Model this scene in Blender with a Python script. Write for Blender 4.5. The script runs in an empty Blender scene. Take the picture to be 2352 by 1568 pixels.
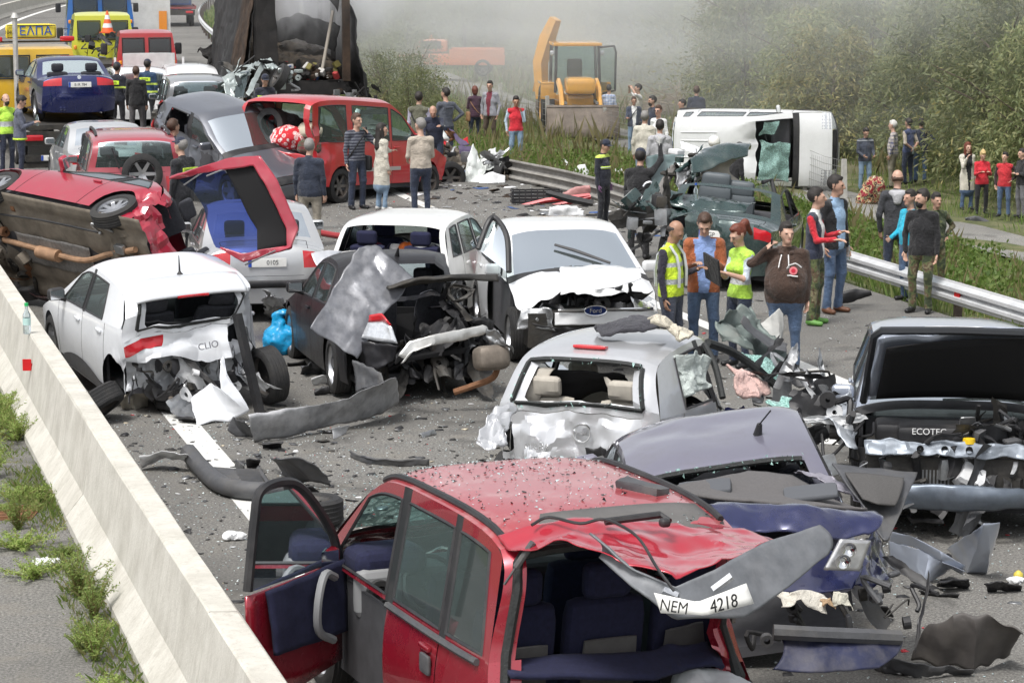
import bpy, math, random
import numpy as np
from mathutils import Vector, Matrix, Euler
random.seed(7); RS = np.random.RandomState(11)
R = math.radians
SC = bpy.context.scene; COL = SC.collection
# ---------------------------------------------------------------- camera, sky, sun, exposure
CH, FP, HZ, CU, CV = 4.95, 5972.0, -142.0, 1176.0, 784.0
TH = math.atan((CV - HZ) / FP)
cam = bpy.data.cameras.new('camera'); camo = bpy.data.objects.new('camera', cam); COL.objects.link(camo)
camo.location = (0, 0, CH); camo.rotation_euler = (math.pi / 2 - TH, 0, 0)
cam.sensor_width = 36; cam.lens = 36 * FP / 2352; cam.clip_start = 0.5; cam.clip_end = 3000
SC.camera = camo
SUN_EL, SUN_AZ = 62, 215      # high veiled sun behind the camera
w = bpy.data.worlds.new('World'); SC.world = w; w.use_nodes = True
nt = w.node_tree; bg = nt.nodes['Background']
sk = nt.nodes.new('ShaderNodeTexSky'); sk.sky_type = 'NISHITA'; sk.sun_disc = False
sk.sun_elevation = R(SUN_EL); sk.sun_rotation = R(SUN_AZ); sk.air_density = 1.0; sk.dust_density = 4.0; sk.ozone_density = 1.0
hs = nt.nodes.new('ShaderNodeHueSaturation'); hs.inputs['Saturation'].default_value = 0.22
nt.links.new(sk.outputs[0], hs.inputs['Color']); nt.links.new(hs.outputs[0], bg.inputs[0]); bg.inputs[1].default_value = 0.115
sl = bpy.data.lights.new('sun', 'SUN'); sl.energy = 1.5; sl.angle = R(14); sl.color = (1, .97, .93)
so = bpy.data.objects.new('sun', sl); COL.objects.link(so)
az = R(SUN_AZ); sdir = Vector((math.sin(az) * math.cos(R(SUN_EL)), math.cos(az) * math.cos(R(SUN_EL)), math.sin(R(SUN_EL))))
so.rotation_euler = sdir.to_track_quat('Z', 'Y').to_euler(); so.location = (0, 0, 60)
vs = SC.view_settings; vs.view_transform = 'Standard'; vs.look = 'None'; vs.gamma = 1; vs.use_curve_mapping = False; vs.exposure = 0.85
try:
    SC.cycles.use_denoising = True; SC.cycles.max_bounces = 8; SC.cycles.transparent_max_bounces = 12; SC.cycles.volume_bounces = 3
    SC.cycles.volume_step_rate = 4; SC.cycles.volume_max_steps = 64
except Exception: pass

# ---------------------------------------------------------------- survey: pixel of a 2352 wide frame -> place in the world
ct, st = math.cos(TH), math.sin(TH)
def ray(u, v):
    dx, dy = (u - CU) / FP, -(v - CV) / FP
    return np.array([dx, ct + dy * st, -st + dy * ct])
def G(u, v, z=0.0):
    d = ray(u, v); return np.array([0, 0, CH]) + d * ((z - CH) / d[2])
def GY(u, v, y):
    d = ray(u, v); return np.array([0, 0, CH]) + d * (y / d[1])
def qx(q, y): return q - .28 * y + 6.8e-4 * max(0, y - 35) ** 2 if not isinstance(y, np.ndarray) else q - .28 * y + 6.8e-4 * np.maximum(0, y - 35) ** 2
def qof(x, y): return x + .28 * y - 6.8e-4 * np.maximum(0, y - 35) ** 2
TQ = np.array([-400, 2, 15.5, 16.4, 18.6, 22, 26.5, 30, 38, 70, 200, 900.]); TZ = np.array([0, 0, 0, -.22, -.92, -1.2, -1.5, -1.4, -.2, 5, 24, 60.])
def terr(x, y): return np.interp(qof(np.asarray(x, float), np.asarray(y, float)), TQ, TZ)
# ---------------------------------------------------------------- materials
MC = {}
def mat(name, col, rough=.6, metal=0., var=.0, vs_=6., bump=0., bs=40., coat=0., dirt=0., dcol=(.16, .145, .12), spec=.5, emis=0):
    if name in MC: return MC[name]
    m = bpy.data.materials.new(name); m.use_nodes = True; n = m.node_tree.nodes; l = m.node_tree.links; b = n['Principled BSDF']
    b.inputs['Base Color'].default_value = (*col, 1); b.inputs['Roughness'].default_value = rough; b.inputs['Metallic'].default_value = metal
    b.inputs['Coat Weight'].default_value = coat; b.inputs['Coat Roughness'].default_value = .04; b.inputs['Specular IOR Level'].default_value = spec
    if emis: b.inputs['Emission Color'].default_value = (*col, 1); b.inputs['Emission Strength'].default_value = emis
    m.diffuse_color = (*col, 1)
    if var or bump or dirt:
        tc = n.new('ShaderNodeTexCoord')
    out = None
    if var:
        t = n.new('ShaderNodeTexNoise'); t.inputs['Scale'].default_value = vs_; t.inputs['Detail'].default_value = 6; t.inputs['Roughness'].default_value = .65
        l.new(tc.outputs['Object'], t.inputs['Vector'])
        r = n.new('ShaderNodeValToRGB'); r.color_ramp.elements[0].position = .3; r.color_ramp.elements[1].position = .7
        r.color_ramp.elements[0].color = (*[c * (1 - var) for c in col], 1); r.color_ramp.elements[1].color = (*[min(1, c * (1 + var)) for c in col], 1)
        l.new(t.outputs[0], r.inputs[0]); out = r.outputs[0]
    if dirt:
        t = n.new('ShaderNodeTexNoise'); t.inputs['Scale'].default_value = 3.1; t.inputs['Detail'].default_value = 9; t.inputs['Roughness'].default_value = .72
        l.new(tc.outputs['Object'], t.inputs['Vector'])
        r = n.new('ShaderNodeValToRGB'); r.color_ramp.elements[0].position = .46; r.color_ramp.elements[1].position = .75
        r.color_ramp.elements[0].color = (0, 0, 0, 1); r.color_ramp.elements[1].color = (dirt, dirt, dirt, 1); l.new(t.outputs[0], r.inputs[0])
        x = n.new('ShaderNodeMix'); x.data_type = 'RGBA'; l.new(r.outputs[0], x.inputs[0])
        if out: l.new(out, x.inputs[6])
        else: x.inputs[6].default_value = (*col, 1)
        x.inputs[7].default_value = (*dcol, 1); out = x.outputs[2]
        rr = n.new('ShaderNodeMath'); rr.operation = 'MULTIPLY_ADD'; l.new(r.outputs[0], rr.inputs[0]); rr.inputs[1].default_value = .5; rr.inputs[2].default_value = rough
        l.new(rr.outputs[0], b.inputs['Roughness'])
    if out: l.new(out, b.inputs['Base Color'])
    if bump:
        t = n.new('ShaderNodeTexNoise'); t.inputs['Scale'].default_value = bs; t.inputs['Detail'].default_value = 4
        l.new(tc.outputs['Object'], t.inputs['Vector'])
        bp = n.new('ShaderNodeBump'); bp.inputs['Strength'].default_value = bump; bp.inputs['Distance'].default_value = .02
        l.new(t.outputs[0], bp.inputs['Height']); l.new(bp.outputs[0], b.inputs['Normal'])
    MC[name] = m; return m
def paint(name, col, rough=.28, metal=.15, dirt=.35): return mat('paint ' + name, col, rough, metal, .05, 1.5, 0, 40, 1., dirt)
def glass(name, tint=(.55, .75, .72), op=.25, crack=0., ior=1.6):
    if name in MC: return MC[name]
    m = bpy.data.materials.new(name); m.use_nodes = True; n = m.node_tree.nodes; l = m.node_tree.links; n.remove(n['Principled BSDF'])
    tr = n.new('ShaderNodeBsdfTransparent'); tr.inputs[0].default_value = (*tint, 1)
    gl = n.new('ShaderNodeBsdfGlossy'); gl.inputs['Roughness'].default_value = .03; gl.inputs[0].default_value = (.9, .95, 1, 1)
    df = n.new('ShaderNodeBsdfDiffuse'); df.inputs[0].default_value = (.45, .55, .53, 1)
    fr = n.new('ShaderNodeFresnel'); fr.inputs[0].default_value = ior
    mx = n.new('ShaderNodeMixShader'); l.new(fr.outputs[0], mx.inputs[0]); l.new(tr.outputs[0], mx.inputs[1]); l.new(gl.outputs[0], mx.inputs[2])
    m2 = n.new('ShaderNodeMixShader'); m2.inputs[0].default_value = op; l.new(mx.outputs[0], m2.inputs[1]); l.new(df.outputs[0], m2.inputs[2])
    if crack:
        tc = n.new('ShaderNodeTexCoord'); vo = n.new('ShaderNodeTexVoronoi'); vo.feature = 'DISTANCE_TO_EDGE'; vo.inputs['Scale'].default_value = crack
        l.new(tc.outputs['Object'], vo.inputs['Vector']); r = n.new('ShaderNodeValToRGB'); r.color_ramp.elements[0].position = .0; r.color_ramp.elements[1].position = .16
        r.color_ramp.elements[0].color = (.85, .85, .85, 1); r.color_ramp.elements[1].color = (op, op, op, 1); l.new(vo.outputs[0], r.inputs[0]); l.new(r.outputs[0], m2.inputs[0])
        df.inputs[0].default_value = (.42, .66, .6, 1)
    l.new(m2.outputs[0], n['Material Output'].inputs[0]); m.diffuse_color = (*tint, .5); MC[name] = m; return m

BLK = mat('black plastic', (.018, .018, .02), .5, 0, .3, 9, 0, 40, 0, .45, (.09, .085, .08)); GRYP = mat('grey plastic', (.07, .072, .078), .55, 0, .2, 9, .1, 60, 0, .4)
RUB = mat('tyre rubber', (.022, .022, .023), .8, 0, .2, 14, .3, 70, 0, .5, (.08, .075, .065)); ALLOY = mat('alloy rim', (.55, .56, .58), .3, .9, .1, 6, 0, 40, 0, .3); STEELR = mat('steel rim', (.16, .155, .15), .5, .7, .3, 9, 0, 40, 0, .5, (.2, .13, .08))
INT = mat('interior trim', (.05, .05, .055), .85, 0, .2, 9); INTB = mat('interior beige', (.42, .39, .34), .85, 0, .15, 5); SEATM = mat('seat fabric', (.035, .037, .045), .95, 0, .25, 30, .2, 200)
NAVY = mat('navy seat fabric', (.013, .015, .045), .95, 0, .25, 30, .2, 200); METAL = mat('bare metal', (.36, .37, .38), .4, .85, .25, 8, .2, 20, 0, .5, (.12, .1, .08)); DKMET = mat('dark greasy metal', (.05, .048, .045), .55, .5, .4, 7, .3, 25, 0, .6, (.1, .085, .065))
RUST = mat('rusty metal', (.23, .115, .06), .75, .4, .4, 9, .2, 30); UNDER = mat('dusty underbody', (.17, .145, .115), .85, .1, .35, 4, .25, 14); CHROME = mat('chrome', (.75, .76, .78), .12, 1.)
GL = glass('car glass', (.62, .74, .72), .06); GLD = glass('dark car glass', (.32, .38, .4), .06); GLC = glass('crazed glass', (.5, .75, .7), .3, 28.); GLB = glass('blue tinted glass', (.07, .11, .42), .03, 0., 1.2)
LGLASS = glass('lamp glass', (.85, .88, .9), .12)
REDL = mat('red lamp', (.5, .012, .02), .15, 0, .15, 5, 0, 40, .8); AMBL = mat('amber lamp', (.8, .28, .03), .2, 0, 0, 5, 0, 40, .8); CLRL = mat('clear lamp', (.6, .62, .65), .12, .5, .25, 30, 0, 40, .8)
PLW = mat('plate white', (.75, .75, .72), .5, 0, .08, 4, 0, 40, 0, .2); PLK = mat('plate letters', (.02, .02, .022), .6); PLB = mat('plate blue', (.02, .07, .38), .5)
WHITE = mat('white plastic', (.72, .73, .74), .5, 0, .06, 4, .1, 8, 0, .3); CONC = None
# ---------------------------------------------------------------- mesh building
class MB:
    def __init__(s): s.v = []; s.f = []; s.m = []; s.n = 0; s.crump = False
    def add(s, V, F, mi=0):
        V = np.asarray(V, float).reshape(-1, 3); s.v.append(V); o = s.n
        s.f += [tuple(i + o for i in f) for f in F]; s.m += [mi] * len(F); s.n += len(V); return s
    def box(s, c, d, mi=0, rot=None, tap=1.):
        x, y, z = np.array(d) / 2.
        V = np.array([(-x, -y, -z), (x, -y, -z), (x, y, -z), (-x, y, -z), (-x * tap, -y * tap, z), (x * tap, -y * tap, z), (x * tap, y * tap, z), (-x * tap, y * tap, z)])
        if rot is not None: V = V @ np.array(Euler(rot).to_matrix()).T
        return s.add(V + np.array(c), [(0, 3, 2, 1), (4, 5, 6, 7), (0, 1, 5, 4), (1, 2, 6, 5), (2, 3, 7, 6), (3, 0, 4, 7)], mi)
    def rbox(s, c, d, r=.03, mi=0, rot=None, n=3):
        # rounded box: superellipsoid-like cube
        L = np.linspace(-1, 1, 2 * n + 1); V = []; F = []
        for ax in range(3):
            for sg in (-1, 1):
                a, b = np.meshgrid(L, L, indexing='ij'); P = np.zeros((len(L), len(L), 3)); P[..., ax] = sg; P[..., (ax + 1) % 3] = a; P[..., (ax + 2) % 3] = b
                o = len(V); V += list(P.reshape(-1, 3)); k = len(L)
                for i in range(k - 1):
                    for j in range(k - 1):
                        q = (o + i * k + j, o + (i + 1) * k + j, o + (i + 1) * k + j + 1, o + i * k + j + 1); F.append(q if sg > 0 else q[::-1])
        V = np.array(V); h = np.array(d) / 2.; r_ = min(r, min(h) * .99); core = h - r_; P = V * h; C = np.clip(P, -core, core); D = P - C
        nn = np.linalg.norm(D, axis=1, keepdims=True); P = C + np.where(nn > 1e-9, D / np.maximum(nn, 1e-9) * np.minimum(nn, r_), 0)
        if rot is not None: P = P @ np.array(Euler(rot).to_matrix()).T
        return s.add(P + np.array(c), F, mi)
    def tube(s, pts, r, n=8, mi=0, cap=True):
        P = [np.array(p, float) for p in pts]; rr = r if hasattr(r, '__len__') else [r] * len(P); V = []; F = []; u = None
        for i, p in enumerate(P):
            t = P[min(i + 1, len(P) - 1)] - P[max(i - 1, 0)]; t = t / (np.linalg.norm(t) + 1e-9)
            if u is None: u = np.cross(t, (0, 0, 1) if abs(t[2]) < .9 else (1, 0, 0))
            u = u - t * (u @ t); u /= np.linalg.norm(u) + 1e-9; w_ = np.cross(t, u)
            for k in range(n):
                a = 2 * math.pi * k / n; V.append(p + rr[i] * (u * math.cos(a) + w_ * math.sin(a)))
        for i in range(len(P) - 1):
            for k in range(n): F.append((i * n + k, i * n + (k + 1) % n, (i + 1) * n + (k + 1) % n, (i + 1) * n + k))
        if cap: F += [tuple(range(n))[::-1], tuple((len(P) - 1) * n + k for k in range(n))]
        return s.add(V, F, mi)
    def lathe(s, prof, n=24, mi=0, ax='y', c=(0, 0, 0)):
        # prof: (along, radius); axis y
        V = []; F = []; m = len(prof)
        for k in range(n):
            a = 2 * math.pi * k / n
            for t, r in prof: V.append({'y': (r * math.cos(a), t, r * math.sin(a)), 'z': (r * math.cos(a), r * math.sin(a), t), 'x': (t, r * math.cos(a), r * math.sin(a))}[ax])
        for k in range(n):
            for i in range(m - 1): F.append((k * m + i, k * m + i + 1, ((k + 1) % n) * m + i + 1, ((k + 1) % n) * m + i))
        return s.add(np.array(V) + np.array(c), F, mi)
    def grid(s, P, mi=0, flip=False):
        P = np.asarray(P, float); a, b = P.shape[:2]; F = []
        for i in range(a - 1):
            for j in range(b - 1):
                q = (i * b + j, (i + 1) * b + j, (i + 1) * b + j + 1, i * b + j + 1); F.append(q[::-1] if flip else q)
        return s.add(P.reshape(-1, 3), F, mi)
    def ruled(s, A, B, nu=16, nv=6, mi=0, amp=0., fr=4., seed=0, sag=(0, 0, 0)):
        nu, nv = (int(nu * 1.9), int(nv * 2)) if amp else (nu, nv); A = resamp(A, nu); B = resamp(B, nu); t = np.linspace(0, 1, nv)[None, :, None]
        P = A[:, None] * (1 - t) + B[:, None] * t + (4 * t * (1 - t)) * np.array(sag)
        if amp: s.crump = True; P = P + amp * folds(P.reshape(-1, 3), fr, seed).reshape(P.shape)
        return s.grid(P, mi)
    def build(s, name, mats, parent=None, smooth=True, dfm=None, thick=0, sharp=None):
        if not s.v: return None
        me = bpy.data.meshes.new(name); V = np.concatenate(s.v)
        if dfm is not None: V = dfm(V)
        me.from_pydata(V.tolist(), [], s.f)
        if not isinstance(mats, (list, tuple)): mats = [mats]
        for m in mats: me.materials.append(m)
        me.polygons.foreach_set('material_index', np.array(s.m, np.int32)); me.polygons.foreach_set('use_smooth', np.full(len(s.f), smooth)); me.update()
        o = bpy.data.objects.new(name, me); COL.objects.link(o)
        if thick:
            md = o.modifiers.new('thickness', 'SOLIDIFY'); md.thickness = thick; md.offset = 0
        if smooth:
            try: me.set_sharp_from_angle(angle=R(sharp or (17 if (dfm is not None or s.crump) else 40)))
            except Exception: pass
        if parent is not None: o.parent = parent
        return o
def resamp(P, n):
    P = np.array([np.array(p, float) for p in P]); d = np.r_[0, np.cumsum(np.linalg.norm(np.diff(P, axis=0), axis=1))]; t = np.linspace(0, d[-1], n)
    return np.stack([np.interp(t, d, P[:, k]) for k in range(3)], 1)
def smoothp(P, n):      # catmull-rom through the points
    P = np.array([np.array(p, float) for p in P]); Q = np.vstack([2 * P[0] - P[1], P, 2 * P[-1] - P[-2]]); out = []
    for i in range(1, len(Q) - 2):
        for t in np.linspace(0, 1, n, endpoint=False):
            a, b, c, d = Q[i - 1:i + 3]; out.append(.5 * ((2 * b) + (c - a) * t + (2 * a - 5 * b + 4 * c - d) * t * t + (3 * b - a - 3 * c + d) * t ** 3))
    out.append(P[-1]); return np.array(out)
def worley(P, sd):
    C = np.floor(P - .5); best = np.full(len(P), 9.)
    for i in (0, 1):
        for j in (0, 1):
            for k in (0, 1):
                G_ = C + np.array([i, j, k]); h = G_[:, 0] * 127.1 + G_[:, 1] * 311.7 + G_[:, 2] * 74.7 + sd * 19.19; d = 0.
                for ax, m_ in ((0, 43758.5453), (1, 22578.1459), (2, 19642.3490)): d = d + (G_[:, ax] + (np.sin(h + ax * 1.7) * m_) % 1 - P[:, ax]) ** 2
                best = np.minimum(best, d)
    return np.sqrt(best)
def folds(P, fr, seed=0):   # crumpled-metal displacement: pits with sharp irregular ridges at two sizes
    if len(P) == 0: return P
    D = np.stack([worley(P * fr * 1.25 + 7.3 * k, seed + 31 * k) for k in range(3)], 1) - .5
    return D * 1.8 + (np.stack([worley(P * fr * 3.1 + 3.1 * k, seed + 57 + 31 * k) for k in range(3)], 1) - .5) * .75
def crush(c, r, push, amp=0., fr=3., seed=0, p=2.):
    c = np.array(c, float); r = np.array(r, float) if hasattr(r, '__len__') else np.full(3, float(r)); push = np.array(push, float)
    def f(P):
        d = np.linalg.norm((P - c) / r, axis=1); w_ = np.clip(1 - d, 0, 1) ** (1 / p) if p < 1 else np.clip(1 - d ** p, 0, 1); w_ = w_[:, None]
        Q = P + w_ * push; m_ = w_[:, 0] > 0
        if amp and m_.any(): Q[m_] += w_[m_] * amp * folds(P[m_], fr, seed)
        return Q
    return f
def chain(*fs):
    fs = [f for f in fs if f]
    def g(P):
        for f in fs: P = f(P)
        return P
    return g
def thing(name, label, cat, loc=(0, 0, 0), rot=(0, 0, 0), group=None):
    o = bpy.data.objects.new(name, None); COL.objects.link(o); o.location = loc; o.rotation_euler = rot; o.empty_display_size = .3
    return tag(o, label, cat, group)
def tag(o, label, cat, group=None):
    o['label'] = label; o['category'] = cat
    if group: o['group'] = group
    return o
def struct(o): o['kind'] = 'structure'; return o
def stuff(o, label=None, cat=None):
    o['kind'] = 'stuff'
    if label: o['label'] = label; o['category'] = cat
    return o
def text(s, size, mt, parent, M, depth=.002, name='lettering', align='CENTER', sx=1.):
    cu = bpy.data.curves.new('t', 'FONT'); cu.body = s; cu.size = size; cu.align_x = align; cu.align_y = 'CENTER'; cu.extrude = depth
    t = bpy.data.objects.new('t', cu); COL.objects.link(t); dg = bpy.context.evaluated_depsgraph_get()
    me = bpy.data.meshes.new_from_object(t.evaluated_get(dg)); bpy.data.objects.remove(t); bpy.data.curves.remove(cu)
    me.materials.clear(); me.materials.append(mt); me.transform(M @ Matrix.Diagonal((sx, 1, 1, 1)))
    o = bpy.data.objects.new(name, me); COL.objects.link(o)
    if parent is not None: o.parent = parent
    return o
def frame(o, x, y):   # matrix with origin o, x axis, y axis (text plane)
    x = Vector(x).normalized(); z = x.cross(Vector(y)).normalized(); y = z.cross(x); m = Matrix((x, y, z)).transposed().to_4x4(); m.translation = Vector(o); return m
def link_copy(o, parent=None):
    c = o.copy(); COL.objects.link(c); c.parent = parent
    for ch in list(o.children): link_copy(ch, c)
    return c
# ---------------------------------------------------------------- ground, road, barrier, guard rail
def GT(u, v):
    z = 0.
    for _ in range(40): p = G(u, v, z); z = .5 * z + .5 * float(terr(p[0], p[1]))
    p = G(u, v, z); p[2] = float(terr(p[0], p[1])); return p
def nodemat(name):
    m = bpy.data.materials.new(name); m.use_nodes = True; return m, m.node_tree.nodes, m.node_tree.links, m.node_tree.nodes['Principled BSDF']
def noise(n, l, tc, sc, det=6, ro=.6, dist=0):
    t = n.new('ShaderNodeTexNoise'); t.inputs['Scale'].default_value = sc; t.inputs['Detail'].default_value = det; t.inputs['Roughness'].default_value = ro; t.inputs['Distortion'].default_value = dist
    l.new(tc, t.inputs['Vector']); return t.outputs[0]
def ramp(n, l, x, *st):
    r = n.new('ShaderNodeValToRGB'); e = r.color_ramp.elements
    while len(e) < len(st): e.new(.5)
    for k, (p, c) in enumerate(st): e[k].position = p; e[k].color = (*c, 1) if hasattr(c, '__len__') else (c, c, c, 1)
    l.new(x, r.inputs[0]); return r.outputs[0]
def mixc(n, l, f, a, b, mode='MIX'):
    x = n.new('ShaderNodeMix'); x.data_type = 'RGBA'; x.blend_type = mode
    for s_, i in ((f, 0), (a, 6), (b, 7)):
        if hasattr(s_, 'links'): l.new(s_, x.inputs[i])
        else: x.inputs[i].default_value = s_ if i == 0 else (*s_, 1)
    return x.outputs[2]
def bumpn(n, l, b, h, s=.4, d=.02):
    x = n.new('ShaderNodeBump'); x.inputs['Strength'].default_value = s; x.inputs['Distance'].default_value = d; l.new(h, x.inputs['Height']); l.new(x.outputs[0], b.inputs['Normal'])
def asphalt_mat(name, base, wear):
    m, n, l, b = nodemat(name); tc = n.new('ShaderNodeTexCoord').outputs['Object']
    sp = noise(n, l, tc, 42, 4, .85); big = noise(n, l, tc, .35, 5, .6); md = noise(n, l, tc, 2.2, 7, .7)
    c = ramp(n, l, sp, (.36, [x * .35 for x in base]), (.5, base), (.64, [x * 2.1 for x in base]))
    c = mixc(n, l, ramp(n, l, big, (.42, 0.), (.68, .75)), c, [x * .62 for x in base])
    c = mixc(n, l, ramp(n, l, md, (.52, 0.), (.75, .55)), c, wear)
    c = mixc(n, l, ramp(n, l, noise(n, l, tc, .8, 5, .7, .5), (.56, 0.), (.64, .6)), c, [x * .38 for x in base])
    l.new(c, b.inputs['Base Color']); b.inputs['Roughness'].default_value = .9; bumpn(n, l, b, sp, .5, .01); return m
ASPH = asphalt_mat('asphalt', (.15, .145, .134), (.21, .19, .155)); TRACKM = asphalt_mat('gravel track', (.2, .195, .18), (.24, .22, .18))
def sheet(name, q0, q1, ys, z, mt, nq=2, par=None, fz=None):
    mb = MB(); Q = np.linspace(q0, q1, nq); P = np.zeros((len(ys), nq, 3))
    for i, y in enumerate(ys):
        P[i, :, 0] = [qx(q, y) for q in Q]; P[i, :, 1] = y; P[i, :, 2] = z if fz is None else fz(P[i, :, 0], y) + z
    mb.grid(P, 0, True); return mb.build(name, mt, par)
YS = np.r_[np.arange(2, 60, 2.), np.arange(60, 420, 8.)]
road = struct(sheet('road', -14, 15.35, YS, 0, ASPH, 12))
# ground: one sheet to the horizon, grass and earth
gm, n, l, b = nodemat('ground earth and grass'); tc = n.new('ShaderNodeTexCoord').outputs['Object']
c = ramp(n, l, noise(n, l, tc, 1.6, 8, .7), (.35, (.045, .06, .018)), (.52, (.09, .105, .035)), (.66, (.17, .15, .085)))
c = mixc(n, l, ramp(n, l, noise(n, l, tc, .18, 4), (.45, 0.), (.62, .7)), c, (.13, .12, .07)); l.new(c, b.inputs['Base Color']); b.inputs['Roughness'].default_value = 1
bumpn(n, l, b, noise(n, l, tc, 9, 6), .8, .06)
mb = MB(); yy = np.r_[-60, -20, np.arange(0, 120, 3.), np.arange(120, 420, 15.), 600, 1000, 1800]
qq = np.r_[-900, -300, -80, -14, 2, 15.3, np.arange(15.6, 30, .6), np.arange(30, 90, 5.), 140, 250, 500, 900]
P = np.zeros((len(yy), len(qq), 3))
for i, y in enumerate(yy):
    yk = min(max(y, 0), 420); P[i, :, 0] = qq - .28 * yk + 6.8e-4 * max(0, yk - 35) ** 2; P[i, :, 1] = y
    bz = np.interp(qq, TQ, TZ); rough = np.where(qq > 16, .07 * np.sin(P[i, :, 0] * 1.7 + y) + .06 * np.sin(P[i, :, 0] * .6 - y * .9), 0); P[i, :, 2] = bz + rough * (np.abs(qq) < 100) - .03
struct(mb.grid(P, 0, True).build('ground', gm))
struct(sheet('gravel_track', 24.0, 26.6, np.arange(30, 128, 4.), .03, TRACKM, 6, None, lambda x, y: terr(x, np.full_like(x, y))))
# painted lines
pm, n, l, b = nodemat('worn road paint'); tc = n.new('ShaderNodeTexCoord').outputs['Object']
c = mixc(n, l, ramp(n, l, noise(n, l, tc, 26, 6, .8), (.5, 0.), (.72, .8)), (.66, .66, .63), (.2, .195, .18)); l.new(c, b.inputs['Base Color']); b.inputs['Roughness'].default_value = .8
for nm, q0, q1, ys in (('edge_line', 3.86, 4.16, YS[YS < 300]), ('edge_line', 11.72, 11.94, YS[YS < 300])): struct(sheet(nm, q0, q1, ys, .004, pm))
for k in range(14): struct(sheet('lane_dash', 7.8, 7.95, np.linspace(70 + k * 12, 74 + k * 12, 3), .004, pm))
# concrete barrier: segments
cm, n, l, b = nodemat('weathered concrete'); tcn = n.new('ShaderNodeTexCoord'); tc = tcn.outputs['Object']; mp = n.new('ShaderNodeMapping'); mp.inputs['Scale'].default_value = (9, 9, .7); l.new(tc, mp.inputs[0])
c = ramp(n, l, noise(n, l, tc, 2.5, 8, .65), (.3, (.43, .41, .36)), (.55, (.55, .53, .475)), (.75, (.62, .6, .545)))
c = mixc(n, l, ramp(n, l, noise(n, l, mp.outputs[0], 2, 6, .7, .6), (.5, 0.), (.72, .5)), c, (.31, .285, .24)); c = mixc(n, l, ramp(n, l, noise(n, l, tc, 45, 3, .8), (.62, 0.), (.75, .6)), c, (.18, .16, .13))
l.new(c, b.inputs['Base Color']); b.inputs['Roughness'].default_value = .95; bumpn(n, l, b, noise(n, l, tc, 30, 6, .7), .35, .02); CONC = cm
bprof = [(2.27, 0), (2.27, .07), (2.42, .27), (2.51, .8), (2.525, .815), (2.695, .815), (2.71, .8), (2.80, .27), (2.95, .07), (2.95, 0)]
bar = thing('concrete_barrier', 'long pale concrete barrier with sloping sides between the carriageways', 'barrier', (0, 0, 0))
edges_ = [5, 9.6, 15.72] + [15.72 + 6 * k for k in range(1, 45)]
for k, (a, e) in enumerate(zip(edges_[:-1], edges_[1:])):
    mb = MB(); ys = np.linspace(a + .008, e - .008, 7); P = np.array([[(qx(q, y), y, z) for q, z in bprof] for y in ys]); P += (RS.rand(*P.shape) - .5) * np.array([.006, 0, .008]); mb.grid(P)
    for i in (0, -1): mb.add(P[i], [tuple(range(len(bprof)))[::(1 if i else -1)]])
    mb.build('segment', cm, bar, False)
RMAT = mat('red reflector', (.55, .012, .015), .35, 0, .1, 8)
for (u, v) in ((48, 848), (2170, 638)):
    pass
def reflector_on_barrier(y):
    mb = MB(); q = 2.42; mb.box((qx(q, y), y, .58), (.09, .015, .12), 0, (0, 0, 0)); mb.box((qx(q + .03, y), y + .01, .58), (.14, .01, .03), 0); return mb.build('reflector', RMAT, bar, False)
for y in (26.6, 51.6, 75.6): reflector_on_barrier(y)
# guard rail on the right: W beam
GALV = mat('galvanised steel', (.62, .63, .64), .45, .3, .12, 3, .05, 10, 0, .35, (.3, .28, .25)); CONCP = mat('concrete post', (.42, .41, .38), .95, 0, .2, 8, .3, 30)
def wbeam(mb, pts, h=.31, side=(1, 0, 0), n=None):
    pr = [(0, 0), (.0, .03), (.075, .075), (.075, .115), (.0, .155), (.075, .195), (.075, .235), (0, .28), (0, .31)]
    P = np.array(pts, float); out = np.zeros((len(P), len(pr), 3))
    for i in range(len(P)):
        t = P[min(i + 1, len(P) - 1)] - P[max(i - 1, 0)]; s = np.cross(t, (0, 0, 1)); s /= np.linalg.norm(s)
        for k, (o_, z) in enumerate(pr): out[i, k] = P[i] - s * o_ + np.array([0, 0, z * h / .31])
    mb.grid(out)
def guard_rail(label, q, ys, top, postys, zf=None):
    g = thing('guard_rail', label, 'guard rail'); mb = MB(); wbeam(mb, [(qx(q, y), y, (top(y) if callable(top) else top) - .31) for y in ys]); mb.build('beam', GALV, g, True, None, .006)
    for y in postys:
        mb = MB(); zt = (top(y) if callable(top) else top) - .03; x = qx(q, y) + .1; z0 = float(terr(x, y)) - .15; mb.box((x, y, (zt + z0) / 2), (.1, .07, zt - z0), 0, (0, 0, R(15))); mb.build('post', RUSTP, g, False)
    return g
RUSTP = mat('rusty post', (.11, .085, .07), .8, .3, .3, 8, .2, 30)
gr = guard_rail('galvanised guard rail along the grass verge behind the men in camouflage trousers', 15.4, np.linspace(23.5, 38.6, 30), .47, (26.4, 30.3, 34.2, 38.2))
mb = MB(); y = 33.9; mb.box((qx(15.4, y) - .05, y, .34), (.02, .15, .11), 0, (0, 0, R(15.6))); mb.build('reflector', RMAT, gr, False)
gr2 = guard_rail('galvanised guard rail curving away beside the far grass verge', 15.1, np.linspace(98, 240, 60), .72, np.arange(98, 240, 4.))
for y in (99, 110): mb = MB(); mb.box((qx(15.1, y) - .06, y, .56), (.02, .14, .1)); mb.build('reflector', RMAT, gr2, False)
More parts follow.
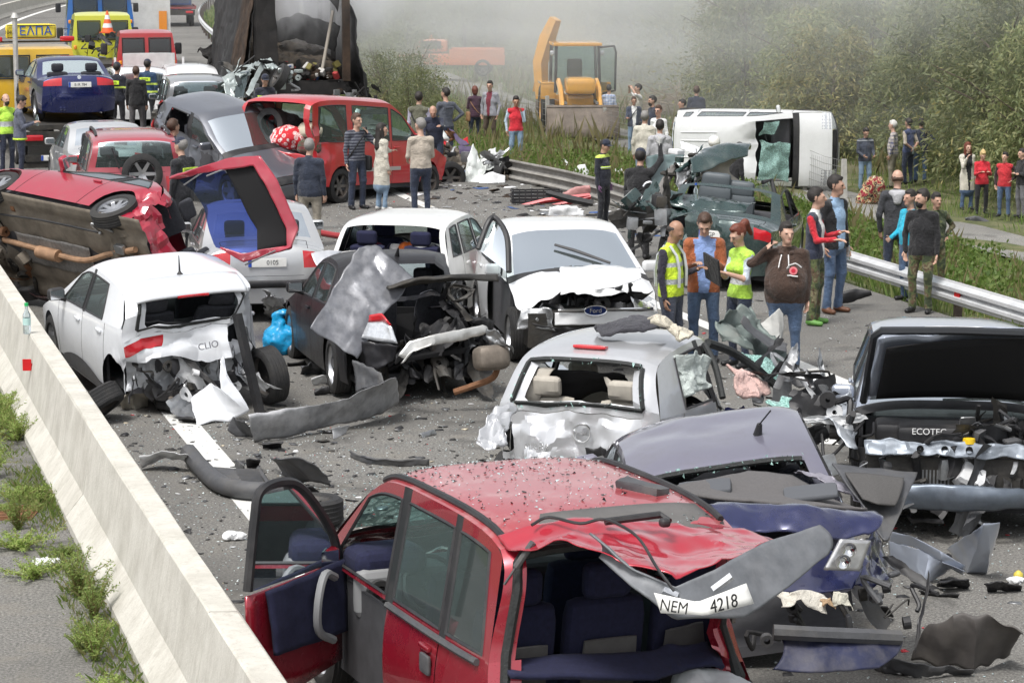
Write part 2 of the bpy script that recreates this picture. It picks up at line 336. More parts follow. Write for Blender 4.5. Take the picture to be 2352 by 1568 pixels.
# knocked-down rail
fr = thing('guard_rail', 'torn guard rail beam lying flattened on the dirt beyond the wrecks', 'guard rail'); mb = MB(); A = [GT(u, v) for u, v in ((1160, 412), (1220, 425), (1290, 440), (1360, 458), (1420, 478), (1480, 497))]; A = smoothp(A, 5); wbeam(mb, A + np.array([0, 0, .02]), .42); mb.build('beam', mat('dull dusty steel', (.3, .29, .27), .7, .3, .25, 3, .1, 9, 0, .5), fr, True, None, .008)
mb = MB(); mb.box(A[8] + np.array([.1, .2, .05]), (.1, .6, .1), 0, (.1, .2, .5)); mb.build('post', RUSTP, fr, False)
# fence posts along the track, with wire
fence = thing('wire_fence', 'leaning pale concrete fence posts strung with wire mesh beside the gravel track', 'fence')
fp = []
for u, v, h in ((1258, 306, 1.2), (1389, 320, 1.0), (1762, 412, 1.15), (1846, 438, 1.15), (1938, 458, 1.0), (1150, 262, 1.1)):
    p = GT(u, v); fp.append((p, h)); mb = MB(); mb.box(p + np.array([0, 0, h / 2 - .1]), (.13, .13, h + .2), 0, (R(random.uniform(-2, 2)), R(random.uniform(-2, 2)), .3), .8); mb.build('post', CONCP, fence, False)
fp.sort(key=lambda t: t[0][1]); WIRE = mat('fence wire', (.3, .3, .29), .5, .8); mb = MB()
for (a, ha), (b_, hb) in zip(fp[:-1], fp[1:]):
    for k in range(6):
        t = .15 + k * .16; mb.tube([a + np.array([0, 0, ha * t]), (a + b_) / 2 + np.array([0, 0, (ha + hb) / 2 * t - .05]), b_ + np.array([0, 0, hb * t])], .006, 4)
    for s_ in np.linspace(0, 1, 22)[1:-1]:
        c_ = a * (1 - s_) + b_ * s_; mb.tube([c_ + np.array([0, 0, .1]), c_ + np.array([0, 0, .95])], .004, 3)
stuff(mb.build('wire', WIRE, fence, False))
# drain grate and dirt strip left of the barrier
mb = MB(); p = G(18, 1180); mb.box((p[0], p[1], .006), (.5, .5, .012))
for k in range(8): mb.box((p[0], p[1] - .21 + k * .06, .02), (.46, .03, .02))
tag(mb.build('drain_grate', RUST, None, False), 'rusty iron drain grate in the asphalt beside the barrier weeds', 'drain')
# ---------------------------------------------------------------- vegetation
def leafmat(name, c1, c2, c3):
    m, n, l, b = nodemat(name); oi = n.new('ShaderNodeObjectInfo').outputs['Random']; g = n.new('ShaderNodeNewGeometry')
    r = ramp(n, l, g.outputs['Random Per Island'], (0, c1), (.5, c2), (1., c3)); h = n.new('ShaderNodeHueSaturation'); l.new(r, h.inputs['Color'])
    ma = n.new('ShaderNodeMath'); ma.operation = 'MULTIPLY_ADD'; l.new(oi, ma.inputs[0]); ma.inputs[1].default_value = .5; ma.inputs[2].default_value = .75; l.new(ma.outputs[0], h.inputs['Value'])
    l.new(h.outputs[0], b.inputs['Base Color']); b.inputs['Roughness'].default_value = .6; b.inputs['Subsurface Weight'].default_value = 0
    tr = n.new('ShaderNodeBsdfTranslucent'); l.new(h.outputs[0], tr.inputs[0]); ad = n.new('ShaderNodeMixShader'); ad.inputs[0].default_value = .4
    l.new(b.outputs[0], ad.inputs[1]); l.new(tr.outputs[0], ad.inputs[2]); l.new(ad.outputs[0], n['Material Output'].inputs[0]); return m
LEAF = leafmat('olive green leaves', (.13, .165, .07), (.205, .235, .1), (.31, .31, .15)); LEAF2 = leafmat('yellowing leaves', (.15, .18, .07), (.27, .27, .1), (.4, .34, .14)); GRASSM = leafmat('verge grass', (.1, .17, .035), (.16, .24, .055), (.3, .3, .13)); DRYG = leafmat('dry grass', (.2, .17, .08), (.28, .24, .12), (.16, .17, .06)); BARK = mat('bark', (.12, .095, .07), .95, 0, .3, 9, .4, 20)
def leaves(C, D, L, W_, rs):    # C centres, D directions -> quads
    n_ = len(C); D = D / (np.linalg.norm(D, axis=1, keepdims=True) + 1e-9); S = np.cross(D, rs.normal(size=(n_, 3))); S /= np.linalg.norm(S, axis=1, keepdims=True) + 1e-9
    L = (L * (.7 + .6 * rs.rand(n_)))[:, None]; W_ = (W_ * (.7 + .6 * rs.rand(n_)))[:, None]; V = np.empty((n_, 4, 3)); V[:, 0] = C; V[:, 1] = C + D * L * .45 + S * W_; V[:, 2] = C + D * L; V[:, 3] = C + D * L * .45 - S * W_
    return V.reshape(-1, 3)
def qmesh(name, V, mt, k=4, mi=None, mats=None):
    me = bpy.data.meshes.new(name); n_ = len(V) // k; me.vertices.add(len(V)); me.vertices.foreach_set('co', V.ravel()); me.loops.add(len(V)); me.loops.foreach_set('vertex_index', np.arange(len(V), dtype=np.int32))
    me.polygons.add(n_); me.polygons.foreach_set('loop_start', np.arange(0, len(V), k, dtype=np.int32)); me.polygons.foreach_set('loop_total', np.full(n_, k, np.int32))
    for m_ in (mats or [mt]): me.materials.append(m_)
    if mi is not None: me.polygons.foreach_set('material_index', mi.astype(np.int32))
    me.update(); me.validate(); return me
def crown_mesh(seed, h, rad, nb, nl, leafL, leafW, droop, mt):
    rs = np.random.RandomState(seed); C = []; D = []
    for _ in range(nb):   # shoots: arching branches carrying leaves
        a = rs.rand() * 6.283; z0 = h * (.04 + .88 * rs.rand() ** .85); rr = rad * (1 - .55 * (z0 / h) ** 2) * (.35 + .65 * rs.rand() ** .5); p = np.array([.25 * rr * math.cos(a), .25 * rr * math.sin(a), z0 * .8]); e = np.array([rr * math.cos(a), rr * math.sin(a), z0 + h * .12 * rs.rand()])
        t = rs.rand(nl) ** .7; ax = e - p; c_ = p + t[:, None] * ax; c_[:, 2] += .25 * np.sin(t * 3.1) - droop * t ** 2; c_ += rs.normal(size=(nl, 3)) * .09
        d_ = ax / np.linalg.norm(ax) * .5 + rs.normal(size=(nl, 3)) * .55 + np.array([0, 0, -droop]); C.append(c_); D.append(d_)
    return qmesh('crown', leaves(np.concatenate(C), np.concatenate(D), leafL, leafW, rs), mt)
def trunk_mesh(seed, h, r):
    rs = np.random.RandomState(seed); mb = MB(); top = np.array([.2 * rs.normal(), .2 * rs.normal(), h * .7]); mb.tube([(0, 0, -.3), top * .3 + rs.normal(size=3) * .03, top * .65, top], [r, r * .8, r * .55, r * .2], 7)
    for k in range(6):
        a = rs.rand() * 6.28; s_ = top * (.25 + .6 * rs.rand()); mb.tube([s_, s_ + np.array([math.cos(a) * h * .14, math.sin(a) * h * .14, h * .12]), s_ + np.array([math.cos(a) * h * .3, math.sin(a) * h * .3, h * .2])], [r * .4, r * .25, r * .08], 5)
    me = bpy.data.meshes.new('trunk'); me.from_pydata(np.concatenate(mb.v).tolist(), [], mb.f); me.materials.append(BARK); return me
TK = [(crown_mesh(40 + k, h, r_, 190, 46, .17, .02, dr + .15, m_), trunk_mesh(50 + k, h, .1)) for k, (h, r_, dr, m_) in enumerate(((4.6, 1.9, .45, LEAF), (4.0, 1.7, .5, LEAF), (5.0, 1.8, .4, LEAF2), (3.6, 1.9, .5, LEAF2), (5.4, 2.0, .35, LEAF)))]
def tree(p, k, s, label, group, name='tree'):
    t = thing(name, label, 'tree', p, (0, 0, random.random() * 6.28), group); t.scale = (s, s, s * random.uniform(.85, 1.2))
    for me, nm in ((TK[k][1], 'trunk'), (TK[k][0], 'crown')): o = bpy.data.objects.new(nm, me); COL.objects.link(o); o.parent = t
rt = random.Random(5)
def dens_rows():
    out = []
    for row, q in enumerate((30.5, 33.2, 36.5, 40.5, 45, 50, 56, 63, 71)):
        y = 38 + 2 * row
        while y < 215 + row * 12:
            x = qx(q + rt.uniform(-.9, .9), y)
            u = CU + FP * x / y
            if 640 < u < 2480 and not (q < 31.5 and 92 < y < 128) and not (y > 84 and q < 34 and u < 1100): out.append((x, y, q))
            y += rt.uniform(2.5, 3.5) * (1 + .24 * row)
    for y in np.arange(130, 250, 4.6):
        q = 17.5 + 3 * rt.random()
        while q < 35:
            x = qx(q, y); u = CU + FP * x / y
            if u > 780: out.append((x, y + rt.uniform(-1.5, 1.5), q))
            q += rt.uniform(2.6, 4.2) * (1 + (y - 130) / 160)
    return out
for x, y, q in dens_rows():
    kk = rt.choice((0, 1, 2, 3, 4)); far = y > 128 and q < 35; kl = [('green leaved drooping tree', 'green grove trees'), ('yellowing drooping tree', 'yellowing grove trees')][kk in (2, 3)]; kl = (kl[0] + (' in the hazy grove at the far end of the gravel track' if far else ' in the front row beside the gravel track' if q < 34.5 else ' deep in the dense grove beyond the gravel track'), kl[1] + (' far end' if far else ' front' if q < 34.5 else ' deep'))
    tree((x, y, float(terr(x, y)) - .05), kk, rt.uniform(.95, 1.3) * (1 if q < 40 else 1.15), kl[0], kl[1])
rs = np.random.RandomState(77); C = []; D = []   # scrub filling the hillside between the trees
for _ in range(4200):
    y = 45 + 150 * rs.rand() ** 1.3; q = 29.6 + 50 * rs.rand() ** 1.6; x = qx(q, y); u = CU + FP * x / y
    if not (800 < u < 2480) or (q < 31 and 92 < y < 128): continue
    k = 34; hh = 1.2 + 2.0 * rs.rand(); C.append(np.stack([x + rs.normal(size=k) * .8, y + rs.normal(size=k) * .8, float(terr(x, y)) + hh * rs.rand(k) ** .7], 1)); D.append(rs.normal(size=(k, 3)) * .6 + np.array([0, 0, -.5]))
o = bpy.data.objects.new('hillside_scrub', qmesh('hillside_scrub', leaves(np.concatenate(C), np.concatenate(D), .2, .026, rs), LEAF2)); COL.objects.link(o); stuff(o, 'tangled olive scrub covering the hillside between the grove trees', 'scrub')
# bushes beside the burnt truck
BK = [crown_mesh(70 + k, 2.6, 2.0, 190, 34, .1, .02, .15, LEAF) for k in range(2)]
for k, (u, v, y, s) in enumerate(((905, 190, 84, .9), (965, 205, 80, .75), (860, 150, 98, 1.0), (940, 130, 105, 1.0), (560, 45, 150, .9), (600, 40, 140, 1.0), (530, 30, 165, .6), (1010, 215, 76, .5))):
    p = GY(u, v, y); p[2] = float(terr(p[0], p[1])) - .1; t = thing('bush', ['dense green bush with thin bare twigs beside the burnt trailer', 'leafy green bush on the far verge beyond the guard rail'][4 <= k <= 6], 'bush', p, (0, 0, k), ['bushes beside the burnt trailer', 'bushes on the far verge'][4 <= k <= 6]); t.scale = (s, s, s)
    o = bpy.data.objects.new('foliage', BK[k % 2]); COL.objects.link(o); o.parent = t
    mb = MB(); rs = np.random.RandomState(k)
    for _ in range(14): a = rs.rand() * 6.28; mb.tube([(0, 0, -.2), (.5 * math.cos(a), .5 * math.sin(a), 1.2), (1.6 * math.cos(a) * rs.rand(), 1.6 * math.sin(a) * rs.rand(), 2.3 + .5 * rs.rand())], [.025, .015, .004], 4)
    mb.build('stem', BARK, t)
# heap of dry branches beyond the track
p = GT(1545, 285); p[1] += 4; p[0] += .3; p[2] = float(terr(p[0], p[1])); mb = MB(); rs = np.random.RandomState(4)
for _ in range(170):
    a, r_ = rs.rand() * 6.28, 1.5 * rs.rand(); c_ = np.array([r_ * math.cos(a) * 1.3, r_ * math.sin(a), .1 + (1.5 - r_) * .6 * rs.rand()]); d_ = rs.normal(size=3) * np.array([.8, .6, .35]); mb.tube([c_ - d_, c_ + rs.normal(size=3) * .15, c_ + d_], [.018, .014, .004], 4)
o = mb.build('brush_pile', mat('dry twigs', (.3, .24, .18), .9, 0, .2, 5), None); o.location = p; tag(o, 'grey brown heap of dry cut branches beyond the gravel track', 'brush pile')
WGRS = leafmat('barrier grass', (.13, .21, .04), (.22, .31, .07), (.38, .34, .16))
# grass: scattered blades
def blades(n_, q0, q1, y0, y1, hmin, hmax, wd, seed, keep=None, yexp=1., lean=.45):
    rs = np.random.RandomState(seed); y = y0 + (y1 - y0) * rs.rand(n_) ** yexp; q = q0 + (q1 - q0) * rs.rand(n_); x = q - .28 * y + 6.8e-4 * np.maximum(0, y - 35) ** 2
    cl = np.sin(x * 2.1 + y * .7) * np.sin(y * 1.3 - x * .8) + .6 * np.sin(x * 5 + 1) * np.sin(y * 4.1); k = rs.rand(n_) < np.clip(.55 + .4 * cl, .12, 1)
    if keep is not None: k &= keep(q, y)
    x, y, cl = x[k], y[k], cl[k]; n2 = len(x); h = (hmin + (hmax - hmin) * rs.rand(n2) ** 2) * (.8 + .3 * np.clip(cl, -1, 1)); z = terr(x, y) - .05
    a = rs.rand(n2) * 6.28; ld = np.stack([np.cos(a), np.sin(a), np.zeros(n2)], 1) * (lean * h * rs.rand(n2))[:, None]; b_ = rs.rand(n2) * 6.28; s_ = np.stack([np.cos(b_) * .8 + .2, np.sin(b_) * .5, np.zeros(n2)], 1) * wd * (.6 + .8 * rs.rand(n2))[:, None]
    B = np.stack([x, y, z], 1); V = np.empty((n2, 4, 3)); V[:, 0] = B - s_; V[:, 1] = B + s_; mid = B + ld * .35 + np.array([0, 0, 1]) * (h * .6)[:, None]; V[:, 2] = mid + s_ * .7; tip = B + ld + np.array([0, 0, 1]) * h[:, None]; V[:, 3] = tip
    return V.reshape(-1, 3)
kp = lambda q, y: ~((q > 23.9) & (q < 26.7)) & ~((q < 15.9) & (y > 39) & (y < 60)) & ~((q < 17.2) & (y > 39) & (y < 48))
o = bpy.data.objects.new('verge_grass', qmesh('verge_grass', np.concatenate([blades(150000, 15.35, 24, 26, 75, .08, .36, .008, 1, kp, 1.2), blades(70000, 16, 31, 40, 100, .1, .38, .012, 2, kp), blades(8000, 15.3, 19, 95, 190, .2, .6, .05, 3), blades(7000, 16, 30, 90, 140, .2, .7, .04, 9, kp)]), GRASSM)); COL.objects.link(o); stuff(o, 'rough green grass on the verge and field beyond the guard rail', 'grass')
o = bpy.data.objects.new('dry_grass', qmesh('dry_grass', np.concatenate([blades(15000, 15.8, 23.5, 27, 70, .25, .75, .006, 5, kp), blades(5000, 15.2, 17, 39, 60, .04, .22, .012, 6), blades(9000, 17, 30, 70, 125, .4, 1.1, .02, 8, kp)]), DRYG)); COL.objects.link(o); stuff(o, 'tall dry straw coloured grass stalks on the embankment', 'grass')
o = bpy.data.objects.new('barrier_grass', qmesh('barrier_grass', np.concatenate([blades(34000, 1.95, 2.34, 15, 34, .03, .17, .005, 31, None, 1., .9), blades(3500, 1.2, 2.3, 15, 34, .02, .08, .006, 32, None, 1., 1.2)]), WGRS)); COL.objects.link(o); stuff(o, 'low green grass strip along the foot of the concrete barrier', 'grass')
# low leafy weeds on the embankment
rs = np.random.RandomState(21); C = []; D = []
for _ in range(900):
    q, y = 16.3 + 7 * rs.rand(), 27 + 45 * rs.rand()
    if not kp(np.array([q]), np.array([y]))[0]: continue
    x = qx(q, y); z = float(terr(x, y)); k = 36; c_ = np.stack([x + rs.normal(size=k) * .22, y + rs.normal(size=k) * .22, z + .32 * rs.rand(k)], 1); C.append(c_); D.append(rs.normal(size=(k, 3)) * .6 + np.array([0, 0, .5]))
o = bpy.data.objects.new('leafy_weeds', qmesh('leafy_weeds', leaves(np.concatenate(C), np.concatenate(D), .1, .03, rs), leafmat('weed leaves', (.07, .13, .02), (.12, .19, .035), (.18, .24, .06)))); COL.objects.link(o); stuff(o, 'low leafy green weeds covering the embankment', 'weeds')
# weeds along the barrier foot (left side): each clump its own plant
WM = [leafmat('barrier weeds', (.16, .25, .05), (.26, .36, .08), (.36, .4, .14))]
def weed(seed, n_, h, spr):
    rs = np.random.RandomState(seed); C = []; D = []; mb = MB()
    for _ in range(n_):
        a = rs.rand() * 6.28; e = np.array([math.cos(a) * spr * rs.rand(), math.sin(a) * spr * rs.rand() * 1.4, h * (.3 + .7 * rs.rand())]); m_ = e * .55 + np.array([0, 0, .12 * h]); mb.tube([(0, 0, -.02), m_, e], [.006, .004, .002], 4, 1)
        k = 90; t = rs.rand(k); c_ = np.where(t[:, None] < .5, m_ * (t[:, None] * 2), m_ + (e - m_) * (t[:, None] * 2 - 1)); C.append(c_ + rs.normal(size=(k, 3)) * .014); D.append(rs.normal(size=(k, 3)) + np.array([0, 0, .4]))
    V = leaves(np.concatenate(C), np.concatenate(D), .035, .005, rs); mb.add(V, [tuple(range(4 * i, 4 * i + 4)) for i in range(len(V) // 4)], 0); return mb
wm_ = []
for k, (n_, h, sp) in enumerate(((34, .5, .36), (26, .3, .4), (20, .62, .2), (26, .22, .34))):
    o = weed(k, n_, h, sp).build('weed', [WM[0], mat('weed stem', (.2, .17, .06), .8)]); wm_.append(o.data); bpy.data.objects.remove(o)
rw = random.Random(3)
for k in range(30):
    y = 16.0 + k * .62 + rw.uniform(-.25, .25); q = 2.2 - rw.uniform(0, .42); i = rw.choice((0, 0, 1, 1, 2, 3)) if y < 27 else rw.choice((0, 2, 3))
    if 20.6 < y < 21.4: i = 3
    o = bpy.data.objects.new('weed', wm_[i]); COL.objects.link(o); o.location = (qx(q, y), y, 0); o.rotation_euler = (0, 0, rw.random() * 6.28); s_ = rw.uniform(.6, 1.1); o.scale = (s_, s_, s_ * (.6 if y < 24 else .9)); tag(o, ['bushy feathery green weed', 'low sprawling green weed', 'tall thin green weed', 'small flat green weed'][i] + ' at the foot of the concrete barrier', 'weed', ['bushy', 'sprawling', 'tall', 'flat'][i] + ' weeds at the barrier foot')
# ---------------------------------------------------------------- cars: lofted body panels cut from one parametric shell
CR = lambda P, n: smoothp(np.c_[np.array(P, float), np.zeros(len(P))], n)[:, :2]
SEGS = ['front_bumper', 'front_bumper', 'hood', 'screen', 'roof', 'roof', 'rear_glass', 'tail', 'rear_bumper']
def wheel(name_parent, loc, r, wdt=.2, rot=(0, 0, 0), rim=None, spokes=5, hub=True):
    w_ = bpy.data.objects.new('wheel', None); COL.objects.link(w_); w_.location = loc; w_.rotation_euler = rot; w_.empty_display_size = .1
    if name_parent is not None: w_.parent = name_parent
    key = (round(r, 3), round(wdt, 3), (rim or ALLOY).name, spokes)
    if key not in WC:
        h = wdt / 2; ri = r * .66; mb = MB()
        mb.lathe([(-h * .8, ri), (-h, ri + .02), (-h, r * .9), (-h * .82, r * .975)] + [(t * h * .8, r * (1.0 if k % 2 else .985)) for k, t in enumerate((-1, -.7, -.62, -.3, -.22, .22, .3, .62, .7, 1))] + [(h * .82, r * .975), (h, r * .9), (h, ri + .02), (h * .8, ri)], 36)
        t = mb.build('tyre', RUB); mb = MB()
        mb.lathe([(-h * .85, ri + .004), (-h * .5, ri * .95), (h * .4, ri * .93), (h * .85, ri + .004)], 36); mb.lathe([(h * .25, .001), (h * .3, .05), (h * .1, .07)], 16)
        mb.lathe([(-h * .3, .02), (-h * .3, ri * .93)], 24, 1)
        for k in range(spokes):
            a = 2 * math.pi * k / spokes; c_, s_ = math.cos(a), math.sin(a); wd = .032 if spokes > 5 else .055
            P = np.array([[(rr * c_ - o * s_, y_, rr * s_ + o * c_) for o in (-wd * g, wd * g)] for rr, y_, g in ((.03, h * .25, 1.), (ri * .5, h * .45, .9), (ri * .96, h * .55, .8))]); mb.grid(P); P2 = P.copy(); P2[..., 1] -= .03; mb.grid(P2, 0, True)
        WC[key] = (t.data, mb.build('rim', [rim or ALLOY, BLK]).data)
        for o in [t] + [o for o in bpy.data.objects if o.data == WC[key][1]]: bpy.data.objects.remove(o)
    for nm, me in zip(('tyre', 'rim'), WC[key]): o = bpy.data.objects.new(nm, me); COL.objects.link(o); o.parent = w_
    return w_
WC = {}
class Car:
    def __init__(s, name, label, sp, col, loc, hdg, pitch=0, roll=0, dfm=None, group=None, miss=(), glass_=GL, wheels='0123', anchor=None, trim=None, seats=NAVY, rot=None, gap=.006, cat='car', detail=1.):
        s.sp = sp; s.dfm = dfm; s.L = L = sp['L']; s.W = W = sp['W']; s.miss = miss; s.glass = glass_; s.col = col; s.trim = trim or BLK; s.gap = gap; s.det = detail
        rt_ = rot if rot is not None else Euler((R(roll), R(-pitch), R(90 - hdg)), 'XYZ'); s.M = rt_.to_matrix() if isinstance(rt_, Euler) else rt_
        s.o = thing(name, label, cat, (0, 0, 0), s.M.to_euler(), group)
        if anchor is not None: loc = Vector(loc) - s.M @ Vector(anchor)
        s.o.location = loc; s.loc = Vector(loc)
        s.prof(); s.strip(); s.sides(); s.greenhouse(); s.inner(seats)
        r = sp['r']; ax = (L / 2 - sp['fo'], L / 2 - sp['fo'] - sp['wb']); tw = W / 2 - sp.get('tw', .12); s.wheels = {}
        for k, (x, y) in enumerate(((ax[0], tw), (ax[0], -tw), (ax[1], tw), (ax[1], -tw))):
            if str(k) in wheels: s.wheels[k] = wheel(s.o, (x, y, r), r, .2, (0, 0, 0 if y > 0 else math.pi), sp.get('rim'), sp.get('spokes', 5))
    def X(s, q): return s.L / 2 - q
    def part(s, mb, name, m, smooth=True, thick=0, parent=None): return mb.build(name, m, parent or s.o, smooth, s.dfm, thick)
    def world(s, p): return s.loc + s.M @ Vector(p)
    def Y(s, q, z):
        sp = s.sp; a = np.abs(q - s.L / 2) / (s.L / 2); Wp = s.W / 2 * (1 - sp.get('pl', .13) * a ** 4); zb = s.belt(q); zm = .55
        B = np.where(z < zm, 1 - .07 * ((zm - z) / zm) ** 2, 1 - .045 * (np.clip(z - zm, 0, None) / np.maximum(zb - zm, .05)) ** 2)
        B = np.where(z > zb, 1 - .045 * ((zb - zm) / np.maximum(zb - zm, .05)) ** 2, B)
        return Wp * B - np.clip(z - zb, 0, None) * sp.get('tum', .33)
    def belt(s, q): b = s.sp['belt']; return np.interp(q, [0, s.L], [b[0], b[1]])
    def prof(s):
        sp = s.sp; K = np.array(sp['prof'], float); n = 8; C = CR(K, n); s.n = n; s.ni = [i * n for i in range(len(K))]; m = len(C)
        T = np.gradient(C, axis=0); T /= np.linalg.norm(T, axis=1, keepdims=True); N = np.c_[T[:, 1], -T[:, 0]]; N = np.where((N @ np.array([0, 0]) > 1)[:, None], -N, N)
        # inward normal: pointing to body centre
        cen = np.array([s.L / 2, .6]); N *= np.sign(np.sum((cen - C) * N, axis=1))[:, None]
        cr = list(sp.get('cr', (.3, .3, .16, .09, .1, .05, .07, .12, .18, .22)))
        if len(K) == 11: cr = cr[:7] + [.09, .12] + cr[8:]
        s.deck = len(K) == 11; c = np.interp(np.arange(m), s.ni, cr); s.C = C; s.N = N; s.c = c
        E = C + N * c[:, None]; s.E = E; i0, i1 = s.ni[2], s.ni[-3]; s.up = E[i0:i1 + 1]; s.ye = s.Y(E[:, 0], E[:, 1])
    def T(s, i, t):   # surface point on the over-the-top strip at row i (may be float), lateral fraction t
        i = np.asarray(i, float); t = np.asarray(t, float); ii = np.arange(len(s.C)); f = lambda a: np.interp(i, ii, a); k = np.abs(t) ** s.sp.get('pw', 4.)
        q = f(s.C[:, 0]) + f(s.N[:, 0]) * f(s.c) * k; z = f(s.C[:, 1]) + f(s.N[:, 1]) * f(s.c) * k; return np.stack([s.L / 2 - q, t * f(s.ye), z], -1)
    def patch(s, i0, i1, t0, t1, nt=None, ni=None):
        ni = ni or max(2, int(abs(i1 - i0) * s.det) + 1); nt = nt or max(3, int(14 * abs(t1 - t0) * s.det)); I, J = np.meshgrid(np.linspace(i0, i1, ni), np.linspace(t0, t1, nt), indexing='ij'); return s.T(I, J)
    def strip(s):
        ni = s.ni; sp = s.sp; P = s.patch; gp = .06
        nm = sp.get('names', {}); pt = lambda n_, mb, m, **k: None if n_ in s.miss else s.part(mb, n_, m, **k)
        pt('front_bumper', MB().grid(P(ni[0], ni[1] + .0 + s.n * .55, -1, 1)), s.col if not sp.get('blackbump') else s.trim)
        a, b = ni[1] + s.n * .6, ni[2]; lw = sp.get('lw', .56)
        pt('grille', MB().grid(P(a, b, -lw + .02, lw - .02)), BLK)
        for sg in (-1, 1):
            if ('headlight%d' % sg) in s.miss or 'headlight' in s.miss: continue
            mb = MB().grid(P(a, b + s.n * .35, sg * lw, sg * 1.0), 0); s.part(mb, 'headlight', CLRL)
        pt('hood', MB().grid(P(ni[2] + gp, ni[3] - s.n * .12, -1 + .012, 1 - .012)), s.col)
        pt('cowl', MB().grid(P(ni[3] - s.n * .12, ni[3] + .3, -1, 1)), BLK)
        # screen with pillars
        sw = sp.get('sw', .86); rw_ = sp.get('rw', .82); sm = .9
        s.fm = {1: MB(), -1: MB()}; fr_ = MB()
        for (i0, i1, ww) in ((ni[3] + .3, ni[4], sw), (ni[6], ni[7], rw_)):
            if i0 == ni[6] and sp.get('noglassrear'): continue
            s.fm[-1].grid(P(i0, i1, -1, -ww, 4)); s.fm[1].grid(P(i0, i1, ww, 1, 4))
        s.frame_mb = fr_
        if 'windscreen' not in s.miss: s.part(MB().grid(P(ni[3] + .3, ni[4] - .2, -sw, sw)), 'windscreen', sp.get('scr', s.glass))
        ri = s.n * .12
        pt('roof', MB().grid(P(ni[4] - .2, ni[6], -1, 1)), s.col)
        if not sp.get('noglassrear'):
            rb = ni[7] - s.n * .15; notail = 'tailgate' in s.miss
            if not notail: fr_.grid(P(rb, ni[7], -rw_, rw_))
            fr_.grid(P(ni[6], ni[6] + ri, -rw_, rw_))
            if 'rear_window' not in s.miss: s.part(MB().grid(P(ni[6] + ri, rb, -rw_, rw_)), 'rear_window', sp.get('rgl', s.glass))
        tl = sp.get('tl', (.62, .15, .75)); a, b = ni[-3], ni[-2]; n_ = b - a
        if s.deck:
            for sg in (-1, 1): s.part(MB().grid(P(ni[7], a, sg, sg * (tl[0] + .1), 5)), 'deck_edge', s.col)
        if not ({'tailgate', 'trunk_lid'} & set(s.miss)):
            mb = MB(); mb.grid(P(a + (.1 if not s.deck else 0), b - .1, -tl[0], tl[0]))
            if s.deck: mb.grid(P(ni[7] + .2, a, -tl[0] - .09, tl[0] + .09))
            s.part(mb, 'trunk_lid' if s.deck else 'tailgate', s.col)
        for sg in (-1, 1):
            k = 'tail_light%d' % sg
            if n_ * tl[1] > .2: s.part(MB().grid(P(a, a + n_ * tl[1], sg * tl[0], sg * 1., 5)), 'lamp_surround', s.col)
            s.part(MB().grid(P(a + n_ * tl[2], b, sg * tl[0], sg * 1., 5)), 'lamp_surround', s.col)
            if k in s.miss or 'tail_light' in s.miss: continue
            s.part(MB().grid(P(a + n_ * tl[1], a + n_ * tl[2], sg * tl[0], sg * 1.)), 'tail_light', sp.get('tlm', REDL))
        pt('rear_bumper', MB().grid(P(ni[-2], ni[-1], -1, 1)), s.col if not sp.get('blackbump') else s.trim)
    def zE(s, q): u = s.up; return np.interp(q, u[:, 0], u[:, 1])
    def sides(s):
        sp = s.sp; L = s.L; r = sp['r']; Ra = r + .055; ax = (sp['fo'], sp['fo'] + sp['wb']); cuts = sp['cuts']; sill = sp.get('sill', .2)
        E = s.E; fq, fz = E[:s.ni[2] + 1, 0], E[:s.ni[2] + 1, 1]; rq, rz = E[s.ni[-3]:, 0], E[s.ni[-3]:, 1]
        qf = lambda z: np.interp(z, np.sort(fz), fq[np.argsort(fz)]); qr = lambda z: np.interp(z, np.sort(rz), rq[np.argsort(rz)])
        bounds = [None] + list(cuts) + [None]; names = ['fender'] + ['door'] * (len(cuts) - 1) + ['quarter_panel']
        if sp.get('sidenames'): names = sp['sidenames']
        for sg in (1, -1):
            for k, nm in enumerate(names):
                key = nm + ('_l' if sg > 0 else '_r') + str(k)
                if key in s.miss or nm in s.miss: continue
                a = bounds[k]; b = bounds[k + 1]; a_ = 0 if a is None else a + s.gap; b_ = L if b is None else b - s.gap; Q = np.linspace(a_, b_, max(5, int((b_ - a_) / .07 * s.det)))
                ex = [c + sgn * Ra * .998 for c in ax for sgn in (-1, 1) if a_ < c + sgn * Ra < b_]; Q = np.unique(np.r_[Q, ex, [e + .002 * np.sign(e - min(ax, key=lambda c: abs(c - e))) for e in ex]])
                nz = max(5, int(10 * s.det)); V = np.linspace(0, 1, nz); P = np.zeros((len(Q), nz, 3))
                for i, q in enumerate(Q):
                    zl = sill
                    for c in ax:
                        if abs(q - c) < Ra: zl = max(zl, r + math.sqrt(Ra * Ra - (q - c) ** 2))
                    zt = float(s.belt(q)) if nm == 'door' else float(min(s.zE(q), 9) if k == 0 else min(s.belt(q), s.zE(q)))
                    if k == 0 and q > s.up[0, 0]: zt = float(min(s.zE(q), s.belt(q) if q > s.sp['prof'][3][0] else 9))
                    z = zl + (max(zt, zl + .02) - zl) * V; qv = np.full(nz, q)
                    if a is None: qv = np.maximum(qv, qf(z))
                    if b is None: qv = np.minimum(qv, qr(z))
                    P[i, :, 0] = L / 2 - qv; P[i, :, 1] = sg * s.Y(qv, z); P[i, :, 2] = z
                o = s.part(MB().grid(P, 0, sg < 0), nm, s.col)
                if nm == 'door' and o:
                    qh = b_ - .16; zh = float(s.belt(qh)) - .1; y = sg * (float(s.Y(qh, zh)) + .015); mb = MB(); mb.rbox((L / 2 - qh, y, zh), (.17, .03, .035), .012, 0, None, 2); s.part(mb, 'handle', sp.get('hnd', s.col), parent=o)
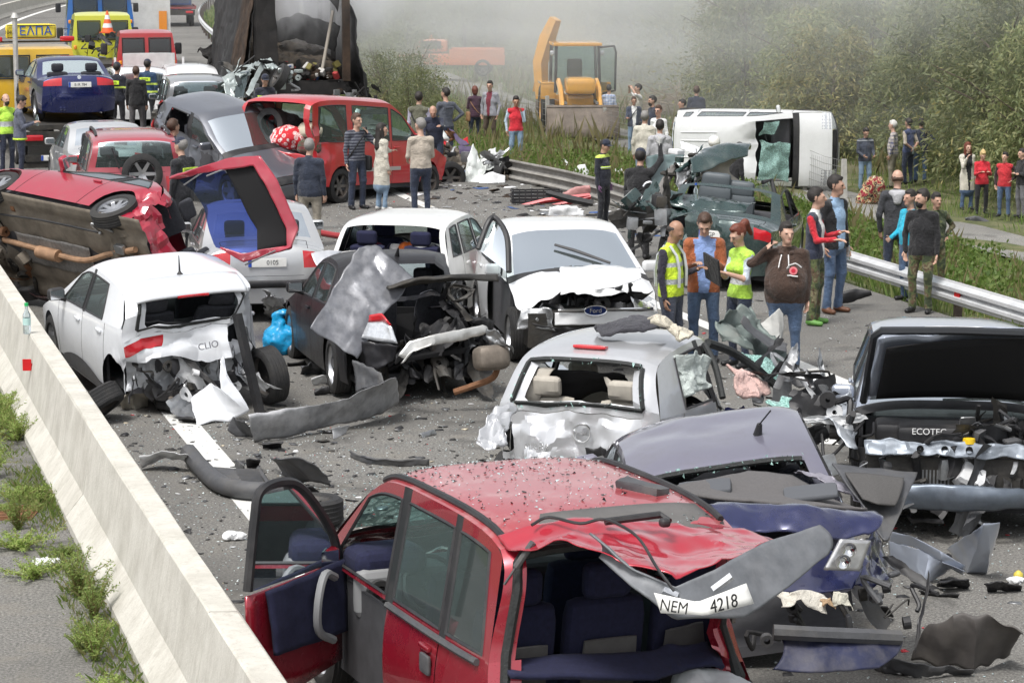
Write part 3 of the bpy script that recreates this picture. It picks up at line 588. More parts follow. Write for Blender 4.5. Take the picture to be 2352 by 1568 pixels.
            if not sp.get('nomirror'):
                q = sp['prof'][3][0] + .42; zb = float(s.belt(q)); y = sg * (float(s.Y(q, zb)) + .1)
                if 'mirror%d' % sg not in s.miss:
                    mb = MB(); mb.rbox((L / 2 - q, y, zb + .09), (.1, .2, .14), .045, 0, (0, 0, sg * .2)); mb.box((L / 2 - q - .056, y, zb + .09), (.01, .16, .1), 1, (0, 0, sg * .2)); mb.tube([(L / 2 - q, y, zb + .05), (L / 2 - q, y - sg * .13, zb + .0)], .022, 6, 0); s.part(mb, 'mirror', [sp.get('mir', s.col), CHROME])
    def greenhouse(s):
        sp = s.sp; L = s.L; wins = sp['win']   # each (s0 bottom, s1 bottom, s0 top, s1 top)
        c3 = s.ni[3]; a0 = sp['prof'][3][0]; qa = a0 + .02; qe = float(s.E[s.ni[7], 0]); qb = [qa] + [w_ for ww in wins for w_ in ww[:2]] + [qe]; qt = [wins[0][2] - .09] + [w_ for ww in wins for w_ in ww[2:]] + [min(qe, sp['prof'][6][0] + .02)]
        rows = np.r_[0, .05, np.linspace(.05, .88, 6)[1:], 1]
        for sg in (1, -1):
            fr_ = s.fm[sg]; tr = MB()
            for k in range(len(qb) - 1):
                isw = k % 2 == 1; m = max(3, int((qb[k + 1] - qb[k]) / .1)); A = np.linspace(0, 1, m); P = np.zeros((m, len(rows), 3))
                for i, a in enumerate(A):
                    b0 = qb[k] + (qb[k + 1] - qb[k]) * a; t0 = qt[k] + (qt[k + 1] - qt[k]) * a; q = b0 + (t0 - b0) * rows; zb = min(float(s.belt(b0)), float(s.zE(b0))); zt = float(s.zE(t0)); z = zb + (zt - zb) * rows; z = np.minimum(z, s.zE(q))
                    P[i, :, 0] = L / 2 - q; P[i, :, 1] = sg * s.Y(q, z); P[i, :, 2] = z
                if isw:
                    fr_.grid(P[:, :2], 0, sg < 0); fr_.grid(P[:, -2:], 0, sg < 0); key = 'side_window%s%d' % ('l' if sg > 0 else 'r', k // 2)
                    rub = P[:, [1, 1, -2, -2]].copy()
                    if key not in s.miss and 'side_window' not in s.miss: s.part(MB().grid(P[:, 1:-1], 0, sg < 0), 'side_window', sp.get('sgl', s.glass))
                    ring = np.concatenate([P[:, 1], P[-1, 1:-1][1:], P[::-1, -2][1:], P[0, 1:-1][::-1][1:]]); tr.tube(list(ring), .012, 4, 0, False)
                else: (tr if (0 < k < len(qb) - 2 and sp.get('bpil', 1)) else fr_).grid(P, 0, sg < 0)
            s.part(tr, 'window_trim', s.trim); s.part(fr_, 'pillar_frame', s.col)
        s.part(s.frame_mb, 'rear_window_frame', s.col)
    def inner(s, seats):
        sp = s.sp; L, W = s.L, s.W; mb = MB(); q0, q1 = .35, L - .3; sill = sp.get('sill', .2)
        mb.box((0, 0, sill + .03), (L - .8, W * .8, .06)); mb.box((L / 2 - (sp['prof'][3][0] + .05), 0, .55), (.06, W * .84, .62))
        for sg in (1, -1): mb.box((0, sg * (W / 2 - .1), (sill + .85) / 2), (L - 1.3 - sp['fo'], .03, .62 if sp['belt'][0] < .95 else .7))
        s.part(mb, 'floor_pan', INT, False)
        if 'dashboard' not in s.miss:
            q = sp['prof'][3][0] + .38; mb = MB(); mb.rbox((L / 2 - q, 0, float(s.belt(q)) - .14), (.5, W * .78, .26), .09, 0, None, 3)
            o = s.part(mb, 'dashboard', INT); mb = MB(); c_ = np.array([L / 2 - q - .34, W * .2, float(s.belt(q)) - .08])
            mb.tube([c_ + np.array([.08 * math.sin(a), .18 * math.cos(a), .17 * math.sin(a)]) for a in np.linspace(0, 2 * math.pi, 20)], .016, 6, 0, False); mb.tube([c_, c_ + np.array([.25, 0, -.08])], .03, 6); s.part(mb, 'steering_wheel', BLK)
        for (q, ys, nm) in ((sp.get('s1', sp['prof'][4][0] + .35), (W * .21, -W * .21), 'seat'), (sp.get('s2', sp['prof'][4][0] + 1.25), (W * .21, -W * .21), 'rear_seat')):
            if nm in s.miss: continue
            for y in ys: s.part(seat_mb(L / 2 - q, y, sill + .08, min(sp['H'], 1.75)), nm, seats)
    def plate(s, txt, w_=.5, at=None, x=None, rot=0, tsize=.085, eu=True, M=None):
        pl = MB(); pl.rbox((0, 0, 0), (.012, w_, .115), .005, 0, None, 2)
        if eu: pl.box((-.007, w_ / 2 - .025, 0), (.004, .045, .108), 1)
        if M is None:
            M = Matrix.Translation(Vector(at)) @ Euler((R(rot), 0, 0)).to_matrix().to_4x4()
        o = pl.build('licence_plate', [PLW, PLB], s.o, False); o.matrix_local = M
        text(txt, tsize, PLK, o, frame((-.0075, -.015 if eu else 0, -.002), (0, -1, 0), (0, 0, 1)), .001, sx=.92); return o
def seat_mb(x, y, z, H, w_=.48):
    mb = MB(); mb.rbox((x, y, z + .16), (.5, w_, .2), .07, 0, (0, -.1, 0)); mb.rbox((x - .3, y, z + .5), (.15, w_, .62), .06, 0, (0, -.22, 0)); mb.rbox((x - .39, y, z + .9), (.1, .27, .18), .045, 0, (0, -.15, 0)); return mb
def P_(*k): return list(k)
# body types: prof = (distance from nose, height): bumper bottom, nose, bonnet edge, cowl, header, roof top, rear header, rear glass foot, bumper top, bumper bottom
def spec(L, W, H, wb, fo, prof, belt, cuts, win, r=.31, **k): return dict(L=L, W=W, H=H, wb=wb, fo=fo, prof=prof, belt=belt, cuts=cuts, win=win, r=r, **k)
CLIO = spec(4.06, 1.74, 1.45, 2.59, .83, P_((.12, .2), (.0, .5), (.14, .72), (1.12, 1.0), (1.9, 1.39), (2.4, 1.45), (3.48, 1.37), (3.9, .9), (4.03, .58), (3.92, .26)), (.86, 1.0), (1.28, 2.3, 3.15), [(1.42, 2.27, 1.98, 2.33), (2.36, 3.05, 2.42, 2.95)], tl=(.44, .1, .5), rw=.8, bpil=1, tum=.36, pl=.16, mir=BLK)
MULT = spec(4.0, 1.87, 1.67, 2.67, .75, P_((.1, .22), (0, .5), (.1, .85), (.75, 1.08), (1.45, 1.58), (2.1, 1.67), (3.6, 1.62), (3.82, .98), (3.98, .55), (3.9, .25)), (.9, .94), (1.12, 2.12, 3.02), [(1.0, 2.06, 1.52, 2.02), (2.2, 3.0, 2.16, 2.92), (3.1, 3.62, 3.02, 3.44)], tum=.22, r=.31, rw=.84, sw=.9, pl=.08, tl=(.8, .3, .95))
MERC = spec(4.6, 1.78, 1.44, 2.76, .82, P_((.12, .2), (0, .48), (.1, .7), (1.35, .98), (2.05, 1.38), (2.6, 1.44), (3.2, 1.4), (3.9, 1.03), (4.46, 1.0), (4.57, .62), (4.5, .24)), (.85, .95), (1.48, 2.4, 3.3), [(1.6, 2.36, 2.16, 2.4), (2.48, 3.2, 2.5, 3.1)], r=.32, tum=.38, pl=.15)
SEDAN = spec(4.5, 1.72, 1.42, 2.7, .8, P_((.12, .2), (0, .48), (.1, .7), (1.3, .97), (2.0, 1.36), (2.5, 1.41), (3.2, 1.37), (3.8, 1.02), (4.36, .99), (4.46, .62), (4.4, .26)), (.85, .95), (1.42, 2.35, 3.2), [(1.55, 2.3, 2.1, 2.34), (2.42, 3.12, 2.45, 3.0)], r=.31, tum=.36, pl=.14)
MICRA = spec(3.72, 1.66, 1.54, 2.43, .72, P_((.1, .2), (0, .48), (.1, .74), (.9, 1.02), (1.6, 1.46), (2.1, 1.54), (3.15, 1.46), (3.52, 1.0), (3.7, .55), (3.62, .26)), (.88, 1.0), (1.1, 2.05, 2.9), [(1.25, 2.0, 1.72, 2.06), (2.12, 2.85, 2.18, 2.72)], tum=.36, rw=.82, pl=.17, r=.29, tl=(.8, .2, .7))
GOLF = spec(4.02, 1.69, 1.42, 2.47, .78, P_((.1, .2), (0, .5), (.08, .74), (1.2, .98), (1.85, 1.36), (2.3, 1.42), (3.45, 1.38), (3.82, .98), (3.99, .6), (3.94, .28)), (.88, .94), (1.3, 2.2, 3.05), [(1.42, 2.15, 1.92, 2.2), (2.25, 2.98, 2.28, 2.86), (3.08, 3.5, 2.98, 3.3)], tum=.3, rw=.9, pl=.1, r=.29, bpil=0)
FOCUS = spec(4.35, 1.82, 1.48, 2.65, .9, P_((.14, .2), (0, .46), (.16, .74), (1.15, 1.02), (2.1, 1.42), (2.6, 1.48), (3.6, 1.4), (4.05, 1.0), (4.32, .6), (4.25, .26)), (.86, 1.02), (1.35, 2.4, 3.25), [(1.5, 2.35, 2.15, 2.4), (2.46, 3.2, 2.5, 3.1)], tum=.38, pl=.16, r=.32, sw=.9)
OPEL = spec(4.25, 1.75, 1.46, 2.61, .9, P_((.14, .2), (0, .46), (.16, .74), (1.15, 1.0), (1.95, 1.4), (2.4, 1.46), (3.5, 1.4), (3.95, 1.0), (4.22, .6), (4.15, .26)), (.86, 1.0), (1.35, 2.35, 3.2), [(1.5, 2.3, 2.05, 2.35), (2.42, 3.15, 2.46, 3.0)], tum=.36, pl=.15, r=.32)
LEON = spec(4.2, 1.75, 1.46, 2.51, .9, P_((.12, .2), (0, .47), (.14, .74), (1.2, .98), (1.95, 1.4), (2.4, 1.46), (3.45, 1.39), (3.92, 1.0), (4.17, .6), (4.1, .26)), (.86, 1.0), (1.35, 2.3, 3.1), [(1.5, 2.25, 2.05, 2.3), (2.36, 3.08, 2.4, 2.95)], tum=.36, pl=.15, r=.31)
AUDI = spec(4.8, 1.82, 1.45, 2.77, .9, P_((.12, .2), (0, .48), (.1, .72), (1.45, 1.0), (2.15, 1.4), (2.7, 1.45), (3.3, 1.4), (4.05, 1.05), (4.66, 1.02), (4.77, .62), (4.7, .26)), (.86, .97), (1.55, 2.5, 3.4), [(1.7, 2.45, 2.25, 2.5), (2.58, 3.3, 2.6, 3.2)], r=.33, tum=.36, pl=.16, tl=(.66, .1, .62))
CRV = spec(4.3, 1.75, 1.68, 2.6, .8, P_((.1, .3), (0, .55), (.08, .86), (1.15, 1.08), (1.75, 1.6), (2.2, 1.68), (3.95, 1.64), (4.15, 1.08), (4.26, .66), (4.2, .36)), (.98, 1.06), (1.25, 2.15, 3.0), [(1.35, 2.1, 1.82, 2.14), (2.2, 2.92, 2.22, 2.9), (3.05, 3.8, 3.02, 3.76)], tum=.22, pl=.08, r=.35, rw=.86, sill=.32)
CABR = spec(4.6, 1.78, 1.39, 2.76, .8, P_((.12, .2), (0, .48), (.1, .68), (1.45, .95), (2.2, 1.33), (2.7, 1.38), (3.15, 1.33), (3.85, 1.02), (4.48, 1.02), (4.58, .64), (4.5, .22)), (.84, .96), (1.55, 2.95), [(1.7, 2.8, 2.3, 2.85), (2.88, 3.35, 2.93, 3.15)], r=.33, tum=.4, pl=.15, tl=(.5, .12, .6), rw=.84)
# ---------------------------------------------------------------- people: one smooth skin each, grown from joints
def snets(F, o, h):
    S = F < 0; n = np.array(F.shape) - 1; sl = lambda d: tuple(slice(d[a], d[a] + n[a]) for a in range(3))
    cs = [(i, j, k) for i in (0, 1) for j in (0, 1) for k in (0, 1)]; cnt = sum(S[sl(d)].astype(np.int8) for d in cs); act = (cnt > 0) & (cnt < 8); ii = np.argwhere(act); idx = -np.ones(n, int); idx[act] = np.arange(len(ii))
    P = np.zeros((len(ii), 3)); K = np.zeros(len(ii)); vals = {d: F[sl(d)][act] for d in cs}
    for a in cs:
        for ax in range(3):
            if a[ax]: continue
            b = list(a); b[ax] = 1; b = tuple(b); fa, fb = vals[a], vals[b]; m = (fa < 0) != (fb < 0); t = fa[m] / (fa[m] - fb[m]); q = np.tile(np.array(a, float), (m.sum(), 1)); q[:, ax] = t; P[m] += q; K[m] += 1
    V = (ii + P / K[:, None]) * h + o; FS = []
    for ax in range(3):
        u, w_ = (ax + 1) % 3, (ax + 2) % 3; s0 = [slice(None)] * 3; s1 = [slice(None)] * 3; s0[ax] = slice(0, -1); s1[ax] = slice(1, None); A, B = S[tuple(s0)], S[tuple(s1)]; E = np.argwhere(A != B)
        E = E[(E[:, u] > 0) & (E[:, w_] > 0) & (E[:, u] < n[u]) & (E[:, w_] < n[w_])]; q = []
        for du, dw in ((-1, -1), (0, -1), (0, 0), (-1, 0)):
            c = E.copy(); c[:, u] += du; c[:, w_] += dw; q.append(idx[c[:, 0], c[:, 1], c[:, 2]])
        q = np.stack(q, 1); inside = A[E[:, 0], E[:, 1], E[:, 2]]; q[~inside] = q[~inside][:, ::-1]; FS.append(q)
    FS = np.concatenate(FS); return V, FS[(FS >= 0).all(1)]
def sd_cap(P, a, b, ra, rb, e=(1, 1, 1)):
    e = np.array(e, float); P = P / e; a = np.array(a) / e; b = np.array(b) / e; d = b - a; L2 = d @ d + 1e-12; t = np.clip(((P - a) @ d) / L2, 0, 1); return (np.linalg.norm(P - a - t[..., None] * d, axis=-1) - (ra + (rb - ra) * t)) * e.min()
def blob(prims, h, k=.025, mods=None):
    lo = np.min([np.minimum(np.array(p[1]) - p[3] * np.array(p[5]), np.array(p[2]) - p[4] * np.array(p[5])) for p in prims], 0) - .06; hi = np.max([np.maximum(np.array(p[1]) + p[3] * np.array(p[5]), np.array(p[2]) + p[4] * np.array(p[5])) for p in prims], 0) + .06
    n = np.ceil((hi - lo) / h).astype(int) + 1; F = np.full(n, .3); ax = [lo[i] + h * np.arange(n[i]) for i in range(3)]
    for p in prims:
        _, a, b, ra, rb, e = p[:6]; kk = p[6] if len(p) > 6 else k; a = np.array(a, float); b = np.array(b, float); m = .08; e_ = np.array(e); l0 = np.minimum(a - ra * e_, b - rb * e_) - m; h0 = np.maximum(a + ra * e_, b + rb * e_) + m
        i0 = np.clip(np.floor((l0 - lo) / h).astype(int), 0, n - 1); i1 = np.clip(np.ceil((h0 - lo) / h).astype(int) + 1, 1, n); sl = tuple(slice(x, y) for x, y in zip(i0, i1)); X = np.stack(np.meshgrid(*[ax[i][i0[i]:i1[i]] for i in range(3)], indexing='ij'), -1); d = sd_cap(X, a, b, ra, rb, e); f = F[sl]; hh = np.clip(.5 + .5 * (d - f) / kk, 0, 1); F[sl] = d * (1 - hh) + f * hh - kk * hh * (1 - hh)
    return snets(F, lo, h)
def fab(name, col, pat=None, col2=None, rough=.9, sc=1.):
    key = 'cloth ' + name
    if key in MC: return MC[key]
    m, n, l, b = nodemat(key); tc = n.new('ShaderNodeTexCoord').outputs['Object']; base = ramp(n, l, noise(n, l, tc, 5, 5, .6), (.3, [c * .72 for c in col]), (.7, [min(1, c * 1.18) for c in col])); out = base
    if pat:
        sx = n.new('ShaderNodeSeparateXYZ'); l.new(tc, sx.inputs[0])
        def stripes(sock, per, duty):
            a = n.new('ShaderNodeMath'); a.operation = 'MULTIPLY'; l.new(sock, a.inputs[0]); a.inputs[1].default_value = 1 / per; f = n.new('ShaderNodeMath'); f.operation = 'FRACT'; l.new(a.outputs[0], f.inputs[0]); g = n.new('ShaderNodeMath'); g.operation = 'LESS_THAN'; l.new(f.outputs[0], g.inputs[0]); g.inputs[1].default_value = duty; return g.outputs[0]
        if pat == 'stripe': out = mixc(n, l, stripes(sx.outputs[2], .055, .45), base, col2)
        elif pat == 'plaid':
            o1 = mixc(n, l, stripes(sx.outputs[2], .09, .4), base, col2); o2 = mixc(n, l, stripes(sx.outputs[0], .09, .4), base, col2); out = mixc(n, l, .5, o1, o2)
        elif pat == 'camo':
            c = ramp(n, l, noise(n, l, tc, 9, 2, .5), (.4, (.035, .05, .02)), (.47, (.1, .12, .045)), (.55, (.1, .065, .035)), (.62, (.2, .18, .1))); out = c
            for e in list(n):
                if e.type == 'VALTORGB' and len(e.color_ramp.elements) == 4: e.color_ramp.interpolation = 'CONSTANT'
        elif pat == 'bands':   # reflective bands at heights listed in sc
            for z0, z1 in sc:
                a = n.new('ShaderNodeMath'); a.operation = 'COMPARE'; l.new(sx.outputs[2], a.inputs[0]); a.inputs[1].default_value = (z0 + z1) / 2; a.inputs[2].default_value = (z1 - z0) / 2; out = mixc(n, l, a.outputs[0], out, col2)
        elif pat == 'quilt':
            w1 = n.new('ShaderNodeTexVoronoi'); w1.inputs['Scale'].default_value = 22; l.new(tc, w1.inputs['Vector']); out = mixc(n, l, ramp(n, l, w1.outputs[0], (.3, 0.), (.6, .6)), base, col2)
    l.new(out, b.inputs['Base Color']); b.inputs['Roughness'].default_value = rough; b.inputs['Sheen Weight'].default_value = .15
    bumpn(n, l, b, noise(n, l, tc, 13, 5, .65, 1.4), .8, .045); MC[key] = m; return m
SKIN = [mat('skin tone %d' % i, c, .5, 0, .12, 25) for i, c in enumerate(((.42, .25, .18), (.5, .31, .23), (.34, .19, .125)))]
HAIRD = mat('dark hair', (.018, .014, .012), .6, 0, .4, 60, .4, 90); HAIRB = mat('brown hair', (.06, .03, .018), .6, 0, .4, 60, .4, 90); HAIRG = mat('grey hair', (.22, .21, .2), .7, 0, .3, 60, .4, 90); HAIRW = mat('white hair', (.6, .59, .56), .7, 0, .2, 60, .4, 90); HAIRR = mat('auburn hair', (.13, .03, .014), .55, 0, .4, 60, .4, 90); HAIRY = mat('blonde hair', (.5, .36, .16), .6, 0, .3, 60, .4, 90)
EYEM = mat('eye', (.02, .016, .014), .2); LIPM = mat('lips', (.35, .14, .11), .5); JEAN = fab('blue jeans', (.07, .115, .2)); JEANL = fab('washed jeans', (.2, .29, .4)); JEAND = fab('dark jeans', (.025, .035, .065)); BLACKC = fab('black cloth', (.012, .012, .014)); NAVYC = fab('navy cloth', (.02, .026, .05)); GREYC = fab('grey cloth', (.16, .165, .18)); BEIGE = fab('beige cloth', (.48, .42, .35)); SHOEK = mat('black shoe', (.015, .015, .016), .45); SHOEB = mat('brown shoe', (.12, .05, .025), .5); SHOEW = mat('white shoe', (.6, .6, .58), .6); TAN = fab('stone trousers', (.3, .27, .22)); WHITEC = fab('white cloth', (.75, .75, .74)); YEL = fab('fluorescent strip', (.62, .85, .04), None, None, .6); SILV = mat('reflective strip', (.55, .57, .58), .35, .3, .1, 20)
ARM = dict(down=((.16, .02, -1), (.02, -.2, -1)), phone=((.5, -.55, -.65), (-.5, .28, .84)), cross=((.12, -.3, -1), (-1, -.45, .12)), hip=((.7, .25, -.75), (-.55, -.3, -.5)), pocket=((.28, .1, -1), (-.12, -.3, -1)), hold=((.14, -.3, -1), (-.42, -1, .35)), low=((.14, -.2, -1), (-.25, -.8, -.35)), chin=((.05, -.5, -.9), (-.3, -.35, 1)), back=((.22, .3, -1), (-.75, .25, -.5)), reach=((.15, -.8, -.35), (0, -1, .15)), up=((.3, -.5, .5), (-.1, -.3, 1)), brow=((.5, -.5, .3), (-.7, -.2, .6)), gest=((.15, -.3, -1), (.1, -1, .1)))
def hand_mb(mb, w_, d, side, s, mi, curl=.5, n=(0, -1, 0)):
    d = np.array(d, float); d /= np.linalg.norm(d); pn = np.cross(d, np.cross(np.array(n, float), d)); pn /= np.linalg.norm(pn) + 1e-9; lat = np.cross(d, pn) * side; w_ = np.array(w_, float)
    for t0, t1, hw, th in ((-.015, .085, .036, .014),):
        P = np.array([[w_ + d * t * s + lat * (math.cos(a) * hw * s * (.75 if t < 0 else 1)) + pn * (math.sin(a) * th * s) for a in np.linspace(0, 2 * math.pi, 11)] for t in (-.02, .02, .06, .09)]); mb.grid(P, mi); mb.add(P[-1][:-1], [tuple(range(10))], mi)
    for k, (o, ln) in enumerate(((-.028, .068), (-.01, .08), (.009, .076), (.027, .06))):
        b0 = w_ + d * .085 * s + lat * o * s; d1 = d * math.cos(curl * .6) + pn * math.sin(curl * .6); d2 = d * math.cos(curl * 1.6) + pn * math.sin(curl * 1.6); p1 = b0 + d1 * ln * .5 * s; mb.tube([b0 - d * .012, p1, p1 + d2 * ln * .5 * s], [.0095 * s, .0088 * s, .0065 * s], 6, mi)
    b0 = w_ + d * .025 * s - lat * .03 * s; d1 = (d * .6 - lat * .6 + pn * .5); d1 /= np.linalg.norm(d1); p1 = b0 + d1 * .036 * s; mb.tube([b0, p1, p1 + (d1 * .6 + d * .6) * .03 * s], [.012 * s, .0105 * s, .007 * s], 6, mi)
PEOPLE = []
def person(label, at, face, ht=1.76, top=NAVYC, pants=JEAN, shoe=SHOEK, hair=HAIRD, hs='short', skin=0, la='down', ra='down', sleeve=None, arm_len='long', inner=None, fat=1., style='jacket', lean=0., side=0., head=(0, 0), stance=.1, stride=0., beard=False, near=False, fem=False, cap=None, bend=0., group=None, cut=None, extra=None, gloves=None, kneel=0, iw=.07):
    s = ht / 1.76; sk_ = SKIN[skin]; h = .0135 if near else .017; pr = []; V3 = lambda *a: np.array(a, float)
    reg = ['skin', 'hair', 'top', 'sleeve', 'inner', 'pants', 'shoe', 'eye', 'lip', 'cap', 'glove']; ix = {k: i for i, k in enumerate(reg)}
    def A(r, a, b, ra, rb, e=(1, 1, 1), k=.025): pr.append((r, np.array(a, float), np.array(b, float), ra, rb, e, k))
    hw = .095 if not fem else .1; pelv = V3(0, 0, .93 - kneel); bd = R(bend); sh = 1.43 - .93
    def tor(x, y, z): # torso frame: bends about the hips
        return pelv + V3(x + side * z, y * math.cos(bd) - z * math.sin(bd) - lean * z, z * math.cos(bd) + y * math.sin(bd))
    f = fat; jk = .018 if style in ('jacket', 'coat') else .004
    # legs
    for sg in (1, -1):
        hip = pelv + V3(sg * hw, 0, -.02); an = V3(sg * (stance + .02), sg * stride, .09); kn = (hip + an) / 2 + V3(sg * .01, -.035 - kneel * .6, .02); A('pants', hip, kn, .095 * f ** .6, .066, (1, 1.05, 1)); A('pants', kn, an + V3(0, .005, .02), .062, .05 if not fem else .045); A('shoe', an + V3(0, .03, -.045), an + V3(sg * .03, -.13, -.055), .045, .038, (1, 1, .85), .015); A('pants', an + V3(0, .0, .05), an + V3(0, .005, 0), .055, .056)
    A('pants', pelv + V3(0, .0, .03), pelv + V3(0, 0.015, -.05), .125 * f, .12 * f ** .7, (1.12, .92, 1))
    # torso
    wst = .118 * f * (.9 if fem else 1); ch = .135 * (f ** .6) * (.9 if fem else 1)
    zb = {'jacket': -.03, 'coat': -.42, 'tee': -.0, 'shirt': .03, 'vest': -.01}[style]
    A('top', tor(0, 0, .05), tor(0, -.02 * (f - 1) * 8, .16), wst * 1.1 + jk, wst * 1.05 + jk, (1.2, .86, 1)); A('top', tor(0, -.035 * max(0, f - 1) * 6, .12), tor(0, -.005, .3), wst + jk, ch + jk, (1.22, .8, 1)); A('top', tor(0, 0, .28), tor(0, .012, .42), ch + jk, .105 + jk * .7, (1.3, .78, 1))
    if fem: A('top', tor(.07, -.085, .3), tor(.07, -.09, .29), .062, .06); A('top', tor(-.07, -.085, .3), tor(-.07, -.09, .29), .062, .06)
    if f > 1.25: A('top', tor(0, -.07 * f, .1), tor(0, -.06 * f, .16), .13 * f, .12 * f, (1.15, 1, 1))
    if zb < 0: A('top', tor(0, .0, zb), tor(0, 0, .06), .135 * f + jk * (2 if style == 'coat' else 1), .125 * f + jk, (1.15, .9 if style != 'coat' else .95, 1))
    for sg in (1, -1): A('top', tor(0, .012, .47), tor(sg * .155 * (.92 if fem else 1), .012, .455), .062, .068 + jk * .6); 
    A('skin', tor(0, .01, .48), tor(0, -.012, .6), .056, .053)
    if style in ('jacket', 'coat', 'shirt', 'vest'): A('top' if inner is None else 'inner', tor(0, .012, .505), tor(0, .0, .525), .064, .06, (1.05, 1, 1), .012)
    # head
    hy, hp = R(head[0]), R(head[1]); hc = tor(0, -.025 - .05 * math.sin(hp) , .70 - .02 * math.sin(hp)); Rm = np.array(Euler((hp, 0, hy)).to_matrix())
    H = lambda x, y, z: hc + Rm @ V3(x, y, z)
    A('skin', H(0, .012, .035), H(0, .0, .02), .092, .088, (.86, 1, 1.08), .02); A('skin', H(0, -.028, -.03), H(0, -.05, -.075), .068, .046, (.92, 1, 1), .03); A('skin', H(0, -.098, .012), H(0, -.112, -.022), .011, .017, (1, 1, 1), .012); A('skin', H(-.035, -.082, .028), H(.035, -.082, .028), .016, .016, (1, 1, 1), .015)
    for sg in (1, -1): A('skin', H(sg * .083, .012, .02), H(sg * .08, .015, -.02), .02, .014, (.5, 1, 1), .008)
    if hs != 'bald':
        A('hair', H(0, .022, .06), H(0, .035, .045), .093, .096, (.9, 1, 1), .01); A('hair', H(0, -.045, .105), H(0, .02, .12), .04, .05, (1.25, 1, .7), .015)
        for sg in (1, -1): A('hair', H(sg * .072, .02, .04), H(sg * .072, .015, .005), .022, .014, (.7, 1, 1), .01)
    else:
        for sg in (1, -1): A('hair', H(sg * .074, .02, .03), H(sg * .06, .07, .0), .02, .03, (.8, 1, 1), .01)
        A('hair', H(-.04, .082, .01), H(.04, .082, .01), .028, .028, (1, 1, 1), .01)
    if hs == 'long': A('hair', H(0, .06, .05), tor(0, .11, .36), .088, .055, (1.05, .75, 1), .02); A('hair', H(.07, .01, .02), tor(.09, -.02, .42), .03, .025); A('hair', H(-.07, .01, .02), tor(-.09, -.02, .42), .03, .025)
    if hs == 'bob': A('hair', H(0, .045, .02), H(0, .05, -.05), .1, .085, (1, .9, 1), .015)
    if hs == 'pony': A('hair', H(0, .1, .09), H(0, .15, .1), .045, .055, (1, 1, 1), .015); A('hair', H(0, .16, .09), H(0, .19, -.06), .05, .03, (1, .8, 1), .02)
    if hs == 'bun': A('hair', H(0, .06, .13), H(0, .08, .13), .045, .04)
    if beard: A('hair', H(0, -.055, -.07), H(0, -.05, -.085), .05, .045, (1, .9, .9), .012)
    if cap: A('cap', H(0, .008, .085), H(0, .012, .1), .098, .085, (.92, 1, .72), .008); A('cap', H(-.03, -.1, .075), H(.03, -.1, .075), .055, .055, (1, 1, .2), .01)
    if cap == 'helmet': A('cap', H(0, .01, .07), H(0, .01, .08), .135, .13, (.92, 1.05, .9), .01)
    # arms
    hands = []; slv = .052 if style in ('jacket', 'coat') else .046
    for sg, nm in ((1, la), (-1, ra)):
        up, fo = ARM[nm] if isinstance(nm, str) else nm; up = V3(up[0] * sg, *up[1:]); fo = V3(fo[0] * sg, *fo[1:]); up /= np.linalg.norm(up); fo /= np.linalg.norm(fo)
        if bend: B = np.array(Euler((bd, 0, 0)).to_matrix())
        s0 = tor(sg * (.185 if not fem else .165) * (1 + .18 * (f - 1)), .012, .455); e0 = s0 + up * .29; w_ = e0 + fo * .25
        if style == 'vest' and sleeve is None: r1 = 'skin'
        else: r1 = 'sleeve'
        A(r1, s0, e0, (slv + .006) * f ** .4, slv * .86 * f ** .3)
        A(r1 if arm_len == 'long' else 'skin', e0, w_, slv * .84 if arm_len == 'long' else .04, .033 if arm_len == 'long' else .026)
        hands.append((w_, fo, sg))
    P0, F0 = blob(pr, h, .025)
    # region of each face from its nearest joint volume
    fc = P0[F0].mean(1); best = np.full(len(fc), 9.); rid = np.zeros(len(fc), int)
    pri = {'hair': -.004, 'cap': -.006, 'skin': .0, 'top': -.004, 'sleeve': -.001, 'pants': .004, 'inner': -.006, 'shoe': -.002}
    for p in pr:
        d = sd_cap(fc, *p[1:6]) + pri.get(p[0], 0); m = d < best; best[m] = d[m]; rid[m] = ix[p[0]]
    tz0 = (fc[:, 2] - pelv[2]) / max(math.cos(bd), .3); hem = {'jacket': -.1, 'coat': -.4, 'tee': -.03, 'shirt': .03, 'vest': -.06}[style]; tp = (rid == ix['top']) | (rid == ix['pants']); rid[tp & (tz0 < hem)] = ix['pants']; rid[tp & (tz0 >= hem)] = ix['top']
    loc_h = (fc - hc) @ Rm  # head frame
    fr_ = (loc_h[:, 1] < -.055) & (rid == 0)
    for sg in (1, -1): rid[fr_ & (np.hypot((loc_h[:, 0] - sg * .034) / 1.5, loc_h[:, 2] - .012) < .0078)] = ix['eye']
    rid[fr_ & (np.abs(loc_h[:, 0]) < .024) & (np.abs(loc_h[:, 2] + .058) < .007)] = ix['lip']
    if hs not in ('bald',): rid[(rid == ix['hair']) & (loc_h[:, 1] < -.035) & (loc_h[:, 2] < .075) & (np.abs(loc_h[:, 0]) < .06) & (loc_h[:, 2] > -.03)] = 0
    if inner is not None:
        tz = fc[:, 2] - pelv[2]; yy = fc[:, 1] + lean * tz + tz * math.tan(bd); m = (rid == ix['top']) & (yy < -.03) & (np.abs(fc[:, 0] - side * tz) < iw * np.clip((.75 + 1.1 * (tz - .1)), .3, 1.3)); rid[m] = ix['inner']
    cl = np.zeros(len(P0), bool); cl[F0[np.isin(rid, [2, 3, 5])].ravel()] = True; P0[cl] += folds(P0[cl] * np.array([1, 1, .55]), 5.5, int(ht * 1000) % 97) * .0095
    mb = MB(); mb.v = [P0 * s]; mb.n = len(P0); mb.f = [tuple(q) for q in F0.tolist()]; mb.m = rid.tolist()
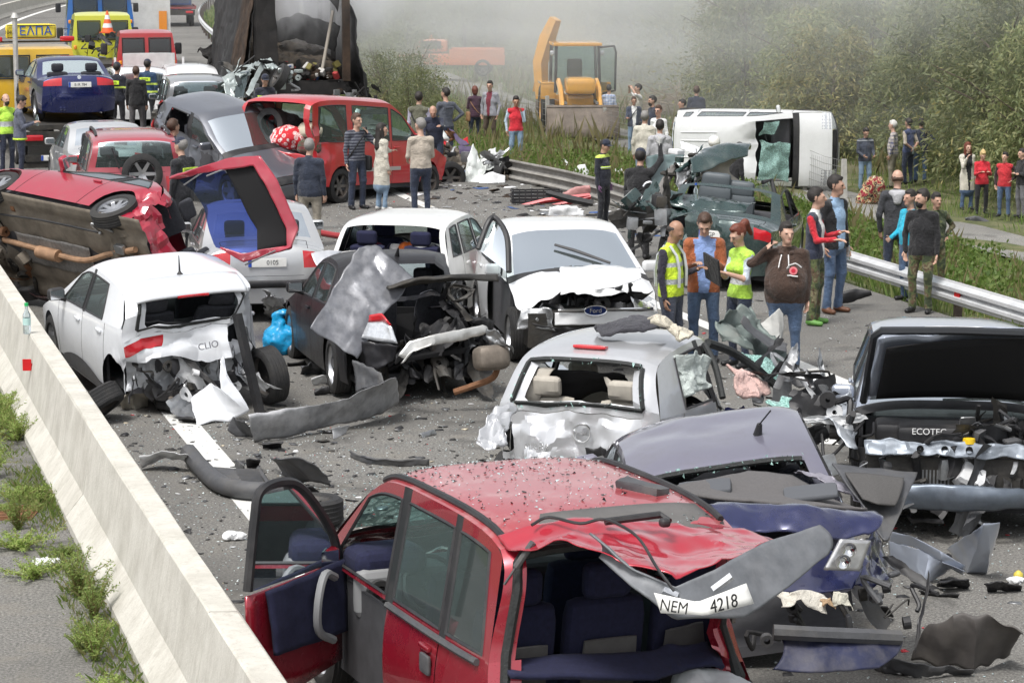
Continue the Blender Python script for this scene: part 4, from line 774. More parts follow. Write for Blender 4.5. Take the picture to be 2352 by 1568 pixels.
    for w_, d, sg in hands:
        if cut and 'hands' in cut: continue
        hand_mb(mb, w_ * s, d, sg, s * (1.02 if not fem else .9), ix['glove' if gloves else 'skin'], .55, (-sg * .6, -.5, 0) if d[2] < -.3 else (0, .2, -.8))
    mats = [sk_, hair, top, sleeve or top, inner or top, pants, shoe, EYEM, LIPM, cap_m(cap), gloves or sk_]
    t = thing('person', label, 'person', at, (0, 0, R(face)), group); o = mb.build('body', mats, t, True)
    t['pelvis'] = 0; del t['pelvis']; t_info = dict(o=t, s=s, tor=lambda x, y, z: tor(x, y, z) * s, H=lambda x, y, z: H(x, y, z) * s, hands=[(w_ * s, d) for w_, d, _ in hands], body=o, pelv=pelv * s)
    if extra: extra(t_info)
    PEOPLE.append(t_info); return t_info
def cap_m(c): return {None: BLACKC, True: NAVYC, 'cap': NAVYC, 'helmet': mat('white helmet', (.7, .69, .64), .35)}.get(c, NAVYC)
def band(info, z0, z1, mt, rx=.19, ry=.135, name='reflective_band', fat=1., y0=0, a0=0, a1=2 * math.pi):   # a strip sewn round the torso
    t = info['tor']; s = info['s']; mb = MB(); A = np.linspace(a0, a1, 33); P = np.array([[t(rx * math.cos(a) * fat, y0 + ry * math.sin(a) * fat, z) / 1. for z in (z0, (z0 + z1) / 2, z1)] for a in A]); mb.grid(P); return mb.build(name, mt, info['o'], True, None, .004)
def in_hand(info, k, mb_fn, name, m):
    w_, d = info['hands'][k]; mb = MB(); mb_fn(mb, w_ + np.array(d) * .09); return mb.build(name, m, info['o'])
# ---------------------------------------------------------------- wrecked cars near the camera
ZR = dict(z1=(0, 0, 3.564), z2=(560, 0, 3.564), z3=(1000, 160, 3.564), z4=(1500, 160, 3.564), z5=(1920, 240, 2.8), z6=(1400, 500, 3.267), y1=(0, 380, 2.904), y2=(60, 580, 3.016), y3=(660, 480, 2.8), y4=(1160, 780, 2.613), y5=(1960, 740, 2.063), y6=(560, 1120, 2.671), y7=(1200, 1120, 2.5565), w1=(0, 640, 2.904), w2=(0, 1000, 2.217), w3=(340, 920, 2.613), w4=(1860, 1160, 2.867), w5=(1240, 360, 2.904))
def Z(k, x, y): a, b, s_ = ZR[k]; return (a + x / s_) / 1.08844, (b + y / s_) / 1.08844
def ZY(k, x, y, dep): return GY(*Z(k, x, y), dep)
def ZG(k, x, y, z=0): return G(*Z(k, x, y), z)
def ZL(k, pts): return [ZY(k, *p) for p in pts]
def ZH(k, pts): return [ZG(k, *p) for p in pts]
def loose(name, label, cat, mb, m, group=None, smooth=True, thick=.004, base=None):   # free-standing piece: origin at its foot
    V = np.concatenate(mb.v); c = np.array([V[:, 0].mean(), V[:, 1].mean(), V[:, 2].min()]) if base is None else base; mb.v = [v - c for v in mb.v]
    o = mb.build(name, m, None, smooth, None, thick); o.location = c; return tag(o, label, cat, group)
def junk(c, name, ctr, dims, n, seed, mats=None, parent=None, dfm=True, sz=1.):
    rs = np.random.RandomState(seed); mb = MB(); ctr = np.array(ctr, float); dims = np.array(dims, float); mats = mats or [DKMET, BLK, METAL, BLK, RUST, GRYP]
    for _ in range(n):
        p = ctr + (rs.rand(3) - .5) * dims; k = rs.randint(4); mi = rs.randint(len(mats))
        if k == 0: mb.rbox(p, (.05 + .2 * rs.rand(3)) * sz, .02, mi, rs.rand(3) * 3 if rs.rand() < .4 else (0, 0, rs.rand()), 2)
        elif k == 1: mb.tube(smoothp([p, p + (rs.rand(3) - .5) * .3 * sz, p + (rs.rand(3) - .5) * .5 * sz, p + (rs.rand(3) - .5) * .6 * sz], 4), (.008 + .025 * rs.rand()) * sz, 7, mi)
        elif k == 2:
            a = rs.normal(size=3) * .16 * sz; b_ = rs.normal(size=3) * .1 * sz; mb.ruled([p - a, p, p + a], [p - a + b_, p + b_ * 1.2, p + a + b_], 6, 4, mi, .03 * sz, 6, seed)
        else: mb.lathe([(-.04 * sz, .02), (-.04 * sz, .07 * sz), (.04 * sz, .07 * sz), (.04 * sz, .02)], 14, mi, 'xyz'[rs.randint(3)], p)
    return stuff(mb.build(name, mats, parent or (c.o if c else None), True, c.dfm if (c and dfm) else None))
def local(c, P): Mi = c.M.inverted(); return np.array([list(Mi @ (Vector(p) - c.loc)) for p in P])
def lruled(c, A, B, **k):   # world polylines -> ruled sheet in the car's frame
    mb = MB(); mb.ruled(local(c, A), local(c, B), **k); return mb
def raw(c, mb, name, m, thick=.004, smooth=True, parent=None): return mb.build(name, m, parent or c.o, smooth, None, thick)
def shards(c, ring, name='glass_shards', seed=0, m=None):  # crumbs of glass left round an opening
    rs = np.random.RandomState(seed); mb = MB(); R_ = resamp(ring, 90)
    for p in R_:
        for _ in range(2): q = p + rs.normal(size=3) * .012; d = rs.normal(size=(3, 3)) * .012; mb.add(q + d, [(0, 1, 2)])
    return stuff(mb.build(name, m or GLC, c.o, False, None))
RUBS = mat('sealing rubber', (.02, .022, .022), .7, 0, .3, 20, .3, 60)

# --- white hatchback against the barrier
CW = paint('white pearl', (.74, .76, .79), .3, .0, .16)
df = chain(crush((-2.0, .05, .55), (1.15, 1.1, .75), (.34, 0, .0), .085, 1.7, 3), crush((-1.9, -.9, .7), (.9, .55, .7), (.22, .22, 0), .12, 2.2, 4), crush((-1.95, .8, .35), (.6, .4, .4), (.1, -.05, .12), .05, 3, 8))
clio = Car('hatchback_car', 'white hatchback with smashed tail and missing rear window against the concrete barrier', CLIO, CW, G(430, 652, 1.36), -24, pitch=3, roll=-3.0, anchor=(2.03 - 3.5, 0, 1.36), dfm=df, miss=('rear_window', 'rear_bumper', 'tail_light-1'), wheels='01', seats=SEATM, detail=1.6)
c = clio
lo = [c.T(c.ni[8] - 1, t) for t in np.linspace(-.95, .95, 14)]; mb = MB(); mb.ruled([p + np.array([.1, 0, .02]) for p in lo], [p + np.array([.25, 0, -.34 - .06 * math.sin(i * 2.1)]) for i, p in enumerate(lo)], 22, 8, 0, .05, 3, 5); c.part(mb, 'rear_panel', mat('bare body metal', (.55, .57, .6), .4, .1, .15, 5, .1, 15, .3, .35)); 
rs = np.random.RandomState(5)
for k in range(11): mb = MB(); p = np.array(lo[2 + k % 11]) + np.array([.09, .05 * rs.normal(), -.06 - .2 * rs.rand()]); mb.lathe([(-.012, .001), (-.012, .02 + .035 * rs.rand()), (.01, .02)], 10, 0, 'x', p); c.part(mb, 'panel_hole', BLK)
junk(c, 'torn_brackets', (-1.98, .0, .42), (.12, 1.4, .3), 22, 77, [BLK, METAL, WHITE, DKMET, BLK], sz=.6)
junk(c, 'underbody_parts', (-1.75, -.1, .28), (.5, 1.2, .3), 16, 2, [DKMET, METAL, BLK, WHITE])
mb = MB(); mb.tube([(-1.2, .25, .25), (-1.7, .25, .22), (-2.0, .33, .2)], .03, 10); mb.rbox((-1.45, .3, .26), (.42, .24, .16), .06); c.part(mb, 'exhaust', mat('dull exhaust', (.3, .26, .22), .5, .6, .3, 8))
mb = MB(); mb.grid(c.patch(c.ni[6] - 1.5, c.ni[6] + 2.2, -.86, .86)); mb.v = [v + np.array([-.05, 0, .012]) for v in mb.v]; sp_ = c.part(mb, 'spoiler', CW, True, .03)
mb = MB(); q = c.T(c.ni[6] + 2.1, 0); mb.rbox(q + np.array([-.06, .0, -.0]), (.03, .34, .035), .012); c.part(mb, 'brake_light', REDL)
ring = [c.T(i, t) for i, t in [(c.ni[6] + 1.2, t) for t in np.linspace(-.78, .78, 9)] + [(i, .8) for i in np.linspace(c.ni[6] + 1.5, c.ni[7] - 1.5, 5)] + [(c.ni[7] - 1.1, t) for t in np.linspace(.78, -.78, 9)] + [(i, -.8) for i in np.linspace(c.ni[7] - 1.5, c.ni[6] + 1.5, 5)]]
mb = MB(); mb.tube(ring, .022, 6, 0, False); c.part(mb, 'window_seal', RUBS); mb = MB(); R1 = np.array(ring); cen_ = R1.mean(0); mb.ruled(R1, R1 + (cen_ - R1) * np.array([0, .14, .16]) + np.array([.03, 0, 0]), 44, 3); c.part(mb, 'window_flange', CW)
mb = MB(); mb.ruled([(-1.0, .55, .9), (-1.0, -.55, .88)], [(-1.55, .5, 1.0), (-1.55, .1, .93), (-1.5, -.5, .84)], 10, 6, 0, .02, 4, 2); c.part(mb, 'parcel_shelf', GRYP, thick=.02)
mb = MB(); mb.lathe([(0, .001), (.0, .035), (.03, .012), (.2, .004)], 10, 0, 'z', c.T(c.ni[5] + 6, 0)); c.part(mb, 'antenna', BLK)
for sg in (1,):   # lower door cladding
    mb = MB(); P = np.array([[(2.03 - q, (float(c.Y(q, z)) + .012), z) for z in (.22, .3, .22 + .2 * (1 - abs((q - 2.2) / 1.0) ** 2))] for q in np.linspace(1.35, 3.1, 12)]); mb.grid(P); c.part(mb, 'door_cladding', GRYP)
text('CLIO', .1, mat('badge', (.2, .2, .22), .3, .8), c.o, frame(c.T(c.ni[8] - 5.0, -.0) + np.array([.235, -.12, -.04]), (0, -1, .08), (.25, 0, 1)), .004, 'badge')
w_ = wheel(None, (0, 0, 0), .31, .21, (0, 0, 0), STEELR, 6); bpy.data.objects.remove(w_.children[0]) if False else None
w_.name = 'wheel'; w_.location = clio.world((-1.5, -.84, .28)); w_.rotation_euler = (R(8), R(0), R(90 + 24 - 172)); tag(w_, 'upright tyre knocked askew beside the crushed tail of the white hatchback', 'wheel')
w_ = wheel(None, (0, 0, 0), .315, .21, (0, 0, 0), STEELR, 6); w_.location = tuple(ZG('w1', 690, 1080, .17)); w_.rotation_euler = (R(52), R(0), R(70)); tag(w_, 'loose black tyre lying tilted against the concrete barrier', 'wheel')
w_ = wheel(None, (0, 0, 0), .3, .2, (0, 0, 0), STEELR, 6); w_.location = tuple(ZG('w1', 1330, 1040, .12)); w_.rotation_euler = (R(80), R(0), R(10)); tag(w_, 'flat lying spare tyre under the white hatchback rear', 'wheel')
# white fender piece and black bar in front of the tail
dd = 25.6
mb = MB(); mb.ruled(ZH('w1', [(1380, 1030, .22), (1530, 920, .38), (1600, 960, .36), (1600, 760, .62), (1625, 720, .66)]), ZH('w1', [(1430, 1235, .0), (1560, 1190, .03), (1670, 1205, .0), (1815, 1115, .12), (1640, 850, .5)]), 24, 8, 0, .012, 4, 2); loose('body_panel', 'white torn plastic wheel arch panel propped on the asphalt', 'car part', mb, CW)
mb = MB(); a, b_ = ZG('w1', 1720, 420, 1.05), ZG('w1', 1885, 1130, .02); mb.tube([a, b_], .055, 4); loose('trim_bar', 'long straight black trim bar leaning on the white hatchback', 'car part', mb, BLK, thick=0, smooth=False)

# --- black saloon with torn open boot
CB = mat('paint black saloon', (.014, .014, .017), .42, .1, .05, 1.5, 0, 40, .12, .4, (.07, .065, .06), .3)
df = chain(crush((-2.2, -.6, .7), (1.3, .9, .8), (.45, .15, .05), .12, 2.0, 11), crush((-2.3, .3, .5), (.7, .8, .5), (.25, 0, -.02), .06, 2.5, 12), crush((-1.0, -.8, 1.1), (1., .5, .5), (.1, .14, -.12), .03, 2, 13))
merc = Car('saloon_car', 'black saloon with its boot torn open and a grey metal sheet folded over it', MERC, CB, (-1.46, 29.5, 0), -14.3, dfm=df, miss=('trunk_lid', 'rear_window', 'rear_bumper', 'tail_light-1'), glass_=GLD, pitch=-1, seats=SEATM, detail=1.6)
c = merc; BOOT = mat('boot lining', (.008, .008, .009), .95)
mb = MB(); mb.box((-1.75, 0, .42), (1.0, 1.25, .04)); mb.box((-1.28, 0, .68), (.04, 1.3, .55)); mb.box((-1.75, .64, .68), (1., .04, .5)); mb.box((-1.75, -.64, .68), (1., .04, .5)); c.part(mb, 'boot_tub', BOOT, False)
A = ZL('y3', [(660, 385, 27.75), (780, 375, 27.8), (900, 460, 27.7), (1045, 585, 27.6)]); B = ZL('y3', [(340, 965, 26.95), (480, 1060, 26.9), (560, 1110, 26.85), (650, 1160, 26.85)])
mb = lruled(c, A, B, nu=18, nv=22, amp=.05, fr=1.6, seed=4); raw(c, mb, 'torn_panel', mat('grey scraped panel', (.12, .125, .14), .42, .3, .25, 9, .1, 30, .3, .5, (.3, .3, .31)), .006)
mb = lruled(c, ZL('y3', [(850, 700, 27.5), (1100, 640, 27.5), (1300, 620, 27.6), (1620, 610, 27.9)]), ZL('y3', [(870, 680, 27.3), (1100, 620, 27.4), (1300, 600, 27.45), (1640, 630, 27.7)]), nu=20, nv=4, amp=.015, fr=3, seed=1, sag=(0, 0, .05)); raw(c, mb, 'boot_edge', DKMET, .015)
mb = lruled(c, ZL('y3', [(945, 1150, 26.7), (1010, 1060, 26.75), (1150, 1010, 26.8), (1530, 930, 27.1)]), ZL('y3', [(960, 1200, 26.7), (1020, 1130, 26.72), (1160, 1080, 26.78), (1535, 1005, 27.1)]), nu=16, nv=5, amp=.02, fr=3, seed=3, sag=(0, -.06, 0)); raw(c, mb, 'bumper_beam', mat('scraped aluminium', (.6, .6, .58), .4, .6, .15, 8, .1, 20, 0, .4), .012)
junk(c, 'crushed_tail_parts', (-2.1, -.2, .42), (.5, 1.4, .4), 42, 6, [DKMET, BLK, BLK, GRYP, DKMET]); junk(c, 'crushed_tail_parts', (-2.0, -.72, .75), (.6, .3, .5), 22, 7, [BLK, DKMET, METAL, CB])
mb = MB(); mb.rbox(local(c, [ZY('y3', 1590, 1160, 27.0)])[0], (.3, .36, .26), .08, 0, (0, .2, .1)); o = raw(c, mb, 'muffler', mat('ribbed muffler', (.2, .17, .14), .55, .4, .3, 7, .3, 14, 0, .4), 0)
mb = MB(); mb.tube(smoothp(local(c, ZL('y3', [(1330, 1400, 27.1), (1450, 1360, 27.1), (1600, 1300, 27.2), (1640, 1210, 27.2)])), 4), .035, 8); raw(c, mb, 'exhaust_pipe', RUST, 0)
mb = lruled(c, ZL('y3', [(1550, 950, 27.0), (1640, 970, 26.9), (1700, 1030, 26.9)]), ZL('y3', [(1570, 1040, 27), (1680, 1080, 26.95), (1750, 1140, 26.95)]), nu=10, nv=6, amp=.04, fr=5, seed=9); raw(c, mb, 'heat_shield', METAL, .004)
mb = MB(); a = ZY('y3', 850, 880, 26.95); mb = lruled(c, ZL('y3', [(740, 860, 27.0), (820, 845, 26.9), (860, 900, 26.8)]), ZL('y3', [(735, 910, 27.0), (830, 905, 26.9), (890, 935, 26.8)]), nu=8, nv=4); raw(c, mb, 'tail_light', REDL, .02); mb = lruled(c, ZL('y3', [(730, 915, 27.0), (830, 908, 26.9), (890, 940, 26.8)]), ZL('y3', [(685, 1020, 27.0), (800, 1045, 26.85), (935, 1060, 26.75)]), nu=8, nv=6); raw(c, mb, 'tail_light', CLRL, .02)
mb = lruled(c, ZL('y3', [(330, 425, 30.2), (430, 412, 30.3), (540, 410, 30.4)]), ZL('y3', [(390, 600, 30.0), (430, 540, 30.1), (480, 480, 30.3)]), nu=10, nv=6, amp=.02, fr=3); raw(c, mb, 'raised_bonnet', mat('pale inside bonnet', (.5, .51, .54), .4, .2, .1, 5), .006)
mb = MB(); mb.tube([c.T(c.ni[5] + 6, 0), c.T(c.ni[5] + 6, 0) + np.array([-.08, 0, .1])], [.03, .006], 8); c.part(mb, 'antenna', BLK)
mb = lruled(c, ZL('y3', [(690, 1050, 26.9), (820, 1060, 26.8), (940, 1070, 26.7)]), ZL('y3', [(720, 1230, 26.9), (800, 1240, 26.8), (900, 1190, 26.75)]), nu=10, nv=6, amp=.03, fr=3, seed=2); raw(c, mb, 'bumper_remains', CB, .008)
# flap of the bumper corner standing by the rear wheel
mb = lruled(c, ZL('y3', [(630, 1170, 26.6), (700, 1190, 26.5), (830, 1260, 26.3)]), ZL('y3', [(640, 1400, 26.5), (720, 1380, 26.4), (840, 1330, 26.2)]), nu=10, nv=6, amp=.03, fr=3); raw(c, mb, 'arch_liner', GRYP, .006)

# --- long scraped grey bumper on the road
BUMPM = mat('scraped grey bumper', (.32, .325, .335), .45, .2, .35, 5, .15, 25, 0, .85, (.62, .62, .63))
mb = MB(); mb.ruled(ZH('w3', [(730, 305, .3), (950, 268, .32), (1200, 245, .3), (1380, 205, .33), (1560, 110, .45), (1690, 60, .5)]), ZH('w3', [(770, 485, .0), (1000, 455, .0), (1250, 380, .04), (1440, 355, .03), (1600, 300, .05), (1725, 215, .12)]), 40, 10, 0, .018, 3, 8, (0, -.08, .08)); loose('bumper', 'long scraped grey bumper cover lying on the asphalt behind the black saloon', 'bumper', mb, BUMPM)
mb = MB(); mb.ruled(ZH('w3', [(590, 400, .08), (630, 320, .2), (700, 335, .22)]), ZH('w3', [(650, 450, .0), (720, 450, .0), (790, 455, .02)]), 10, 6, 0, .02, 4); loose('bumper_bracket', 'dark plastic bracket at the end of the scraped bumper', 'car part', mb, GRYP)
mb = MB(); mb.ruled(ZH('w3', [(1280, 390, .1), (1400, 370, .08)]), ZH('w3', [(1290, 465, .0), (1370, 430, .0)]), 8, 5, 0, .01, 4, 0, (0, .03, 0)); loose('bumper_piece', 'broken grey flap under the scraped bumper', 'car part', mb, BUMPM)

# --- silver hatchback with crumpled tail
CS = paint('silver', (.56, .57, .59), .3, .45, .2)
df = chain(crush((-1.75, .0, .6), (.9, 1.1, .6), (.2, 0, .0), .075, 2.3, 21), crush((1.2, -.3, .9), (1.5, 1.3, .9), (-.55, .1, -.25), .14, 1.8, 22), crush((-1.8, .8, .5), (.5, .4, .4), (.08, -.06, 0), .06, 4, 23))
micra = Car('hatchback_car', 'silver hatchback with dented tailgate, no rear glass and a jacket on its roof', MICRA, CS, G(1352, 817, 1.44), 22, anchor=(1.86 - 3.15, 0, 1.45), dfm=df, miss=('rear_window', 'rear_bumper', 'tail_light', 'windscreen', 'front_bumper', 'grille', 'headlight', 'side_windowr0', 'side_windowr1', 'mirror1', 'mirror-1'), wheels='0123', seats=mat('beige seats', (.4, .37, .32), .9, 0, .15, 9), pitch=-1, detail=1.6)
c = micra
ring = [c.T(i, t) for i, t in [(c.ni[6] + 1.0, t) for t in np.linspace(-.8, .8, 9)] + [(i, .82) for i in np.linspace(c.ni[6] + 1.5, c.ni[7] - 1.5, 5)] + [(c.ni[7] - 1.1, t) for t in np.linspace(.8, -.8, 9)] + [(i, -.82) for i in np.linspace(c.ni[7] - 1.5, c.ni[6] + 1.3, 5)]]
mb = MB(); mb.tube(ring, .024, 6, 0, False); c.part(mb, 'window_seal', RUBS); R1 = np.array(ring); cen_ = R1.mean(0); mb = MB(); mb.ruled(R1, R1 + (cen_ - R1) * np.array([0, .16, .14]) + np.array([.03, 0, 0]), 44, 3); c.part(mb, 'window_flange', CS)
shards(c, c.dfm(np.array(ring)), seed=3)
mb = MB(); p = c.T(c.ni[6] - 1.2, .05); mb.rbox(p + np.array([0, 0, .015]), (.09, .3, .035), .015, 0, (0, .1, 0)); c.part(mb, 'brake_light', REDL)
for A, B, m_, nm in (([(-1.3, .5, 1.28), (-1.25, 0, 1.32), (-1.2, -.3, 1.3)], [(-1.0, .5, .8), (-1.0, 0, 1.1), (-.9, -.3, 1.05)], BOOT, 'roof_liner'), ([(-1.35, .5, 1.3), (-1.35, .3, 1.32)], [(-1.5, .5, .9), (-1.45, .45, .85)], INTB, 'trim_panel'), ([(-1.3, -.15, 1.28), (-1.35, -.28, 1.25)], [(-1.4, -.3, .85), (-1.42, -.55, .82)], INTB, 'trim_panel')):
    mb = MB(); mb.ruled(A, B, 10, 8, 0, .03, 3, 5); c.part(mb, nm, m_, True, .01)
mb = MB(); mb.lathe([(-.06, .1), (-.06, .24), (.06, .24), (.06, .1)], 24, 0, 'z', (-1.3, -.05, .72)); mb.lathe([(-.03, .02), (.03, .1)], 20, 1, 'z', (-1.3, -.05, .75)); c.part(mb, 'spare_wheel', [BLK, mat('yellow disc', (.4, .28, .08), .6)])
mb = MB(); mb.tube([(-1.62, .25, .98), (-1.66, -.25, .86)], .016, 6); mb.rbox((-1.66, -.27, .85), (.06, .1, .06), .02); c.part(mb, 'wiper', BLK)
p = c.dfm(np.array([c.T(c.ni[8] - 4.8, -.12)]))[0]; fm = frame(p + np.array([-.045, 0, .02]), (0, -1, 0), (.1, 0, 1)); mb = MB(); mb.tube([np.array(fm @ Vector((.075 * math.cos(a), .075 * math.sin(a), 0))) for a in np.linspace(0, 6.283, 24)], .009, 6, 0, False); raw(c, mb, 'badge_ring', CHROME, 0); text('NISSAN', .036, CHROME, c.o, fm, .006, 'badge')
p = c.dfm(np.array([c.T(c.ni[8] - 3.0, .42)]))[0]; text('MICRA', .075, CHROME, c.o, frame(p + np.array([-.075, 0, 0]), (0, -1, .05), (.1, 0, 1)), .004, 'badge')
mb = MB(); p = c.T(c.ni[8] - 3.2, -.3); mb.rbox(p + np.array([-.05, 0, 0]), (.03, .24, .06), .015); c.part(mb, 'handle', BLK)
A = ZL('y4', [(150, 690, 20.6), (230, 620, 20.8), (330, 600, 20.9)]); B = ZL('y4', [(90, 850, 20.4), (180, 880, 20.35), (270, 850, 20.5)]); mb = lruled(c, A, B, nu=12, nv=8, amp=.05, fr=4, seed=3); raw(c, mb, 'torn_bumper', CS, .005)
# curtains of airbag, pink cloth, broken windscreen, buckled front
AIRB = fab('airbag', (.6, .66, .63)); mb = MB(); mb.ruled(local(c, ZL('y4', [(1400, 290, 22.0), (1500, 270, 22.2), (1600, 310, 22.4)])), local(c, ZL('y4', [(1365, 560, 21.9), (1480, 560, 22), (1580, 510, 22.2)])), 14, 12, 0, .05, 4, 3); raw(c, mb, 'airbag', AIRB, .01)
mb = lruled(c, ZL('y4', [(1720, 370, 22.9), (1850, 400, 23.1), (1960, 440, 23.2)]), ZL('y4', [(1770, 540, 22.7), (1900, 560, 22.8), (1990, 530, 23)]), nu=14, nv=10, amp=.07, fr=3, seed=4); raw(c, mb, 'airbag', fab('pink cloth', (.62, .42, .38)), .02)
mb = lruled(c, ZL('y4', [(1800, 270, 24.0), (1920, 290, 24.2), (2040, 340, 24.3)]), ZL('y4', [(1840, 330, 23.6), (1960, 400, 23.7), (2110, 490, 23.7)]), nu=12, nv=8, amp=.03, fr=4, seed=4); raw(c, mb, 'windscreen', GLC, .006)
mb = MB(); mb.tube(smoothp(local(c, ZL('y4', [(1590, 200, 23.2), (1750, 260, 23.5), (1900, 360, 23.6), (2060, 500, 23.6), (2140, 560, 23.5)])), 5), .04, 8); raw(c, mb, 'bent_pillar', RUBS, 0); mb = MB(); mb.tube(smoothp(local(c, ZL('y4', [(1570, 210, 22.6), (1640, 350, 22.4), (1690, 560, 22.2)])), 5), .03, 8); raw(c, mb, 'bent_pillar', RUBS, 0)
junk(c, 'crushed_front', local(c, [ZY('y4', 2140, 560, 23.3)])[0], (.6, .9, .7), 30, 31, [DKMET, BLK, METAL, CS], dfm=False)
# jacket and scarf lying on the roof
rf = lambda x, y: c.dfm(np.array([[x, y, 0]]))[0]
def roofpt(k, x, y, lift=.03): return ZY(k, x, y, 22.55) + np.array([0, 0, lift])
mb = MB(); mb.ruled([roofpt('y4', x, y) for x, y in ((865, 135), (1000, 90), (1150, 62), (1240, 90), (1340, 100))], [ZY('y4', x, y, 22.15) + np.array([0, 0, .03]) for x, y in ((880, 172), (1000, 165), (1150, 150), (1250, 140), (1330, 125))], 18, 8, 0, .035, 4, 5, (0, 0, .05)); loose('jacket', 'dark grey jacket thrown over the silver hatchback roof', 'jacket', mb, fab('dark grey jacket', (.045, .045, .055)), None, True, .02)
mb = MB(); mb.ruled([ZY('y4', x, y, 22.3) + np.array([0, 0, .03]) for x, y in ((1210, 70), (1300, 65), (1380, 110), (1450, 150), (1500, 180))], [ZY('y4', x, y, 22.0) + np.array([0, 0, .03]) for x, y in ((1230, 95), (1320, 110), (1340, 150), (1400, 205), (1470, 195))], 18, 6, 0, .03, 6, 7, (0, 0, .03)); loose('scarf', 'cream knitted scarf draped beside the jacket on the silver roof', 'scarf', mb, fab('cream knit', (.62, .57, .46)), None, True, .025)
# big crumpled fender and door standing up behind the silver car
GRNI = mat('dusty green metal', (.13, .16, .15), .55, .3, .3, 5, .1, 15, 0, .5, (.34, .33, .3))
mb = MB(); mb.ruled(ZL('z6', [(1350, 880, 24.6), (1400, 900, 24.7), (1470, 860, 24.8), (1560, 840, 24.9)]), ZL('z6', [(1340, 1180, 24.4), (1500, 1250, 24.4), (1700, 1290, 24.4), (1930, 1330, 24.4)]), 16, 14, 0, .1, 2.5, 3); mb.ruled(ZL('z6', [(1500, 930, 24.5), (1600, 1050, 24.5), (1730, 1140, 24.5), (1860, 1180, 24.5)]), ZL('z6', [(1480, 1000, 24.3), (1580, 1120, 24.3), (1720, 1220, 24.3), (1850, 1240, 24.3)]), 16, 5, 1, .02, 3); mb.ruled(ZL('z6', [(1620, 1020, 24.9), (1720, 950, 24.9), (1790, 880, 25), (1830, 930, 25)]), ZL('z6', [(1640, 1100, 24.8), (1720, 1110, 24.8), (1800, 1130, 24.8), (1825, 1130, 24.9)]), 14, 8, 2, .015, 3); mb.ruled(ZL('z6', [(1790, 1350, 24.0), (1880, 1370, 24), (1960, 1420, 24)]), ZL('z6', [(1840, 1450, 23.8), (1920, 1520, 23.8), (1990, 1530, 23.8)]), 10, 6, 3, .05, 4)
loose('crumpled_fender', 'crumpled grey green wing and wheel arch standing up beside the silver hatchback', 'car part', mb, [GRNI, GRYP, mat('pale inner door', (.4, .4, .38), .6, 0, .15, 6, 0, 40, 0, .4), BLK])

# --- white car facing the camera, bonnet burst
CW2 = paint('white', (.76, .77, .78), .28, 0, .14)
df = chain(crush((2.1, 0, .6), (.9, 1.3, .7), (-.32, 0, .0), .08, 2, 41), crush((1.6, 0, .9), (.8, 1.0, .35), (-.05, 0, .1), .05, 2, 42))
focus = Car('hatchback_car', 'white car with burst bonnet and a blue oval badge facing the wreckage', FOCUS, CW2, G(1362, 705, .72), 171, anchor=(2.0, 0, .72), dfm=df, miss=('front_bumper', 'grille', 'headlight-1', 'fender_r0', 'door_r1', 'side_windowr0'), seats=SEATM, detail=1.6)
c = focus
junk(c, 'engine', (1.65, .0, .62), (.7, 1.4, .4), 40, 9, [DKMET, BLK, METAL, GRYP, BLK]); mb = MB(); mb.box((1.55, 0, .45), (.8, 1.5, .4)); raw(c, mb, 'engine_block', DKMET, 0)
mb = MB(); mb.ruled([(2.02, .75, .66), (2.1, 0, .68), (2.02, -.45, .66)], [(2.04, .75, .52), (2.12, 0, .53), (2.04, -.45, .52)], 14, 5, 0, .01, 3); raw(c, mb, 'grille_panel', CW2, .02); mb = MB(); mb.tube([(2.06, .7, .7), (2.14, 0, .71), (2.06, -.42, .7)], .014, 6); raw(c, mb, 'grille_bar', CHROME, 0)
fm = frame((2.155, 0, .7), (0, 1, 0), (0, 0, 1)); mb = MB(); mb.add([np.array(fm @ Vector((.13 * math.cos(a), .055 * math.sin(a), 0))) for a in np.linspace(0, 6.283, 25)[:-1]], [tuple(range(24))]); raw(c, mb, 'badge', mat('badge blue', (.01, .03, .14), .2, .3), .012, False); mb = MB(); mb.tube([np.array(fm @ Vector((.132 * math.cos(a), .057 * math.sin(a), .004))) for a in np.linspace(0, 6.283, 30)], .006, 5, 0, False); raw(c, mb, 'badge_ring', CHROME, 0)
text('Ford', .075, CHROME, c.o, frame((2.164, 0, .7), (0, 1, 0), (0, 0, 1)), .003, 'badge_lettering')
mb = MB(); mb.ruled([(2.0, .8, .5), (2.08, 0, .5), (1.95, -.7, .5)], [(1.9, .75, .25), (2.0, 0, .25), (1.85, -.7, .25)], 16, 6, 0, .05, 3, 4); raw(c, mb, 'torn_bumper', BLK, .01); mb = MB(); mb.ruled([(1.85, -.85, .68), (1.95, -.5, .7)], [(1.9, -.85, .45), (2.0, -.45, .45)], 8, 6, 0, .05, 3, 4); raw(c, mb, 'inner_panel', METAL, .006)
mb = MB(); a = np.array([.72, -.05, 1.13]); mb.tube([c.T(c.ni[3] + 1.2, .5) + np.array([.03, 0, .02]), c.T(c.ni[3] + 3.2, .05) + np.array([.04, 0, .03]), c.T(c.ni[3] + 4.3, -.25) + np.array([.04, 0, .03])], [.016, .022, .016], 6); c.part(mb, 'wiper', BLK); mb = MB(); mb.rbox((.35, .35, 1.02), (.4, .55, .18), .08); c.part(mb, 'airbag', AIRB)
mb = lruled(c, ZL('z6', [(5, 545, 29.9), (300, 530, 29.9), (640, 560, 29.9)]), ZL('z6', [(0, 775, 29.0), (250, 740, 28.9), (520, 690, 28.95), (660, 640, 29.2)]), nu=20, nv=8, amp=.02, fr=2.5, seed=2, sag=(0, 0, .06)); raw(c, mb, 'bent_bonnet', CW2, .006)
